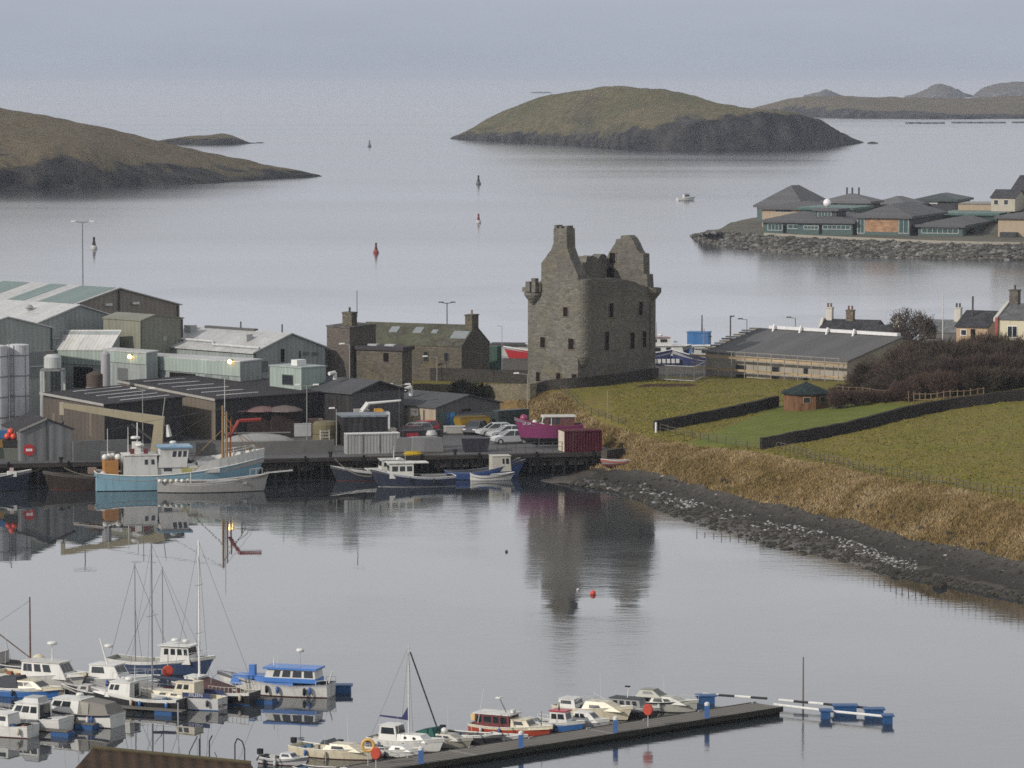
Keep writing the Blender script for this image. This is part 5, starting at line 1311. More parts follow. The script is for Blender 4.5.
b.cabin(.28, .50, 1.5, .38, 2.15, .25, .1, .85, GRYH, GRYH, (), 1, name='flybridge', over=0); foredeck(b, .66, .95, 2.0, .6, .45, .1, HW_); b.pulpit(.7); b.box(.02,.22,-1.0,1.0,.7,.98,HW_,'cockpit_seat')
b = Boat('motor_cruiser', 'white cruiser with grey canvas stern cover and radar dome', 73, 723, GL, 8.0, 2.8, 1.0, HW_, strake=NAVY, boot=NAVY, tr=.85, bow=.4, rail=V((.25,.22,.17)))
b.cabin(.34, .74, 2.2, 1.2, .85, .7, 0, .86, None, None, [(.34,.62),(.66,.93)], 3, wz=(.52,.88)); b.radar(.42, 2.35, .3); foredeck(b, .74, .96, 2.0, .5, .4, .1, HW_)
m = MB(); X0, X1 = b.X(.02), b.X(.36)
m.hexa([(X0,-1.15,.95),(X1,-1.2,.95),(X1,1.2,.95),(X0,1.15,.95)], [(X0+.5,-.85,1.85),(X1,-.95,2.1),(X1,.95,2.1),(X0+.5,.85,1.85)]).build('canvas_cover', CANV, b.t)
m = MB(); m.hexa([(X1-.95,1.205,1.0),(X1-.45,1.21,1.0),(X1-.45,1.22,1.0),(X1-.95,1.22,1.0)], [(X1-.9,.99,1.9),(X1-.1,.97,2.0),(X1-.1,.99,2.0),(X1-.9,1.01,1.9)]).build('canvas_flap', CANV2, b.t)
b.pulpit(.68); b.mast(.44, 1.0, .03, 2.2); b.fender((.25,), 1)
p = P(107, 724.5, 0); dg = MB().hexa([(-1.15,-.28,.25),(1.1,-.28,.25),(1.1,.28,.25),(-1.15,.28,.25)], [(-1.3,-.16,1.25),(.95,-.16,1.35),(.95,.16,1.35),(-1.3,.16,1.25)])
dg = MB().prism([(-1.2,.15),(1.1,.2),(1.2,.7),(1.0,1.2),(.4,1.45),(-.6,1.35),(-1.15,.9)], -.22, .22)
tag(dg.build('inflatable_dinghy', paint((.26,.26,.27), .6), loc=p, rz=R_(20)), 'grey inflatable dinghy stowed on its side behind the canvas covered cruiser', 'dinghy')
b = Boat('work_boat', 'open dark hulled boat with white forward wheelhouse and radar, in front of the sailing yacht', 137, 707.5, GL, 8.4, 2.7, .95, BBLK, BBLK, HW_, V((.22,.22,.22)), bow=.5, tr=.85)
b.cabin(.52, .80, 1.8, 1.25, .85, .5, 0, .88, None, None, [(.50,.70),(.75,.92)], 3, (.15,.55,.05,.9), wz=(.5,.86)); b.radar(.58, 2.35, .35); b.mast(.52, 1.4, .035, 2.1, HW_); foredeck(b, .80, .97, 1.5, .4, .35, .1, HW_); b.pulpit(.8)
b.box(.55,.56,-.3,.3,1.0,1.8,MAR,'door'); b.box(.2,.3,-.4,.4,.7,1.0,GRYH,'engine_box'); b.fender((.1,.4), 1, BLUE)
b = Boat('sailing_yacht', 'cream decked yacht with blue boom cover, dark spray dodger and bare mast', 174, 706, GL, 8.8, 2.7, .95, V((.50,.50,.49)), BLUE, None, CRM, bow=.35, stern=.05, tr=.6, rake=.14)
b.cabin(.36, .78, 1.7, .45, .85, .5, 0, .86, CRM, None, [(.15,.32),(.45,.62)], 0, over=0, wz=(.35,.75)); b.cabin(.24, .46, 1.6, 1.0, 1.15, .3, .05, .88, CRM, CRM, [(.3,.55),(.65,.9)], 2, over=.05)
p_ = proj(b.o + Vector((0,0,1)));
def mast_px(b, px, py_top, r, mat, zb=.9, name='mast', d_off=0):
    """a vertical spar standing on the boat's centreline at the given sight line"""
    hd = Vector((math.cos(b.hd), math.sin(b.hd), 0)); u = fitx(b.o, hd, px); q = b.o+hd*u; h = zat(q.x, q.y, py_top)
    u, h = u/KXY, (h-b.o.z)/KZ; MB().tube((u,0,zb), (u,0,h), r, r*.7, 8).build(name, mat, b.t); return u, h
u, h = mast_px(b, 152.5, 543, .075, paint((.20,.21,.22), .4), 1.2)
b.ropes([((u,0,h-.1),(b.L/2*.98,0,1.3)), ((u,0,h-.1),(-b.L/2,0,1.0)), ((u,0,h*.97),(u-.2,1.2,.95))], .010)
MB().tube((u,-.9,h*.55),(u,.9,h*.55),.025).build('spreader', STL, b.t)
MB().tube((u-.1,0,2.35),(u-3.6,0,2.15),.13,.16,8).add([(u-.15,-.05,3.3),(u-.15,.05,3.3),(u-.9,.12,2.4),(u-.9,-.12,2.4)],[(0,1,2,3)]).build('boom_cover', paint((.045,.055,.09), .8), b.t)
for sy in (-1, 1):
    sgn = MB().box(b.X(.06), b.X(.34), sy*1.12-.01, sy*1.12+.01, 1.05, 1.42).build('spray_dodger', paint((.04,.05,.12), .8), b.t)
tx = bpy.data.curves.new('lettering', 'FONT'); tx.body = 'EILEEN'; tx.size = .40; tx.extrude = .004; tx.align_x = 'CENTER'; tx.align_y = 'CENTER'; tx.materials.append(paint((.5,.5,.52), .6, .05, 1, 0))
tf = bpy.data.objects.new('font', tx); COL.objects.link(tf); bpy.context.view_layer.update(); to = bpy.data.objects.new('lettering', bpy.data.meshes.new_from_object(tf.evaluated_get(bpy.context.evaluated_depsgraph_get()))); COL.objects.link(to); bpy.data.objects.remove(tf); to.parent = b.t; to.location = (b.X(.20), 1.14, 1.25); to.rotation_euler = (math.pi/2, 0, math.pi)
b.pulpit(.8, .55); b.rails(.3,.8,.5,STL,3,'lifelines',.012)
b = Boat('fishing_boat', 'black hulled boat with maroon canopy and rails astern, tall pale mast', 213, 701, GL, 7.6, 2.5, .95, BBLK, BLUE, HW_, V((.25,.23,.2)), bow=.45, tr=.8)
b.cabin(.62, .84, 1.7, 1.05, .95, .4, 0, .9, None, None, [(.2,.45),(.55,.85)], 2); 
m = MB(); Xa, Xb = b.X(.22), b.X(.66)
m.hexa([(Xa,-1.0,1.0),(Xb,-1.0,1.0),(Xb,1.0,1.0),(Xa,1.0,1.0)], [(Xa+.9,-.7,1.35),(Xb,-.85,1.95),(Xb,.85,1.95),(Xa+.9,.7,1.35)]).build('canopy', paint((.10,.06,.06), .85), b.t)
b.rails(.0,.5,.5,V((.42,.40,.36)),1,'guard_rail',.025)
u, h = mast_px(b, 199.5, 540, .10, paint((.66,.66,.66), .35, .05, 1, .05), .9)
b.ropes([((u,0,h-.1),(b.L/2*.98,0,1.3)), ((u,0,h-.1),(-b.L/2,0,1.2)), ((u,0,h*.95),(u-.3,1.1,1.0)), ((u,0,h*.95),(u-.3,-1.1,1.0))], .012)
for f_ in (.42,.72): MB().tube((u,-.8,h*f_),(u,.8,h*f_),.022).build('spreader', STL, b.t)
b = Boat('fishing_boat', 'dark blue and white fishing boat with white wheelhouse and twin masts behind the cluster', 163, 673, -20, 9.6, 3.1, 1.05, V((.035,.06,.12)), NAVY, HW_, V((.30,.30,.28)), bow=.75, stern=.2, tr=.8, rake=.12)
b.cabin(.52, .80, 2.1, 1.55, 1.0, .25, .1, .92, None, None, [(.12,.28),(.36,.52),(.60,.76),(.84,.96)], 3, over=.22, rth=.10, wz=(.52,.86)); b.radar(.62, 2.95, .35); b.radar(.70, 2.85, .3, .4); b.rails(.84,.99,.5,V((.5,.5,.5)))
ms = paint((.22,.22,.22), .5)
u, h = mast_px(b, 135.5, 563, .06, ms, .9); u2, h2 = mast_px(b, 163, 567, .06, ms, .9)
b.ropes([((u,0,h-.2),(u2+.8,0,1.4)), ((u2,0,h2-.2),(u-.9,0,1.3)), ((u2,0,h2-.3),(u2+2.2,.6,2.2)), ((u,0,h-.1),(-b.L/2,0,1.3)), ((u,0,h*.6),(u,1.2,1.1))], .015)
b = Boat('motor_boat', 'white motor boat with large raked windscreen wheelhouse and radar mast', 42, 688, -25, 8.4, 2.8, 1.15, V((.52,.51,.48)), None, None, CRM, bow=.5, tr=.85)
b.cabin(.34, .84, 2.2, 1.35, 1.0, .75, .05, .88, None, V((.45,.44,.40)), [(.05,.26),(.32,.48),(.54,.72)], 3, over=.1, wz=(.42,.88)); b.mast(.62, 1.5, .06, 2.3, HW_); b.radar(.62, 3.9, .42); foredeck(b, .84, .99, 1.8, .5, .3, .05, HW_)
b = Boat('motor_cruiser', 'low white cuddy cruiser with bright blue hull below the dark canopy, left side', 24, 696, -25, 7.0, 2.5, .75, BLUE, BLUE, HW_, CRM, bow=.3, tr=.85)
b.cabin(.40, .82, 1.9, .62, .8, 1.0, .3, .8, CRM, None, [(.12,.42),(.46,.75)], 2, over=0, wz=(.3,.8)); foredeck(b, .82, .98, 1.6, .4, .25, .05, CRM)
m = MB().hexa([(b.X(.1),-.95,.8),(b.X(.5),-1,.8),(b.X(.5),1,.8),(b.X(.1),.95,.8)], [(b.X(.2),-.7,1.55),(b.X(.46),-.75,1.7),(b.X(.46),.75,1.7),(b.X(.2),.7,1.55)]).build('canvas_cover', paint((.06,.065,.075), .85), b.t)
b = Boat('motor_cruiser', 'grey white cruiser with pale leaning radar mast in the middle of the cluster', 115, 689, -25, 8.8, 2.8, 1.0, V((.34,.34,.34)), None, None, V((.36,.40,.42)), bow=.5, tr=.85)
b.cabin(.28, .62, 2.1, 1.2, .9, .7, .1, .86, None, None, [(.10,.55)], 2, over=.08, wz=(.45,.88)); b.mast(.42, 2.2, .09, 2.1, HW_, -.7); b.radar(.42, 3.6, .36, .25); foredeck(b, .62, .97, 1.9, .5, .4, .08, V((.40,.43,.45))); b.pulpit(.62, .5)
b = Boat('fishing_boat', 'dark fishing boat at the left edge with brown mast and derrick boom', 12, 675, 158, 9.0, 3.0, 1.0, V((.05,.055,.07)), None, None, V((.16,.15,.14)), bow=.5, tr=.8)
b.cabin(.58, .75, 1.8, 1.0, 1.0, .2, .05, .92, V((.35,.34,.32)), None, [(.2,.5)], 2)
u, h = mast_px(b, 30.5, 597, .085, wood((.14,.07,.05), 3), .9)
b.ropes([((u,0,1.6),(u+3.6,.2,4.1))], .06, wood((.12,.08,.06), 3), 'derrick_boom'); b.ropes([((u+3.6,.2,4.1),(u+3.6,.2,1.0)), ((u+2.2,.2,3.2),(u+1.6,.3,1.1)), ((u,0,h-.3),(u+3.6,.2,4.1))], .015)
b.ball(.20, .3, 1.45, .62, CRM, 'life_raft')
b = Boat('work_boat', 'small dark open boat with grey cover between the white cruisers at left', 92, 699, GL, 5.6, 2.1, .7, BBLK, None, None, V((.3,.29,.27)), bow=.4, tr=.8)
b.cabin(.5,.72,1.3,.6,.6,.3,0,.85,V((.36,.35,.33)),None,[(.2,.7)],1,over=0); 

# finger pontoons and their floats under the cluster
FLB = paint((.02,.075,.20), .5, .2); FDK = wood((.14,.13,.115), 5)
def finger(px, py, head, L_, floats, label, rail=False, w=.7, bars=None):
    p = P(px, py, 0); t_ = thing('finger_pontoon', label, 'pontoon', p, R_(head))
    MB().box(-L_/2, L_/2, -w/2, w/2, .30, .38).build('deck', FDK, t_)
    for f_ in floats: MB().box(L_*(f_-.5)-.65, L_*(f_-.5)+.65, -w/2-.12, w/2+.12, -.35, .28).build('float', FLB, t_)
    return t_
finger(36, 734, GL+2, 5.0, (.1,.9), 'finger pontoon on blue floats between the two nearest white cruisers')
finger(66, 727, GL+2, 4.5, (.15,.85), 'finger pontoon on blue floats beside the canvas covered cruiser')
finger(148, 713.5, GL+2, 5.5, (.25,), 'finger pontoon on blue floats in front of the dark work boat')
finger(192, 708, GL+2, 5.0, (.4,), 'finger pontoon on blue floats between the yacht and the black hulled boat')
finger(254, 702.5, 160, 3.0, (.2,), 'finger pontoon on blue floats below the bright blue boat')
def boomfloat(pts, floats, label, striped, fw=.5):
    o_ = P(*pts[0], 0); t_ = thing('mooring_boom', label, 'boom', o_)
    W1, W2 = paint((.62,.62,.60), .5, .05), paint((.03,.03,.035), .6)
    for a, b_ in zip(pts, pts[1:]):
        A, B2 = P(*a, 0)-o_, P(*b_, 0)-o_; A.z = B2.z = .45; n = max(1, int((B2-A).length/1.1)) if striped else 1
        m = MB()
        for k in range(n): m.tube(A.lerp(B2, k/n), A.lerp(B2, (k+1)/n), .09, None, 6, k % 2)
        m.build('boom', [W1, W2], t_)
    for (x0, x1, y_) in floats:
        A, B2 = P(x0, y_, 0)-o_, P(x1, y_, 0)-o_; hx = (B2-A).length/2; c_ = (A+B2)/2
        f = MB().box(c_.x-hx, c_.x+hx, c_.y-.45, c_.y+.45, -.3, .48).box(c_.x-hx-.12, c_.x+hx+.12, c_.y-.5, c_.y+.5, .485, .58).build('float', FLB, t_)
    return t_
boomfloat([(321,689),(345,692.5)], [(335.5,351,692.5),(319,327,696)], 'mooring float boom astern of the bright blue boat', False)
boomfloat([(703,700.5),(767,705)], [(697,714.5,703)], 'striped mooring boom with blue float at the left of the pontoon end', True)
boomfloat([(779,706.5),(884,716)], [(834,856,713),(865,883,716.5)], 'striped mooring boom with two blue floats, farther of the pair right of the pontoon', True)
boomfloat([(774,711),(828,717.5),(889,723.5)], [(821,830,718),(883,892,723)], 'plain white mooring boom with small blue floats, nearer of the pair right of the pontoon', False)

# ---- main pontoon
A, B2 = P(430, 763, .5), P(782, 707, .5)
pd = (B2-A).normalized(); A2 = A - pd*14; ang = math.atan2(pd.y, pd.x); pl_ = (B2-A2).length; PWD = 2.6
pn = thing('pontoon', 'long grey walkway pontoon with boats berthed along its far side', 'pontoon', Vector((A2.x, A2.y, 0)), ang)
PDK = paint((.165,.155,.14), .9, .25, .6, .2)
MB().box(0, pl_, 0, PWD, .38, .5).build('deck', PDK, pn)
MB().box(.1, pl_-.1, .12, PWD-.12, -.4, .375).build('flotation', paint((.02,.022,.016), .9, .3), pn)
pm = MB()
for k in range(int(pl_/.6)): pm.box(k*.6, k*.6+.03, .06, PWD-.06, .500, .506)
pm.build('plank_joints', paint((.04,.04,.036), .9), pn)
for k in range(int(pl_/12)): MB().box(6+k*12-.05, 6+k*12, .02, PWD-.02, .5, .53).build('hinge_plate', paint((.2,.2,.2), .6), pn)
for k in range(9):
    MB().box(4+k*5.2-.18, 4+k*5.2+.18, PWD-.3, PWD-.2, .5, .62).build('cleat', paint((.25,.25,.25), .5), pn)
for y0 in (-.12, PWD+.005): MB().box(0, pl_, y0, y0+.115, .2, .53).build('fender_strip', paint((.035,.036,.028), .8), pn)
def onp(px, frac):
    """point on the pontoon deck at a picture column, frac across from the near edge"""
    o2 = Vector((A2.x, A2.y, .5)) + Vector((-pd.y, pd.x, 0))*PWD*frac
    return o2 + pd*fitx(o2, pd, px)
BLP = paint((.05,.13,.33), .5)
def pedestal(px, label):
    t_ = thing('service_pedestal', label, 'pedestal', onp(px, .12))
    MB().box(-.16,.16,-.16,.16,0,.82).build('post', BLP, t_); MB().lathe([(.17,0),(.17,.16),(.05,.24)], (0,0,.825), 10).build('cap', paint((.6,.6,.6), .5), t_)
pedestal(421, 'blue pontoon service pedestal below the tall yacht mast'); pedestal(521, 'blue pontoon service pedestal in front of the maroon cabin boat'); pedestal(615.5, 'blue pontoon service pedestal in front of the dark cabin boat'); pedestal(707, 'blue pontoon service pedestal nearest the outer pontoon end')
ORB = paint((.40,.05,.025), .45, .08, 1, .05)
def lifecab(px, label, zc=1.15, fr=.2):
    t_ = thing('lifebuoy_housing', label, 'lifebuoy', onp(px, fr), R_(-20))
    MB().tube((0,0,0),(0,0,zc),.035).build('post', STL, t_)
    m = MB().lathe([(.01,-.11),(.29,-.11),(.34,-.05),(.34,.05),(.29,.11),(.01,.11)], n=18); m.v = [(v[0], v[2]-.0, zc+v[1]*1.15) for v in m.v]; m.build('housing', ORB, t_)
lifecab(376, 'red lifebuoy housing on a post at the left end of the pontoon', 1.0); lifecab(648, 'red lifebuoy housing on a post beside the dark cabin boat', 1.1)
p = P(168, 681, 0); t_ = thing('lifebuoy_housing', 'round red lifebuoy housing among the yacht masts of the left cluster', 'lifebuoy', p)
MB().tube((0,0,-.5),(0,0,1.9),.04).build('post', STL, t_); m = MB().lathe([(.01,-.11),(.34,-.11),(.4,-.05),(.4,.05),(.34,.11),(.01,.11)], n=18); m.v = [(v[0], v[2], zat(p.x,p.y,671)+v[1]) for v in m.v]; m.build('housing', ORB, t_)
p = onp(790, .5); p = P(803, 706, 0)
MB().tube((0,0,-2),(0,0,zat(p.x,p.y,657)),.08,.05,7).build('mooring_pile', paint((.16,.15,.14), .7), loc=p); tag(bpy.data.objects['mooring_pile'], 'slim dark pole standing at the outer end of the pontoon', 'pole')

# ---- boats along the pontoon (bows in)
HP = -27; KXY, KZ = .80, .74
b = Boat('tender', 'small pale grey tender at the bottom of the picture left of the cream cruiser', 285, 764, HP, 4.2, 1.7, .5, V((.42,.43,.44)), bow=.3, tr=.8)
b.cabin(.45,.75,1.2,.5,.5,.4,.1,.8,V((.44,.45,.46)),None,[(.15,.8)],1,over=0); b.outboard()
b = Boat('dinghy', 'green striped dinghy cut by the bottom edge of the picture', 322, 775, HP, 4.4, 1.7, .5, HW_, None, TEALB, bow=.3, tr=.8)
b = Boat('motor_cruiser', 'cream cuddy cruiser with low windscreen, bottom left end of the pontoon', 336, 757, HP, 7.4, 2.5, .75, CRM, None, None, CRM, bow=.35, tr=.88)
b.cabin(.40,.86,1.9,.55,.7,1.2,.4,.75,CRM,None,[(.22,.62)],0,over=0,wz=(.25,.68)); b.cabin(.36,.48,1.6,.38,1.15,.35,.25,.8,GLASS,None,(),0,over=0,name='windscreen'); b.outboard(); b.pulpit(.8,.35)
b = Boat('tender', 'white tender with black outboard between the cream cruiser and the yacht', 363, 755, HP, 3.8, 1.6, .55, V((.44,.45,.46)), bow=.25, tr=.9)
b.cabin(.1,.7,1.3,.4,.5,.3,.2,.75,CANV2,None,(),0,over=0,name='cover'); b.outboard()
p = onp(368, .75); m = MB(); M_, N2 = 20, 8
for i in range(M_):
    for j in range(N2):
        a, c2 = 2*math.pi*i/M_, 2*math.pi*j/N2; m.v.append(((.36+.09*math.cos(c2))*math.cos(a), .09*math.sin(c2), 1.25+(.36+.09*math.cos(c2))*math.sin(a)))
for i in range(M_):
    for j in range(N2): m.f.append((i*N2+j, ((i+1) % M_)*N2+j, ((i+1) % M_)*N2+(j+1) % N2, i*N2+(j+1) % N2)); m.m.append(0)
t_ = thing('lifebuoy', 'orange ring lifebuoy on a stand behind the red housing', 'lifebuoy', p); m.build('ring', paint((.62,.36,.10), .5), t_, True); MB().tube((0,0,0),(0,0,.8),.03).build('post', STL, t_)
b = Boat('motor_sailer', 'white motor sailer with tall thin mast and navy boom cover on the pontoon', 408, 749.5, HP, 6.6, 2.4, .85, HW_, None, None, V((.42,.42,.40)), bow=.4, tr=.8)
b.cabin(.16,.42,1.7,1.25,.8,.25,.1,.88,None,None,[(.12,.9)],1,(.12,.88,.35,.85),wz=(.45,.9)); b.cabin(.40,.80,1.7,.6,.8,.6,0,.82,None,None,(),0,over=0)
for t__ in (.52,.64):
    for sy in (-1,1): MB().ball((b.X(t__), sy*.77, 1.15), .13, 10, 6, sc=(1,.4,1)).build('porthole', GLASS, b.t)
u, h = mast_px(b, 408.8, 645, .075, paint((.55,.55,.55), .4), 1.3)
tip = u+1.75
fs = MB(); n_ = 26; q0, q1 = Vector((u+.15,0,h-.6)), Vector((b.L/2*.86,0,1.55))
for k in range(n_): fs.tube(q0.lerp(q1, k/n_), q0.lerp(q1, (k+1)/n_), .065, None, 6, k % 2)
fs.build('furled_jib', [paint((.025,.025,.03), .7), paint((.05,.05,.055), .7)], b.t)
b.ropes([((u,0,h-.1),(-b.L/2,0,1.0)), ((u,0,h-.3),(u-.2,1.1,.95)), ((u,0,h-.3),(u-.2,-1.1,.95))], .010); MB().tube((u,-.15,h),(u,.15,h+.25),.02).build('masthead_aerial', STL, b.t)
MB().tube((u-.05,0,2.65),(u-2.6,0,2.75),.11,.07,8).add([(u-.06,-.06,3.7),(u-.06,.06,3.7),(u-.6,.10,2.75),(u-.6,-.10,2.75),(u-.05,.1,2.6),(u-.05,-.1,2.6)],[(0,1,2,3),(0,5,4,1),(1,4,2),(0,3,5)]).build('boom_cover', paint((.035,.04,.11), .8), b.t)
b = Boat('cuddy_boat', 'small white cuddy boat tucked in front of the motor sailer', 396, 756, HP, 4.6, 1.9, .6, HW_, None, None, V((.42,.42,.40)), bow=.3, tr=.85)
b.cabin(.42,.86,1.4,.42,.55,.9,.3,.75,None,None,[(.3,.6)],0,over=0,wz=(.3,.7)); b.outboard()
b = Boat('motor_cruiser', 'olive grey cruiser with sea green canvas cover beside the motor sailer', 441, 746.5, HP, 5.8, 2.2, .75, V((.26,.25,.21)), BBLK, None, V((.3,.29,.25)), bow=.3, tr=.88)
b.cabin(.44,.86,1.7,.5,.7,1.0,.2,.75,V((.30,.29,.24)),None,[(.1,.38),(.45,.72)],0,over=0,wz=(.2,.75))
MB().hexa([(b.X(.04),-.95,.8),(b.X(.5),-1,.8),(b.X(.5),1,.8),(b.X(.04),.95,.8)], [(b.X(.2),-.7,1.35),(b.X(.42),-.72,1.65),(b.X(.42),.72,1.65),(b.X(.2),.7,1.35)]).build('canvas_cover', paint((.03,.10,.085), .85), b.t)
b.ball(.52,.35,1.35,.28,HW_,'fender_ball')
b = Boat('open_boat', 'white rimmed open boat with black hull left of the maroon cabin boat', 473, 743, HP, 5.2, 2.0, .75, BBLK, None, HW_, V((.09,.09,.085)), bow=.25, tr=.7, rail=HW_, railr=.06)
for t__ in (.3,.55): b.box(t__,t__+.07,-.8,.8,.55,.62,V((.25,.22,.18)),'thwart')
b.outboard()
b = Boat('cabin_boat', 'orange hulled boat with maroon wheelhouse and white roof on the pontoon', 513, 737, HP, 7.2, 2.4, .95, ORED, None, CRM, CRM, bow=.35, tr=.85)
b.cabin(.08,.52,1.9,1.25,.75,.1,.0,.95,MAR,V((.55,.55,.52)),[(.04,.20),(.26,.48),(.54,.70),(.75,.94)],2,(.15,.8,.45,.88),over=.14,rth=.1,wz=(.42,.86)); b.cabin(.52,.78,1.7,.75,.9,.55,0,.85,CRM,CRM,[(.2,.7)],2,over=.04); foredeck(b,.78,.97,1.5,.4,.3,.05,CRM)
b.box(.02,.10,-.75,.75,1.35,1.9,paint((.62,.42,.16), .4),'deck_locker'); b.mast(.40,1.4,.045,2.1,paint((.06,.06,.06)),-.7,.2); b.box(.28,.34,-.05,.45,3.3,3.42,HW_,'lamp_bar'); b.mast(.86,1.3,.04,1.2,paint((.12,.12,.12))); b.box(.47,.52,-.3,.3,2.15,2.42,HW_,'roof_box')
b.mast(.13,3.1,.03,1.2,HW_,.55,-1.05,'aerial')
b = Boat('dinghy', 'pale grey dinghy in front of the maroon wheelhouse', 508, 742.5, HP, 3.6, 1.6, .6, V((.36,.37,.38)), bow=.25, tr=.85, deck=V((.4,.4,.4)))
b = Boat('fishing_boat', 'little blue and white boat with red wheelhouse roof on the pontoon', 559, 730.5, HP, 4.7, 1.9, .75, V((.03,.11,.30)), None, HW_, V((.4,.4,.4)), bow=.35, tr=.85)
b.cabin(.38,.72,1.3,1.15,.6,.25,.02,.92,None,V((.34,.03,.05)),[(.1,.42),(.5,.88)],2,(.2,.5,.05,.85),over=.08,rth=.12,wz=(.45,.85)); b.mast(.5,.7,.07,1.85,RUB); b.rails(0,.3,.35,HW_)
b = Boat('cuddy_boat', 'grey hulled white cuddy boat right of the red roofed boat', 585, 727, HP, 4.5, 1.8, .65, V((.34,.345,.35)), None, HW_, V((.42,.42,.41)), bow=.3, tr=.85)
b.cabin(.30,.82,1.4,.85,.55,.9,.15,.8,None,None,[(.1,.32),(.38,.6)],2,over=0,wz=(.45,.85))
b = Boat('motor_cruiser', 'large cream cruiser with framed windscreen behind the small boats', 595, 718, HP, 7.0, 2.5, .95, CRM, BBLK, None, CRM, bow=.45, tr=.88)
b.cabin(.38,.90,2.0,.75,.85,1.6,.3,.72,CRM,None,[(.2,.55)],0,over=0,wz=(.25,.62)); m = MB()
for sy in (-1, 1): m.path([(b.X(.30),sy*.8,1.5),(b.X(.42),sy*.7,2.15),(b.X(.60),sy*.6,1.65)],.025,5)
m.path([(b.X(.42),-.7,2.15),(b.X(.42),.7,2.15)],.025,5).path([(b.X(.51),-.66,1.9),(b.X(.51),.66,1.9)],.025,5); m.build('windscreen_frame', STL, b.t)
b.cabin(.06,.30,1.8,.75,.9,.2,.1,.85,V((.5,.5,.48)),None,[(.15,.8)],1,over=.05,name='canopy')
b = Boat('cabin_boat', 'grey cabin boat with black hull and dark roof behind the right red housing', 632, 717, HP, 5.2, 2.1, .8, BBLK, None, V((.3,.3,.3)), V((.2,.2,.2)), bow=.3, tr=.85)
b.cabin(.16,.72,1.5,1.0,.7,.25,.02,.92,V((.24,.245,.25)),paint((.03,.036,.04),.6),[(.12,.26),(.34,.48),(.56,.68),(.76,.9)],2,over=.08,wz=(.48,.85)); b.mast(.42,1.0,.05,1.75,HW_,.1); b.box(.38,.46,-.1,.1,2.7,2.82,RUB,'camera_head')
b = Boat('motor_cruiser', 'olive and white sports cruiser with dark hull, last boat toward the pontoon end', 664, 710.5, HP, 6.4, 2.3, .85, V((.36,.36,.32)), BBLK, BBLK, V((.33,.33,.28)), bow=.4, tr=.88)
b.cabin(.34,.88,1.9,.62,.75,1.5,.3,.75,V((.36,.36,.31)),None,[(.1,.4),(.46,.7)],0,over=0,wz=(.25,.72)); b.cabin(.14,.52,1.6,.6,1.25,.9,.35,.72,V((.10,.11,.075)),V((.16,.17,.12)),[(.25,.8)],2,over=0,name='hardtop'); b.pulpit(.72,.4)
b.mast(.9,.9,.02,1.2,STL)

# ---- boats along the quay
QH = math.degrees(qa); KXY, KZ = 1.0, 1.0
b = Boat('trawler', 'large light blue and white fishing vessel with amber masts alongside the quay', 180, 488, QH, 17.6, 5.0, 1.55, LBL, paint((.06,.035,.03),.6), None, V((.30,.30,.29)), bow=1.5, stern=.35, tr=.78, rake=.08, full=2.6, bul=.5, rail=HW_, railr=.07, keel=-1.0)
N = 20; secs = []
for i in range(12, 21):
    t_ = i/20; p, q_ = b.rl[i], b.ri[i]; hh = .95 if i > 13 else (.25 if i == 12 else .7)
    secs.append((p, q_, hh))
for R2 in (0, 1):
    MB().loft([[s_[R2]+Vector((0,0,.02)), s_[R2]+Vector((.05*(k/8),(.06 if R2 == 0 else -.06),s_[2]))] for k, s_ in enumerate(secs)]).build('bow_bulwark', HW_, b.t)
b.rails(.80,.99,1.45,HW_,1,'bow_rail',.035)
b.cabin(.16,.36,3.2,2.1,1.5,.1,.05,.96,V((.50,.50,.48)),HW_,[(.62,.72),(.82,.92)],2,over=.1,wz=(.55,.8),name='deckhouse')
b.cabin(.36,.53,3.0,2.0,2.3,-.25,.3,1.0,V((.52,.52,.50)),V((.16,.30,.42)),[(.45,.58),(.64,.76),(.82,.94)],4,over=.22,rth=.16,wz=(.55,.85),name='wheelhouse')
b.cabin(.36,.60,2.8,.9,1.5,.05,0,.98,V((.46,.46,.44)),None,[(.15,.35)],0,over=0,name='casing')
b.box(.22,.27,-.35,.35,3.6,4.9,HW_,'funnel'); b.radar(.24,5.3,.5,.1); b.radar(.26,4.6,.45,-.6); b.mast(.25,3.2,.09,3.7,HW_); b.mast(.20,3.0,.05,3.4,HW_,0,.7)
for k in range(3): b.box(.20+.04*k,.225+.04*k,-1.3,-1.1,3.75,4.3,[MAR,HW_,MAR][k],'life_ring_box')
b.radar(.46,4.75,.35); b.box(.05,.13,-1.3,1.3,1.5,3.1,paint((.36,.17,.05), .6, .3),'net_drum')
for k in range(4): b.ball(.055+.025*k, -.9+.6*(k % 3), 3.45, .33, HW_, 'float_ball')
b.ball(.04,-1.5,1.75,.35,V((.5,.42,.38)),'float_ball')
b.mast(.075,4.8,.05,1.5,HW_); am = AMB
b.mast(.755,6.6,.17,1.9,am,0,0); b.mast(.775,6.0,.13,1.9,am,.0,-.5); b.mast(.80,5.2,.12,1.9,paint((.36,.10,.03), .5),.1,.3,'derrick'); b.mast(.77,9.4,.06,1.9,V((.5,.5,.48)),0,.3,'aerial')
X_ = b.X
b.ropes([((X_(.755),0,7.8),(X_(.92),0,3.6)), ((X_(.78),0,6.4),(X_(.97),0,4.0)), ((X_(.755),0,6.0),(X_(.57),.4,2.8))], .05, am, 'derrick')
b.ropes([((X_(.755),0,8.4),(X_(.985),0,3.6)), ((X_(.755),0,8.4),(X_(.4),0,4.7)), ((X_(.25),0,6.8),(X_(.755),0,8.2)), ((X_(.075),0,6.2),(X_(.25),0,6.8))], .022)
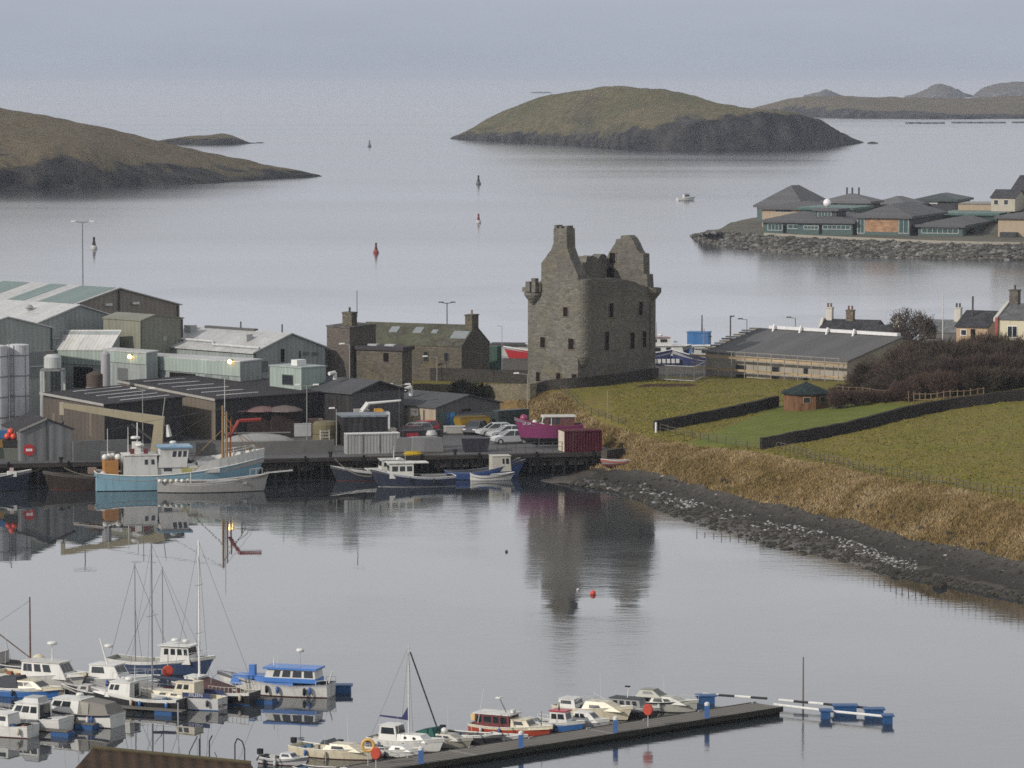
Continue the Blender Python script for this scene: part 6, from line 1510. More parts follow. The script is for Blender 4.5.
MB().path([(X_(.79),-.2,5.2),(X_(.85),-.2,6.9),(X_(.98),-.2,7.0)], .20, 6).build('hydraulic_crane', paint((.24,.035,.028), .5), b.t)
b.box(.60,.68,-1.2,1.0,1.6,2.7,V((.40,.40,.39)),'winch'); b.box(.50,.60,-1.6,1.0,1.6,2.2,paint((.36,.33,.12), .6),'fish_boxes'); b.box(.56,.72,-2.2,-1.9,1.75,2.15,V((.4,.4,.4)),'rail_box')
MB().add([(X_(.68),-.06,1.8),(X_(.76),-.06,1.8),(X_(.76),-.06,3.4),(X_(.68),.06,1.8),(X_(.76),.06,1.8),(X_(.76),.06,3.4)],[(0,1,2),(3,5,4),(0,3,4,1),(1,4,5,2),(0,2,5,3)]).build('gantry_plate', V((.22,.21,.20)), b.t)
b = Boat('wooden_boat', 'weathered grey decked wooden boat with bowsprit moored outside the blue trawler', 213, 491.5, QH-5, 11.4, 3.0, .95, V((.27,.265,.255)), BBLK, V((.36,.35,.34)), paint((.19,.175,.155), .8, .3), bow=.85, stern=.5, tr=.35, rake=.05, rail=V((.40,.39,.37)), railr=.05)
b.ropes([((b.X(.96),0,1.85),(b.X(1.22),0,2.1))], .10, V((.38,.37,.36)), 'bowsprit'); b.box(.45,.8,-.9,.9,.8,1.05,V((.30,.29,.27)),'hatch'); b.box(.25,.72,-1.25,-1.0,1.25,1.36,V((.42,.43,.44)),'spar')
for k in range(6): b.ball(.02+.05*k, -1.0+.1*(k % 2), 1.25, .2, [HW_,HW_,CRM][k % 3], 'fender_ball')
b.mast(.30,1.1,.05,.9,HW_); b.rails(.86,.99,.7,V((.3,.3,.3)),1,'pulpit_rail',.03)
b = Boat('wooden_boat', 'dark brown wooden hull lying behind the stern of the blue trawler', 84, 489, QH+180, 8.5, 3.0, 1.35, paint((.032,.025,.021), .7, .3), None, V((.06,.05,.042)), V((.05,.045,.04)), bow=.6, stern=.3, tr=.6, rail=V((.08,.065,.05)))
b.box(.35,.45,-.4,.4,1.6,2.2,V((.22,.15,.12)),'locker')
b = Boat('fishing_boat', 'navy hulled boat cut by the left edge at the quay, white box on deck', -12, 491, QH, 9.0, 3.0, 1.35, NAVY, BBLK, None, V((.2,.2,.2)), bow=.8, stern=.2, tr=.8)
b.box(.72,.82,-.8,.3,1.5,2.0,HW_,'deck_box'); b.box(.75,.79,-.4,.1,2.0,2.35,V((.42,.3,.3)),'winch')
b = Boat('fishing_boat', 'navy blue fishing boat with white wheelhouse moored at the quay below the grey container', 412, 486, QH+180, 8.9, 2.9, 1.0, NAVY, V((.30,.30,.30)), V((.30,.32,.36)), V((.05,.05,.055)), bow=.9, stern=.1, tr=.85, rake=.12)
b.cabin(.50,.78,2.0,1.55,.9,.0,.0,.96,V((.55,.55,.50)),V((.55,.55,.50)),[(.06,.28),(.36,.58),(.66,.9)],3,over=.14,rth=.1,wz=(.48,.82)); b.box(.32,.50,-1.0,1.0,2.46,2.54,V((.55,.55,.50)),'roof_wing'); b.radar(.66,2.85,.3); b.mast(.58,1.3,.03,2.5,STL); b.box(.1,.4,-1,1,.8,1.15,V((.10,.10,.09)),'gear'); b.fender((.3,.6),1,RUB)
b = Boat('fishing_boat', 'dark boat with small white wheelhouse partly hidden behind the navy fishing boat', 370, 480, QH+180, 8.5, 2.8, .9, paint((.018,.023,.035),.5), None, V((.4,.4,.38)), V((.05,.05,.055)), bow=.7, stern=.1, tr=.85)
b.cabin(.10,.38,2.0,1.2,.95,.15,0,.95,V((.5,.5,.46)),None,[(.06,.3),(.38,.6),(.68,.9)],2,over=.1,wz=(.45,.85)); b.mast(.2,1.4,.05,2.1,HW_); b.box(.38,.55,-1.0,1.0,1.1,1.2,HW_,'rail_plank'); b.ropes([((b.X(.2),0,3.4),(b.X(.3),0,2.2))],.025)
b = Boat('fishing_boat', 'bright blue hulled boat with cream wheelhouse and high bow at the quay', 486, 478.5, QH, 8.6, 2.6, .8, V((.03,.065,.19)), BBLK, V((.05,.10,.26)), V((.05,.05,.06)), bow=1.2, stern=.1, tr=.7, rake=.14, rail=V((.14,.17,.22)))
b.cabin(.56,.80,1.9,1.6,.8,.1,.0,.95,V((.44,.42,.36)),None,[(.55,.66),(.74,.9)],2,over=.06,wz=(.5,.85)); b.rails(.8,.98,.3,V((.35,.37,.38)))
b = Boat('rowing_boat', 'white open rowing boat floating beside the bright blue boat', 492.5, 480.2, 6, 4.7, 1.6, .5, V((.50,.50,.48)), V((.3,.3,.3)), None, V((.12,.12,.12)), bow=.35, stern=.25, tr=.35, rake=.14)
for t__ in (.3,.55): b.box(t__,t__+.06,-.6,.6,.4,.46,WOODB,'thwart')
# magenta boat hauled out on the quay
p = P(548, 447.5, YZ); b = Boat('fishing_boat', 'magenta hulled fishing boat hauled out on the quay beside the maroon container', 0, 0, 186, 7.4, 2.7, 1.35, MAG, paint((.018,.02,.022),.7), None, V((.12,.11,.12)), bow=.9, stern=.2, tr=.85, rake=.12, keel=-.75, o=p+Vector((0,0,1.05)), rail=V((.22,.03,.10)))
b.cabin(.12,.58,2.0,1.1,1.25,.2,.0,.95,V((.10,.035,.03)),V((.55,.53,.48)),[(.5,.64),(.7,.86)],3,over=.15,rth=.12,wz=(.3,.9)); b.cabin(.46,.62,2.05,1.1,1.25,.2,.0,.95,V((.52,.50,.45)),None,[(.1,.4),(.5,.9)],3,over=.02,wz=(.4,.88),name='wheelhouse'); b.ball(.70,.2,1.75,.28,HW_,'float_ball'); b.ball(.86,.1,2.2,.42,V((.25,.03,.10)),'buoy')
for t__ in (.25,.65):
    for sy in (-1,1): b.ropes([((b.X(t__),sy*.3,-.6),(b.X(t__),sy*1.1,-1.05)),((b.X(t__),sy*1.0,.1),(b.X(t__),sy*1.15,-1.05))],.05,paint((.06,.05,.045)),'cradle')
tx = bpy.data.curves.new('lettering', 'FONT'); tx.body = 'LK 59'; tx.size = .38; tx.extrude = .004; tx.align_x = 'CENTER'; tx.align_y = 'CENTER'; tx.materials.append(paint((.45,.40,.42), .6, .05, 1, 0))
tf = bpy.data.objects.new('font', tx); COL.objects.link(tf); bpy.context.view_layer.update(); to = bpy.data.objects.new('lettering', bpy.data.meshes.new_from_object(tf.evaluated_get(bpy.context.evaluated_depsgraph_get()))); COL.objects.link(to); bpy.data.objects.remove(tf); to.parent = b.t
i_ = 17; p0, p1 = b.rl[16], b.rl[18]; dv = (p1-p0); to.location = ((p0+p1)/2)+Vector((.03,.06,-.32)); to.rotation_euler = (R_(82), 0, math.atan2(dv.y, dv.x)+math.pi)
# ================================================================ YARD CLUTTER, LAMPS, BUOYS, SHIPS, FOREGROUND
LP = paint((.26,.26,.25), .5, .1); LPD = paint((.06,.06,.06), .5, .1); LH = paint((.55,.55,.53), .5, .05)
def lamp_post(px, ptop, base, label, heads=(1,), mat=LP, r=.07, arm=.9, hm=LH, side=0.0):
    h = zat(base.x, base.y, ptop)-base.z; t_ = thing('lamp_post', label, 'lamp post', base, side)
    MB().tube((0,0,-.2),(0,0,h),r,r*.65,7).build('post', mat, t_)
    for k in heads:
        MB().tube((0,0,h-.05),(k*arm,0,h+.08),r*.55).build('arm', mat, t_)
        MB().hexa([(k*arm-.35,-.13,h+.02),(k*arm+.35,-.13,h+.05),(k*arm+.35,.13,h+.05),(k*arm-.35,.13,h+.02)], [(k*arm-.3,-.1,h+.18),(k*arm+.3,-.1,h+.2),(k*arm+.3,.1,h+.2),(k*arm-.3,.1,h+.18)]).build('lamp_head', hm, t_)
    return t_
def gd(px, d, z): p = D(px, 300, d); p.z = z; return p
lamp_post(83, 222, gd(83, 530, 3), 'very tall floodlight mast behind the striped shed roof', (-1,1), paint((.16,.165,.17),.5,.1), .11, 1.2)
lamp_post(447, 303, gd(447, 530, 3), 'dark twin headed floodlight post behind the stone house ridge', (-1,1), LPD, .10, .8, LPD)
lamp_post(349.5, 344.5, gd(349.5, 465, 3.2), 'single headed grey lamp post in front of the brown house end', (-1,), LP)
lamp_post(143, 389, Yd(143, 455), 'twin headed lamp post behind the blue trawler wheelhouse', (-1,1), LP, .06, 1.0)
lamp_post(307, 385.5, Yd(307, 440), 'twin headed lamp post standing beside the black block store', (-1,1), LP, .06, 1.0)
lamp_post(399, 385, Yd(399, 432), 'twin headed lamp post between the crane lorry and the net store', (-1,1), LP, .06, 1.0)
lamp_post(336.5, 409, Yd(336.5, 446), 'short lamp post at the left end of the grey container', (-1,), LP, .06, .5)
lamp_post(293.5, 396, Yd(293.5, 434), 'short white lamp post against the long black shed wall', (-1,), LP, .05, .4)
lamp_post(437, 357, on_land(437, 382), 'lamp post with one white head in front of the stone house wall', (-1,), LP, .06, 1.5)
lamp_post(502, 326, gd(502, 520, 2.8), 'slender pale lamp post on the pier left of the castle', (-1,), LP, .05, .9)
lamp_post(527.5, 374, Yd(527.5, 424), 'lamp post with one white head at the castle corner by the green container', (-1,), LP, .06, 1.3)
lamp_post(730.5, 317, gd(730.5, 530, 3), 'dark thick lamp post behind the scaffolded roof, left of its slimmer neighbour', (.3,), LPD, .14, .8, LPD)
lamp_post(747, 319.5, gd(747, 540, 3), 'slim lamp post behind the scaffolded roof, right of the thick one', (-1,), LPD, .07, .9, LPD)
lamp_post(795.5, 318, gd(795.5, 540, 3), 'lamp post just left of the white chimney gable', (-1,), LPD, .07, .9, LPD)
lamp_post(833, 315, gd(833, 560, 3), 'lamp post rising behind the dark cottage roof', (-.7,), LPD, .08, .6, LPD)
t_ = thing('flagpole', 'white flagpole standing among the cottages right of the bare tree', 'flagpole', gd(943, 515, 5.5)); MB().tube((0,0,0),(0,0,zat(t_.location.x,t_.location.y,293.5)-5.5),.09,.06).build('pole', paint((.5,.5,.5),.5,.05), t_)
t_ = thing('antenna_mast', 'thin television aerial mast rising from the left house chimney', 'aerial', gd(357, 482, 14)); hh = zat(t_.location.x, t_.location.y, 290.5)-14
MB().tube((0,0,-.5),(0,0,hh),.045).build('pole', LPD, t_); MB().tube((-.5,0,hh),(.9,0,hh+.25),.02).tube((-.45,-.2,hh),(-.45,.2,hh),.06).build('aerial', LH, t_)
for i, (px, pt, d) in enumerate(((652,431,0),)): pass
# pale poles on the grass
t_ = thing('pole', 'thin grey pole standing in the tawny grass below the castle', 'pole', on_land(607.5, 422)); MB().tube((0,0,-.2),(0,0,zat(t_.location.x,t_.location.y,391)-t_.location.z),.05).build('shaft', paint((.22,.2,.18)), t_)

# lit wall lamps on the green fascia
SOD = emis((1.0, .62, .22), 9.0)
def walllamp(b, px, py, label):
    u = b.sy(px); z = b.hz('L', u, py); o_ = b.o + b.Y*u - b.X*.35; o_.z = b.o.z+z
    t_ = thing('wall_lamp', label, 'lamp', o_, b.a); MB().box(-.05,.25,-.2,.2,.12,.25).build('bracket', DTRIM, t_); MB().ball((-.1,0,0), .24, 10, 8).build('bulb', SOD, t_, True)
walllamp(F2, 233, 361.5, 'lit orange wall lamp on the long green fascia'); walllamp(F3, 133, 356.5, 'lit orange wall lamp under the olive box shed')

# tanks and silos by the sheds
TK = paint((.50,.50,.52), .5, .12, .6, .35); TK2 = paint((.42,.44,.43), .5, .12, .6, .4); RIB = paint((.20,.20,.21), .5)
def tank(px, pbase, ptop, wpx, z, label, cat='tank', mat=TK, ribs=4, cone=.5, d=None):
    o_ = P(px, pbase, z) if d is None else gd(px, d, z); r = wpx/2/F*o_.y; h = zat(o_.x, o_.y-r, ptop)-z
    t_ = thing('storage_tank', label, cat, o_); MB().lathe([(r,-.3),(r,h),(r*.5,h+cone*.7),(.1,h+cone)], n=24).build('shell', mat, t_)
    for k in range(ribs): zz = h*(k+.5)/ribs; MB().lathe([(r+.005,zz-.07),(r+.05,zz-.07),(r+.05,zz+.07),(r+.005,zz+.07)], n=24).build('band', RIB, t_)
    return t_, r, h
t_, r, h = tank(17, 392, 345.5, 23, 3.0, 'white panelled storage tank nearest the grey green gable', cone=.12, d=452)
for k in range(6):
    a = k*1.05+.3; MB().tube((math.cos(a)*(r+.03),math.sin(a)*(r+.03),0),(math.cos(a)*(r+.03),math.sin(a)*(r+.03),h),.05).build('seam', RIB, t_)
t_, r, h = tank(-4, 392, 346.5, 22, 3.0, 'white panelled storage tank cut by the left edge of the view', cone=.12, d=450)
MB().path([(r+.25,-.6,0),(r+.25,-.6,h+.6),(r+.25,.2,h+.6)], .05).build('ladder', RIB, t_)
o_ = gd(52, 458, 3.0); t_ = thing('storage_tank', 'small pale tank raised on a steel stand', 'tank', o_)
za, zb, zc = [zat(o_.x, o_.y, y)-3 for y in (370.5, 368.5, 357)]; r = 8.7/F*458
MB().lathe([(r*.9,zb),(r,zb+.1),(r,zc),(r*.6,zc+.35),(.1,zc+.4)], n=20).build('shell', TK2, t_); MB().box(-1.3,1.3,-1.3,1.3,za,zb-.02).build('platform', RIB, t_)
for sx in (-1,1):
    for sy in (-1,1): MB().box(sx*1.2-.12,sx*1.2+.12,sy*1.2-.12,sy*1.2+.12,-.2,za-.01).build('leg', TK2, t_)
MB().box(-.8,.2,-.4,.4,zc+.4,zc+.75).build('motor', LPD, t_)
tank(105, 386, 354, 9.5, 3.0, 'slim grey silo beside the dark doorway', 'silo', paint((.30,.30,.31),.5,.1), 1, .3, d=455)
tank(94, 390, 375, 16.5, 3.0, 'squat brown vat with pale lid beside the silo', 'vat', paint((.085,.065,.055),.7,.25), 2, .35, d=452)
t_ = thing('bin', 'pale square bulk bin beside the brown vat', 'bin', gd(112, 450, 3.0)); MB().hexa([(-.9,-.7,0),(.9,-.7,0),(.9,.7,0),(-.9,.7,0)],[(-1,-.8,1.7),(1,-.8,1.7),(1,.8,1.7),(-1,.8,1.7)]).build('body', paint((.34,.35,.35),.6,.15), t_); MB().box(-1.05,1.05,-.85,.85,1.7,1.82).build('lid', paint((.4,.41,.41),.6,.1), t_)
t_ = thing('machine', 'grey ducted plant machine in front of the long green shed', 'machine', gd(137, 449, 3.0)); MB().box(-1.6,1.6,-.8,.8,0,1.6).build('body', paint((.26,.26,.26),.6,.25), t_); MB().path([(-1.7,0,.5),(-1.9,0,2.6),(-.8,0,2.9)],.28,8).build('duct', paint((.36,.36,.37),.5,.1), t_); MB().box(-.6,1.7,-.7,.7,1.62,2.3).build('housing', paint((.12,.12,.115),.7), t_)
for i, (px, d, sx, sz, c, lb_) in enumerate(((26,441,1.3,1.0,(.05,.05,.05),'black tarpaulined heap below the white tanks'),(38,444,1.6,1.2,(.20,.18,.15),'brown pallet box between the tanks and the stand'),(46,443,1.0,1.3,(.32,.33,.33),'pale crate under the raised tank'))):
    t_ = tag(MB().hexa([(-sx,-.7,0),(sx,-.7,0),(sx,.7,0),(-sx,.7,0)],[(-sx*.9,-.6,sz),(sx*.85,-.6,sz*.9),(sx*.9,.6,sz),(-sx*.8,.6,sz)]).build(('tarpaulin_heap','pallet_box','crate')[i], paint(c,.8,.3), loc=gd(px, d, 2.6)), lb_, ('heap','box','crate')[i])
wallrun('stone_wall', 'buff low wall in front of the white storage tanks', [gd(-10,437,2.3), gd(22,437,2.3), gd(45,437,2.3)], 1.5, .3, paint((.24,.21,.17),.85,.25))
wallrun('quay_wall', 'grey concrete quay wall behind the trawler bow', [Yd(196,455), Yd(262,454), Yd(334,452)], 1.35, .4, paint((.145,.145,.138),.85,.35,.5,.5), jitter=.01)
wallrun('quay_wall', 'grey concrete quay wall between the red signed shed and the trawler', [Yd(73,461), Yd(100,460), Yd(128,459)], 2.1, .4, paint((.135,.14,.14),.85,.3,.5,.5), jitter=.01)
wallrun('quay_wall', 'low dark quay wall at the foot of the grass bank end', [Yd(604,455), Yd(622,452.5), P(640,456,1.9)], .5, .7, paint((.07,.06,.05),.85,.3), jitter=.02)

# knuckle crane on the quay edge
cr_ = Yd(157, 458); t_ = thing('crane', 'beige jib crane on the quay behind the blue trawler, boom pointing left', 'crane', cr_)
BG = paint((.30,.265,.18), .55, .15)
zt_ = zat(cr_.x, cr_.y, 419)-cr_.z; S_ = F/cr_.y
tip = Vector(((63-157)/S_, 0, zat(cr_.x, cr_.y, 405.5)-cr_.z)); mid = Vector(((160-157)/S_, 0, zt_))
MB().hexa([(-.75,-.6,0),(.55,-.6,0),(.55,.6,0),(-.75,.6,0)],[(-.2,-.4,zt_),(.75,-.4,zt_),(.75,.4,zt_),(-.2,.4,zt_)]).build('column', BG, t_)
MB().hexa([mid+Vector((.5,-.35,-.75)),mid+Vector((.5,.35,-.75)),tip+Vector((0,.2,-.25)),tip+Vector((0,-.2,-.25))],[mid+Vector((.5,-.35,.25)),mid+Vector((.5,.35,.25)),tip+Vector((0,.2,.3)),tip+Vector((0,-.2,.3))]).build('boom', BG, t_)
MB().box(tip.x-.35,tip.x+.1,-.2,.2,tip.z-1.0,tip.z+.35).build('boom_head', paint((.36,.32,.24),.55), t_); MB().tube((tip.x-.1,0,tip.z-1.0),(tip.x-.1,0,tip.z-1.6),.07).ball((tip.x-.1,0,tip.z-1.8),.22,8,6).build('hook', LPD, t_)
MB().tube((.1,0,zt_*.35),(mid.x-3.0,0,zt_-.55),.14).build('ram', LPD, t_); MB().tube((.6,0,zt_),(.9,0,zt_+2.3),.05).build('mast', LP, t_); MB().tube((1.3,0,zt_*.55),(1.1,0,zt_*.85),.35,.2).build('light_dome', LH, t_)
# stacked gear left of the red sign shed
for px, py, w_, h_, c, lb_, nm in ((4,458,1.1,1.1,(.05,.06,.05),'dark green fish bin at the bottom of the stack by the red signed shed','fish_bin'),(14,460,1.0,1.2,(.11,.12,.10),'grey fish bin standing against the red signed shed','fish_bin')):
    o_ = Yd(px, py); t_ = thing(nm, lb_, 'bin', o_); MB().hexa([(-w_*.9,-.6,0),(w_*.9,-.6,0),(w_*.9,.6,0),(-w_*.9,.6,0)],[(-w_,-.7,h_),(w_,-.7,h_),(w_,.7,h_),(-w_,.7,h_)]).build('body', paint(c,.6,.2), t_); MB().box(-w_-.04,w_+.04,-.74,.74,h_,h_+.08).build('rim', paint(sh(c,1.5),.6), t_)
for px, py, zz, c, lb_ in ((3,458,1.19,(.22,.13,.03),'mustard fish box in the middle of the stack at the left edge'),(2,458,2.1,(.03,.11,.24),'blue fish box on top of the stack at the left edge'),(13.5,460,1.29,(.02,.02,.02),'black fish box under the orange floats')):
    o_ = Yd(px, py); o_.z += zz; tag(MB().hexa([(-1.0,-.55,0),(1.0,-.55,0),(1.0,.55,0),(-1.0,.55,0)],[(-1.1,-.6,.85),(1.1,-.6,.85),(1.1,.6,.85),(-1.1,.6,.85)]).build('fish_box', paint(c,.6,.2), loc=o_), lb_, 'box')
o_ = Yd(13, 460); o_.z += 2.16; m = MB()
t_ = thing('float_bundle', 'bunch of bright orange red net floats beside the grey shed', 'floats', o_)
for k, (x, y, z) in enumerate(((-.55,0,.35),(.1,-.1,.35),(.7,.1,.33),(-.2,0,.85))): MB().ball((x,y,z),.36,10,8).build('float', paint((.55,.06,.03),.4,.1,1,.1), t_, True)
# vehicle parked behind the quay wall
GLS = NT('car_glass').col((.03,.035,.04), .06); TYR = paint((.015,.015,.016),.8)
def car(px, py, head, body, label, L_=4.2, W_=1.72, H_=1.45, kind='hatch', z=None, cat='car', group=None):
    o_ = Yd(px, py) if z is None else P(px, py, z); t_ = thing('parked_'+('van' if kind == 'van' else 'car'), label, cat, o_, R_(head), group)
    l = L_/2; pb = paint(body, .22, .05, 1, .08)
    low = [(-l,.35),(-l+.02,.72),(-l+.12,.9),(-l+.5,.95),(l-1.15,.93),(l-.35,.80),(l-.04,.66),(l,.38),(l-.3,.24),(-l+.3,.24)]
    if kind == 'van': low = [(-l,.35),(-l,1.15),(l-.9,1.15),(l-.25,.98),(l-.02,.72),(l,.36),(l-.3,.26),(-l+.3,.26)]
    m = MB(); n = len(low); w = W_/2
    def sec(y, f): return [(x*f, y, z_ if z_ > .6 else z_+(1-f)*1.0) for x, z_ in low]
    m.loft([[Vector(q) for q in s_]+[Vector(s_[0])] for s_ in (sec(-w,.955),sec(-w*.9,1),sec(w*.9,1),sec(w,.955))], None, True, True).build('body', pb, t_)
    if kind == 'van': b4, t4 = [(-l+.03,.92),(l-.75,.92)], [(-l+.1,.86),(l-1.5,.86)]; zb_, zt2 = 1.13, H_
    elif kind == 'saloon': b4, t4 = [(-l+.55,.9),(l-1.1,.9)], [(-l+1.15,.72),(l-1.95,.72)]; zb_, zt2 = .92, H_
    else: b4, t4 = [(-l+.10,.92),(l-1.05,.9)], [(-l+.45,.74),(l-1.85,.74)]; zb_, zt2 = .91, H_
    def rect(pp, z_): (xa,fa),(xb,fb_) = pp; return [(xa,-w*fa,z_),(xb,-w*fb_,z_),(xb,w*fb_,z_),(xa,w*fa,z_)]
    gb = MB().hexa(rect(b4,zb_), rect(t4,zt2)).build('glasshouse', GLS if kind != 'van' else pb, t_)
    (xa,fa),(xb,fb_) = t4; MB().hexa([(xa-.04,-w*fa-.02,zt2),(xb+.04,-w*fb_-.02,zt2),(xb+.04,w*fb_+.02,zt2),(xa-.04,w*fa+.02,zt2)],[(xa+.1,-w*fa+.1,zt2+.06),(xb-.1,-w*fb_+.1,zt2+.06),(xb-.1,w*fb_-.1,zt2+.06),(xa+.1,w*fa-.1,zt2+.06)]).build('car_roof', pb, t_)
    (xc,fc),(xd,fd) = b4
    for f_ in ((0,.5,1) if kind != 'van' else ()):
        for sy in (-1,1):
            q0 = Vector((xc+(xd-xc)*f_, sy*w*.925, zb_)); q1 = Vector((xa+(xb-xa)*f_, sy*w*(fa+.012), zt2)); MB().tube(q0, q1, .045, .04, 5).build('pillar', pb, t_)
    if kind == 'van':
        MB().hexa([(xd-.02,-w*.82,1.17),(xd+.0,-w*.82,1.17),(xd+.0,w*.82,1.17),(xd-.02,w*.82,1.17)],[(xb,-w*.75,H_-.12),(xb+.06,-w*.75,H_-.12),(xb+.06,w*.75,H_-.12),(xb,w*.75,H_-.12)]).build('windscreen', GLS, t_)
        for sy in (-1,1): MB().box(l-2.1,l-1.35,sy*w*.92-.02,sy*w*.92+.02,1.2,H_-.2).build('side_window', GLS, t_)
    for x in (-l+.78, l-.82):
        for sy in (-1,1):
            m = MB().lathe([(.05,-.10),(.31,-.10),(.32,-.06),(.32,.06),(.31,.10),(.05,.10)], n=16); m.v = [(x+v[0], sy*(w-.08)+v[2], .32+v[1]) for v in m.v]; wo = m.build('wheel', TYR, t_)
            m = MB().lathe([(.02,-.02),(.19,-.02),(.19,.02),(.02,.02)], n=12); m.v = [(x+v[0], sy*(w+.03)+v[2], .32+v[1]) for v in m.v]; m.build('rim', paint((.35,.35,.36),.3), wo)
    for sy in (-1,1):
        MB().box(l-.10,l+.005,sy*w*.68-.18,sy*w*.68+.18,.60,.74).build('headlight', paint((.6,.6,.62),.15,.02), t_); MB().box(-l-.01,-l+.08,sy*w*.72-.12,sy*w*.72+.12,.68,.85).build('tail_light', paint((.25,.01,.01),.3), t_)
    return t_
car(510, 443.5, 197, (.40,.41,.42), 'silver saloon car nearest the magenta boat, parked in front', 4.3, kind='saloon')
car(507, 438.5, 197, (.36,.365,.37), 'grey saloon car half hidden behind the silver one', 4.3, kind='saloon')
car(494, 436, 197, (.44,.45,.45), 'white hatchback car beside the mustard skip', 4.0, kind='hatch')
car(475, 434, 250, (.075,.075,.085), 'dark grey hatchback car parked against the mustard skip', 3.9, kind='hatch')
car(414, 436, 212, (.22,.23,.235), 'grey estate car parked below the white store sign', 4.2, kind='hatch')
car(422, 433.8, 212, (.36,.03,.045), 'bright red car behind the grey estate car', 3.9, kind='hatch')
car(407, 439, 200, (.09,.02,.022), 'dark maroon car in front of the grey estate car', 4.0, kind='hatch', z=YZ)
car(100, 441, 190, (.05,.05,.075), 'dark blue van behind the quay wall left of the crane', 4.8, 1.9, 1.95, 'van', cat='van')
# crane lorry
o_ = Yd(374, 438.7); t_ = thing('crane_lorry', 'white lorry with folded loader crane and orange machinery behind the black store', 'lorry', o_, R_(8)); WL = paint((.58,.58,.56),.4,.06,1,.1)
MB().box(-2.2,-.6,-1.1,1.1,.7,3.3).build('cab', paint((.30,.29,.27),.6,.15), t_); MB().box(-.6,2.4,-1.1,1.1,.7,1.2).build('flatbed', paint((.25,.24,.23),.6), t_); MB().box(.1,.95,-1.0,1.0,1.2,3.3).build('machine', paint((.60,.31,.03),.5,.15), t_); MB().box(1.0,1.7,-.9,.8,1.2,3.0).build('crate', WL, t_)
MB().path([(-1.55,-1.15,2.2),(-1.45,-1.15,3.2),(-.75,-1.15,4.1)],.30,6).build('crane_arm', WL, t_); MB().tube((-.8,-1.15,4.05),(2.9,-1.15,4.35),.17,.11).build('crane_boom', WL, t_)
for x in (-1.4, 1.6):
    for sy in (-1,1):
        m = MB().lathe([(.1,-.15),(.48,-.15),(.48,.15),(.1,.15)], n=14); m.v = [(x+v[0], sy*1.0+v[2], .48+v[1]) for v in m.v]; m.build('wheel', TYR, t_)
# containers, skips, bins
def cont(px, py, a, lpx, rpx, top, label, wm, rm, L=None):
    b = Bld('container', label, 'container', px, py, YZ, a, lpx, rpx, top, None, 'flat', wm, rm, over=0, sink=0, thick=.06)
    pm = paint(sh(WCOL, 1), .6) if False else wm
    for f_ in (.012, .988): b.fbox('R', b.w*f_-.06, b.w*f_+.06, 0, b.h, 0, .05).build('corner_post', pm, b.t)
    for k in (0, b.h-.12): b.fbox('R', .08, b.w-.08, k+.0, k+.12, 0, .045).build('rail', pm, b.t)
    return b
gc = cont(346.5, 454.3, 14, 344, 400, 434.5, 'grey shipping container with white top edge at the quay side', sheet((.31,.315,.31), 18, .55, .08, .3, .35), paint((.58,.58,.57),.6,.1))
gc.fbox('R', gc.w*.30, gc.w*.31, 0, gc.h, 0, .06).build('seam', DTRIM, gc.t); gc.fbox('R', gc.w*.62, gc.w*.63, 0, gc.h, 0, .06).build('seam', DTRIM, gc.t)
mc = cont(564.5, 452.5, 14, 558.5, 602, 431.5, 'maroon shipping container with pale end at the right end of the quay', sheet((.065,.010,.018), 20, .7, .1, .6, .3), sheet((.10,.03,.036), 8, .7))
mc.fbox('L', .05, mc.l-.05, .05, mc.h-.05, 0, .03).build('end_doors', paint((.50,.44,.36),.6,.1), mc.t)
t_ = thing('skip', 'mustard yellow skip in front of the net store door', 'skip', Yd(472, 432), R_(25))
MB().hexa([(-1.5,-.9,.1),(1.4,-.9,.1),(1.4,.9,.1),(-1.5,.9,.1)],[(-1.95,-1.0,1.6),(1.85,-1.0,1.6),(1.85,1.0,1.6),(-1.95,1.0,1.6)]).build('body', paint((.30,.19,.02),.6,.3), t_); MB().box(-1.85,1.75,-.9,.9,1.6,1.8).build('load', paint((.17,.12,.04),.9,.4), t_)
t_ = thing('skip', 'dark navy skip standing alone on the open quay', 'skip', Yd(475.5, 451.5), R_(5)); MB().hexa([(-1.25,-.8,.05),(1.25,-.8,.05),(1.25,.8,.05),(-1.25,.8,.05)],[(-1.5,-.9,1.45),(1.5,-.9,1.45),(1.5,.9,1.45),(-1.5,.9,1.45)]).build('body', paint((.022,.022,.03),.6,.3), t_); MB().box(-1.4,1.4,-.05,.05,.4,.5).build('lug', LPD, t_); MB().box(-1.55,1.55,-.95,.95,1.4,1.52).build('rim', paint((.04,.04,.05),.6), t_)
t_ = thing('water_tank', 'olive plastic bulk tank with white ladder against the black shed', 'tank', Yd(326, 444), R_(12)); MB().lathe([(1.35,0),(1.5,.2),(1.5,1.0),(1.42,1.1),(1.5,1.2),(1.5,2.2),(1.2,2.5),(.3,2.6)], n=18).build('shell', paint((.12,.105,.055),.6,.2), t_)
m = MB()
for x in (-.9, .1): m.tube((x,-1.65,0),(x,-1.6,1.7),.04)
for k in range(5): m.tube((-.9,-1.64,.25+k*.33),(.1,-1.64,.25+k*.33),.03)
m.build('ladder', LH, t_)
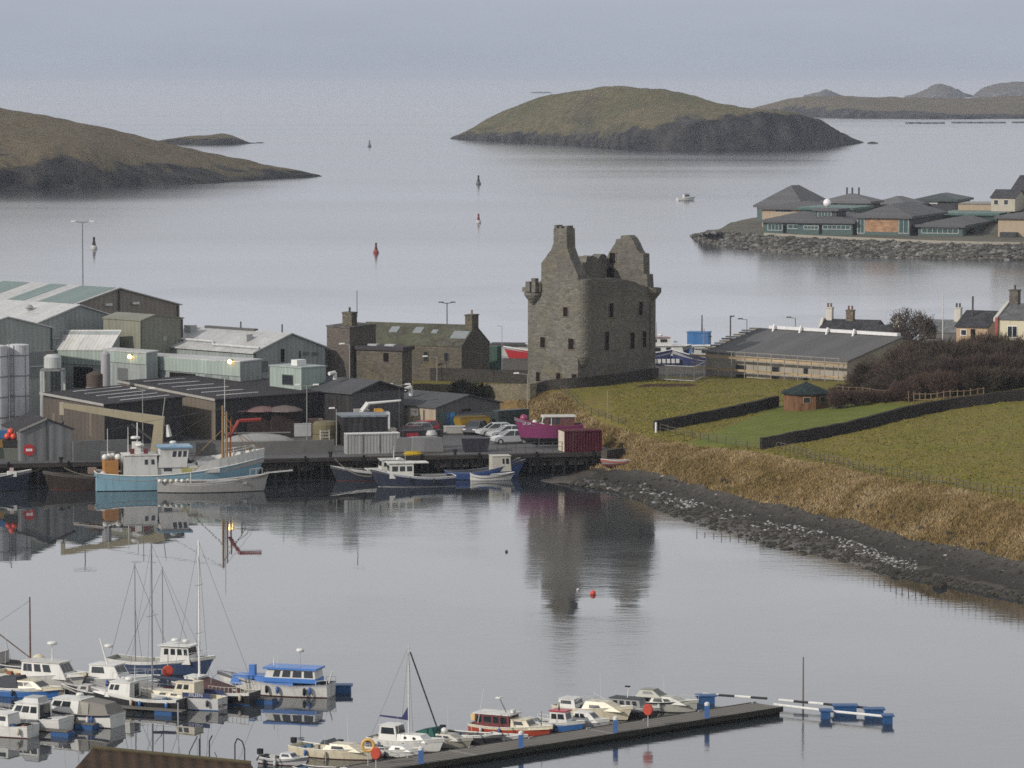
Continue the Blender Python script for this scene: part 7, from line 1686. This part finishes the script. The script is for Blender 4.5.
for i, (px, py, sx, sz, c, lb_) in enumerate(((292,437,1.1,1.55,(.075,.03,.02),'rust brown fish crate against the black shed wall'),(302,437,.95,1.5,(.40,.41,.41),'pale square crate right of the rusty one'),(315,436,.8,1.9,(.20,.13,.10),'tan box stack at the foot of the black wall'),(108,461,.7,.9,(.16,.16,.16),'grey tote at the end of the quay wall left of the trawler'),(455,434,1.2,.85,(.36,.35,.33),'pale pallet box in front of the blue door'))):
    t_ = thing('crate', lb_, 'crate', Yd(px, py), R_(12)); MB().box(-sx,sx,-.6,.6,.12,sz).build('body', paint(c,.6,.25), t_); MB().box(-sx*.95,sx*.95,-.55,.55,0,.12).build('pallet', wood((.1,.08,.06)), t_); MB().box(-sx-.03,sx+.03,-.63,.63,sz,sz+.07).build('lid', paint(sh(c,1.25),.6), t_)
# upturned boat hull / tarp
t_ = thing('upturned_boat', 'pale grey upturned boat hull lying behind the trawler bow', 'boat', Yd(258, 443), R_(8)); secs = []
for k in range(11):
    x = -3.9+7.8*k/10; r = .95*math.sqrt(max(.02, 1-((k-5)/5.3)**2)); secs.append([(x, r*math.cos(a)*1.05, r*math.sin(a)*1.15) for a in [math.pi*j/8 for j in range(9)]])
MB().loft(secs).build('hull', paint((.26,.265,.26),.6,.2), t_); MB().box(-3.6,3.6,-.05,.05,1.08,1.2).build('keel', paint((.18,.18,.18)), t_)
# rolled net stacks under covers along the black wall
for k, px in enumerate((236, 260, 285)):
    t_ = thing('covered_stack', ('brown net stack under a faded pink cover, by the amber masts','brown net stack under a faded pink cover, middle one along the black wall','grey brown net stack under a rumpled cover, farthest right along the black wall')[k], 'net stack', Yd(px, 437), R_(15))
    MB().box(-1.7,1.7,-.9,.9,0,3.0).build('stack', paint((.045,.033,.030),.9,.4), t_)
    MB().lathe([(2.05,2.95),(2.0,3.1),(1.2,3.4),(.3,3.55)], n=12).build('cover', paint(((.17,.11,.11),(.18,.115,.115),(.14,.115,.105))[k],.8,.2), t_)
for k, (px, py, sx, sz, c, lb_) in enumerate(((409,452.5,1.7,1.6,(.17,.17,.175),'grey wrapped pallet load right of the grey container'),(424,452.5,1.5,1.7,(.21,.21,.215),'pale grey wrapped pallet load, middle of the quay side row'),(432,452.5,1.1,1.6,(.16,.16,.165),'grey wrapped bale next to the white barrel'))):
    t_ = thing('pallet_load', lb_, 'pallet load', Yd(px, py), R_(14)); MB().hexa([(-sx,-.8,.15),(sx,-.8,.15),(sx,.8,.15),(-sx,.8,.15)],[(-sx*.9,-.7,sz),(sx*.9,-.7,sz*1.05),(sx*.9,.7,sz),(-sx*.9,.7,sz)]).build('load', paint(c,.6,.25,2), t_); MB().box(-sx,sx,-.8,.8,0,.14).build('pallet', wood((.1,.08,.06)), t_)
t_ = thing('barrel', 'white drum standing on the dark bales by the open quay', 'drum', Yd(431.5, 451), 0); MB().lathe([(.4,0),(.42,.1),(.42,1.3),(.45,1.4),(.62,1.8),(.45,2.2),(.1,2.25)], n=14).build('body', paint((.38,.38,.37),.5,.15), t_)
b_ = Bld('store', 'low navy black shed or screen behind the wrapped pallet loads', 'store', 404, 449, YZ, 14, 402, 443, 431.5, None, 'flat', BLK, paint((.05,.05,.055),.7), over=.05, sink=0, thick=.08)
b_.fbox('R', .3, 1.6, b_.h*.35, b_.h*.9, 0, .05).build('sign', paint((.30,.02,.04),.5), b_.t)
t_ = thing('rope_heap', 'small yellow rope heap in front of the wrapped pallets', 'rope', Yd(413, 455)); MB().lathe([(1.0,0),(1.1,.15),(.7,.4),(.1,.45)], n=12).build('coil', paint((.36,.25,.02),.8,.3), t_)
rl = thing('guard_rail', 'thin dark guard rail along the quay edge in front of the cars', 'railing', Yd(497, 454)); e_ = Yd(562, 452)-rl.location
m = MB()
for k in range(8): q0 = e_*(k/7); m.tube(q0, q0+Vector((0,0,1.1)), .035)
m.tube((0,0,1.1), e_+Vector((0,0,1.1)), .03).tube((0,0,.6), e_+Vector((0,0,.6)), .025); m.build('rail', LPD, rl)
for px, lb_ in ((60,'low black mooring bollard by the small grey shed'),(330,'low black mooring bollard left of the grey container'),(455,'low black mooring bollard on the open quay')):
    e2 = P(px, 465-12.5*px/622, YZ)+Vector((0,.9,0)); t_ = thing('bollard', lb_, 'bollard', e2); MB().lathe([(.16,0),(.16,.4),(.26,.45),(.26,.6),(.05,.65)], n=10).build('body', RUB, t_)
# mooring ropes
def rope(a, c, sag, label):
    a, c = Vector(a), Vector(c); pts = [a.lerp(c, k/10)-Vector((0,0,sag*4*(k/10)*(1-k/10))) for k in range(11)]; o_ = Vector(a)
    tag(MB().path([p-o_ for p in pts], .045, 5).build('mooring_rope', paint((.13,.12,.09),.8), loc=o_), label, 'rope')
rope(P(55,462,YZ), P(97,476,1.6), .4, 'slack rope from the quay by the grey shed to the brown wooden hull'); rope(P(52,462,YZ), P(12,474,1.8), .4, 'slack rope from the quay to the boat cut by the left edge'); rope(P(335,459,YZ), P(372,476,1.6), .6, 'slack rope from the quay to the bow of the navy fishing boat')
# rowing boat drawn up on the foreshore
b = Boat('rowing_boat', 'small pale rowing boat with red stern drawn up by the quay end', 0, 0, 192, 3.8, 1.4, .4, paint((.20,.20,.20),.7), None, V((.3,.3,.3)), V((.3,.08,.05)), bow=.2, stern=.1, tr=.6, o=on_land(618, 468.5)+Vector((0,0,.35)))

# ---- buoys and small marks on the water
def navbuoy(px, py, h, c, label, topc=BLACK):
    o_ = P(px, py, 0); t_ = thing('buoy', label, 'buoy', o_); MB().lathe([(h*.18,-.3),(h*.27,0),(h*.28,h*.15),(h*.22,h*.22),(h*.20,h*.3)], n=14).build('float', paint(c,.5,.1), t_); MB().lathe([(h*.17,h*.3),(h*.08,h*.75),(h*.10,h*.78),(h*.10,h*.95),(.02,h)], n=10).build('tower', paint(topc,.6), t_)
navbuoy(376, 253, 2.5, (.26,.05,.05), 'nearest red and dark channel buoy, left of the castle', (.10,.03,.03)); navbuoy(478.5, 223, 2.7, (.45,.42,.42), 'white based dark channel buoy above the castle chimney', (.14,.03,.03)); navbuoy(478.5, 184.5, 3.6, (.10,.12,.12), 'dark channel buoy lying between the headland and the domed island'); navbuoy(369.5, 147, 4.0, (.10,.10,.11), 'farthest dark channel buoy beyond the headland tip', (.10,.12,.14)); navbuoy(94, 249, 3.0, (.42,.42,.42), 'white and black buoy just right of the tall mast')
for px, py, c, lb_ in ((593,594.5,(.55,.06,.04),'bright red mooring ball afloat in the middle of the harbour'),(578,590.5,(.45,.45,.45),'small white mooring ball left of the red one'),(506.5,552,(.03,.03,.03),'tiny black pick up buoy off the quay')):
    r = .24 if c[0] > .5 else .13; tag(MB().ball((0,0,r*.5), r, 12, 8).build('mooring_ball', paint(c,.4,.08), loc=P(px, py, 0)), lb_, 'buoy')
b = Boat('motor_boat', 'small white motor boat crossing open water with a faint wake', 686, 200.5, 20, 6.5, 2.2, .8, HW_, None, None, V((.4,.4,.4)))
b.cabin(.35,.7,1.7,1.5,.7,.3,.1,.9,V((.5,.5,.5)),V((.1,.1,.1)),[(.1,.9)],1)
for x0, x1, y, lb_ in ((905,945,123.6,'left line of low fish farm cages off the pale island'),(951,1006,123.2,'longer middle line of fish farm cages off the pale island'),(1012,1040,123,'fish farm cages cut by the right edge')):
    A, B2 = P(x0, y, 0), P(x1, y, 0); t_ = thing('fish_cages', lb_, 'fish cages', A); n = 5
    for k in range(n):
        c = (B2-A)*((k+.5)/n); rr_ = (B2-A).length/n*.42; m = MB()
        for j in range(16): a0, a1 = 2*math.pi*j/16, 2*math.pi*(j+1)/16; m.tube(c+Vector((rr_*math.cos(a0), rr_*math.sin(a0), .6)), c+Vector((rr_*math.cos(a1), rr_*math.sin(a1), .6)), .8, None, 4)
        m.build('ring', paint((.09,.09,.10),.6), t_)
tag(MB().add([(x, y, z*.8) for x, y, z in ROCKS[3][0]], ROCKS[3][1]).build('rock', rk, loc=P(872, 143.5, 0)), 'lone black rock off the right tip of the domed island', 'rock'); bpy.data.objects['rock'].scale = (4,3,2.2)
# drowned fence stakes along the mud edge
t_ = thing('stake_row', 'row of thin half drowned stakes in the shallows below the bank', 'stakes', P(700, 536, 0)); o_ = t_.location
for k in range(12):
    q0 = P(697+k*8.3, 534+k*1.15, 0)-o_; MB().tube(q0-Vector((0,0,.6)), q0+Vector((random.uniform(-.05,.05),0,random.uniform(.25,.5))), .035, None, 5).build('stake', paint((.04,.035,.03)), t_)

# ---- outer harbour beyond the castle
def ship(name, label, px, py, head, L_, B_, fb, hull, upper):
    b = Boat(name, label, px, py, head, L_, B_, fb, hull, paint((.10,.02,.02)), None, V((.25,.25,.25)), bow=1.4, stern=.3, tr=.85, rake=.08, full=2.6, bul=.6, cat='ship', railr=.08, keel=-1.0)
    return b
b = ship('ferry', 'blue hulled harbour vessel with white lettering moored right behind the castle', 640, 369, 8, 15, 5, 2.1, V((.03,.045,.14)), HW_)
b.cabin(.35,.92,3.4,1.4,2.0,.4,.2,.95,HW_,HW_,[(.1,.2),(.3,.4),(.5,.6),(.7,.8)],4,over=.2); b.cabin(.55,.80,2.8,1.1,3.45,.3,.2,.95,HW_,V((.16,.03,.03)),[(.1,.4),(.55,.85)],4,over=.1)
for k in range(6): b.box(.60+.045*k,.63+.045*k,-2.56+.0*k,-2.3,1.0,1.6,HW_,'hull_lettering')
b.mast(.66,2.2,.06,4.6,V((.2,.2,.2))); b.radar(.7,4.9,.35); b.radar(.85,3.9,.3)
b = ship('workboat', 'dark blue work vessel behind the left end of the scaffolding', 699, 369, 188, 9, 3.6, 1.7, V((.02,.03,.10)), HW_)
b.cabin(.3,.62,2.6,1.8,1.6,.3,.1,.95,V((.45,.45,.43)),HW_,[(.1,.3),(.4,.6)],3,over=.15); b.mast(.42,2.5,.07,3.4,V((.18,.18,.18)))
b4 = Bld('deck_crane_house', 'bright blue box cabin standing high behind the scaffolding, above the ships', 'cabin', 708, 374, 1.0, 75, 687, 711, 333, None, 'flat', sheet((.04,.15,.36),3,.5,.08), sheet((.05,.17,.40),3,.5,.08), over=.1, depth=588); b4.t['category'] = 'building'
MB().tube((b4.w*.4,b4.l*.35,b4.h),(b4.w*.4,b4.l*.35,b4.h+2.6),.12,.08).build('mast', LPD, b4.t); MB().box(b4.w*.2,b4.w*.6,-.3,b4.l*.5,b4.h*.82,b4.h*.86).build('ledge', paint((.04,.05,.06)), b4.t)
b = Boat('fishing_boat', 'red fishing boat with white rail hauled out on the pier left of the castle', 0, 0, 186, 8, 2.6, 1.1, V((.36,.025,.03)), V((.34,.03,.03)), None, V((.3,.3,.3)), bow=.7, stern=.2, tr=.85, rake=.14, bul=.3, railr=.09, keel=-.55, o=gd(532, 552, 2.8)+Vector((0,0,.6)))
b.cabin(.2,.6,1.9,1.1,1.0,.2,.1,.95,V((.48,.48,.46)),HW_,[(.1,.3),(.4,.6),(.7,.9)],3,over=.15)
wh = Bld('pier_shed', 'long low white edged store behind the red hauled out boat', 'shed', 528, 353, 2.8, 80, 489, 533, 346.5, None, 'flat', paint((.36,.36,.34),.7,.15), paint((.05,.05,.05),.7), over=.2, depth=566, thick=.25)
gcn = Bld('container', 'green steel container beside the stone house gable', 'container', 497, 366, 3.2, 40, 488, 501.5, 347.5, None, 'flat', sheet((.03,.075,.055),10,.5), paint((.05,.09,.07),.6), over=0, sink=.3, depth=512)

# ---- foreground: brown roofed hut, bent fence posts, thin pole
BR = Bld('boat_shed', 'brown ribbed roof of a shed at the bottom left of the picture', 'shed', 77, 775, 1.2, 68, 40, 254, 766, None, 'flat', paint((.10,.07,.05),.8), sheet((.052,.034,.022), 9, .8, .2, .8, .3, skew=(1, 0)), depth=242, over=.1)
for o in (BR.wall, BR.roof): bpy.data.objects.remove(o)
def zp(px, py, d): q = D(px, py, d); return q
d0, d1 = 236.0, 243.0
c4 = [D(70, 774, d0), D(262, 782, d0), D(251, 764, d1), D(92.5, 748.5, d1)]
o_ = BR.t.location; BR.t.rotation_euler[2] = 0; loc = [c-o_ for c in c4]
MB().hexa([c-Vector((0,0,.18)) for c in loc], loc).build('roof', sheet((.060,.038,.024), 7.5, .85, .25, .9, .25, skew=(1, .12)), BR.t)
MB().tube(loc[3]+Vector((0,0,.05)), loc[2]+Vector((0,0,.05)), .16).build('ridge_cap', paint((.10,.085,.05),.9,.3,3), BR.t)
lo = [Vector((c.x, c.y, -1.0)) for c in loc]; MB().hexa([l_.lerp(sum(lo, Vector())/4, .04) for l_ in lo], [c.lerp(sum(loc, Vector())/4, .04)-Vector((0,0,.2)) for c in loc]).build('wall', paint((.10,.08,.06),.8,.3), BR.t)
shr = MB().prism([P(-60,800,1.0)[:2], P(400,800,1.0)[:2], P(330,776,1.0)[:2], P(30,769,1.0)[:2]], -2, 1.0, axis='z').build('bank', paint((.06,.065,.03),.9,.3)); tag(shr, None, None, None, 'structure')
FPM = paint((.035,.035,.037),.6,.1)
def post(px, py0, py1, label, bend=None, r=.045, d=244.5, mat=FPM, name='fence_post'):
    a, c = D(px, py0, d), D(px, py1, d); t_ = thing(name, label, 'post', Vector((a.x, a.y, 0.6))); h = c.z-.6; pts = [(0,0,0),(0,0,h)]
    if bend: pts += [(b_[0], 0, h+b_[1]) for b_ in bend]
    MB().path(pts, r, 6).build('post', mat, t_); return t_
post(199.5, 770, 738.5, 'straight dark fence post at the bottom, left of the bent ones'); post(209.5, 770, 741, 'dark bent topped fence post right of the straight one', [(.15,.3),(.2,.35)])
post(235, 770, 744, 'dark hooped fence post with the square bend at the bottom', [(.15,.35),(.45,.18),(.6,-.3),(.6,-1.4)]); post(257, 775, 759, 'short dark fence post by the small tender', [(.15,.2)]); post(216.5, 772, 756, 'thin dark wire stay beside the bent post', [(-.12,.25)], .025)
post(189.5, 770, 752, 'leaning dark strut beside the straight fence post', [(.5,1.0)], .035)
post(178.5, 772, 702.5, 'tall thin pale pole rising over the brown roof', None, .045, 245.5, paint((.34,.34,.35),.5,.1), 'pole')
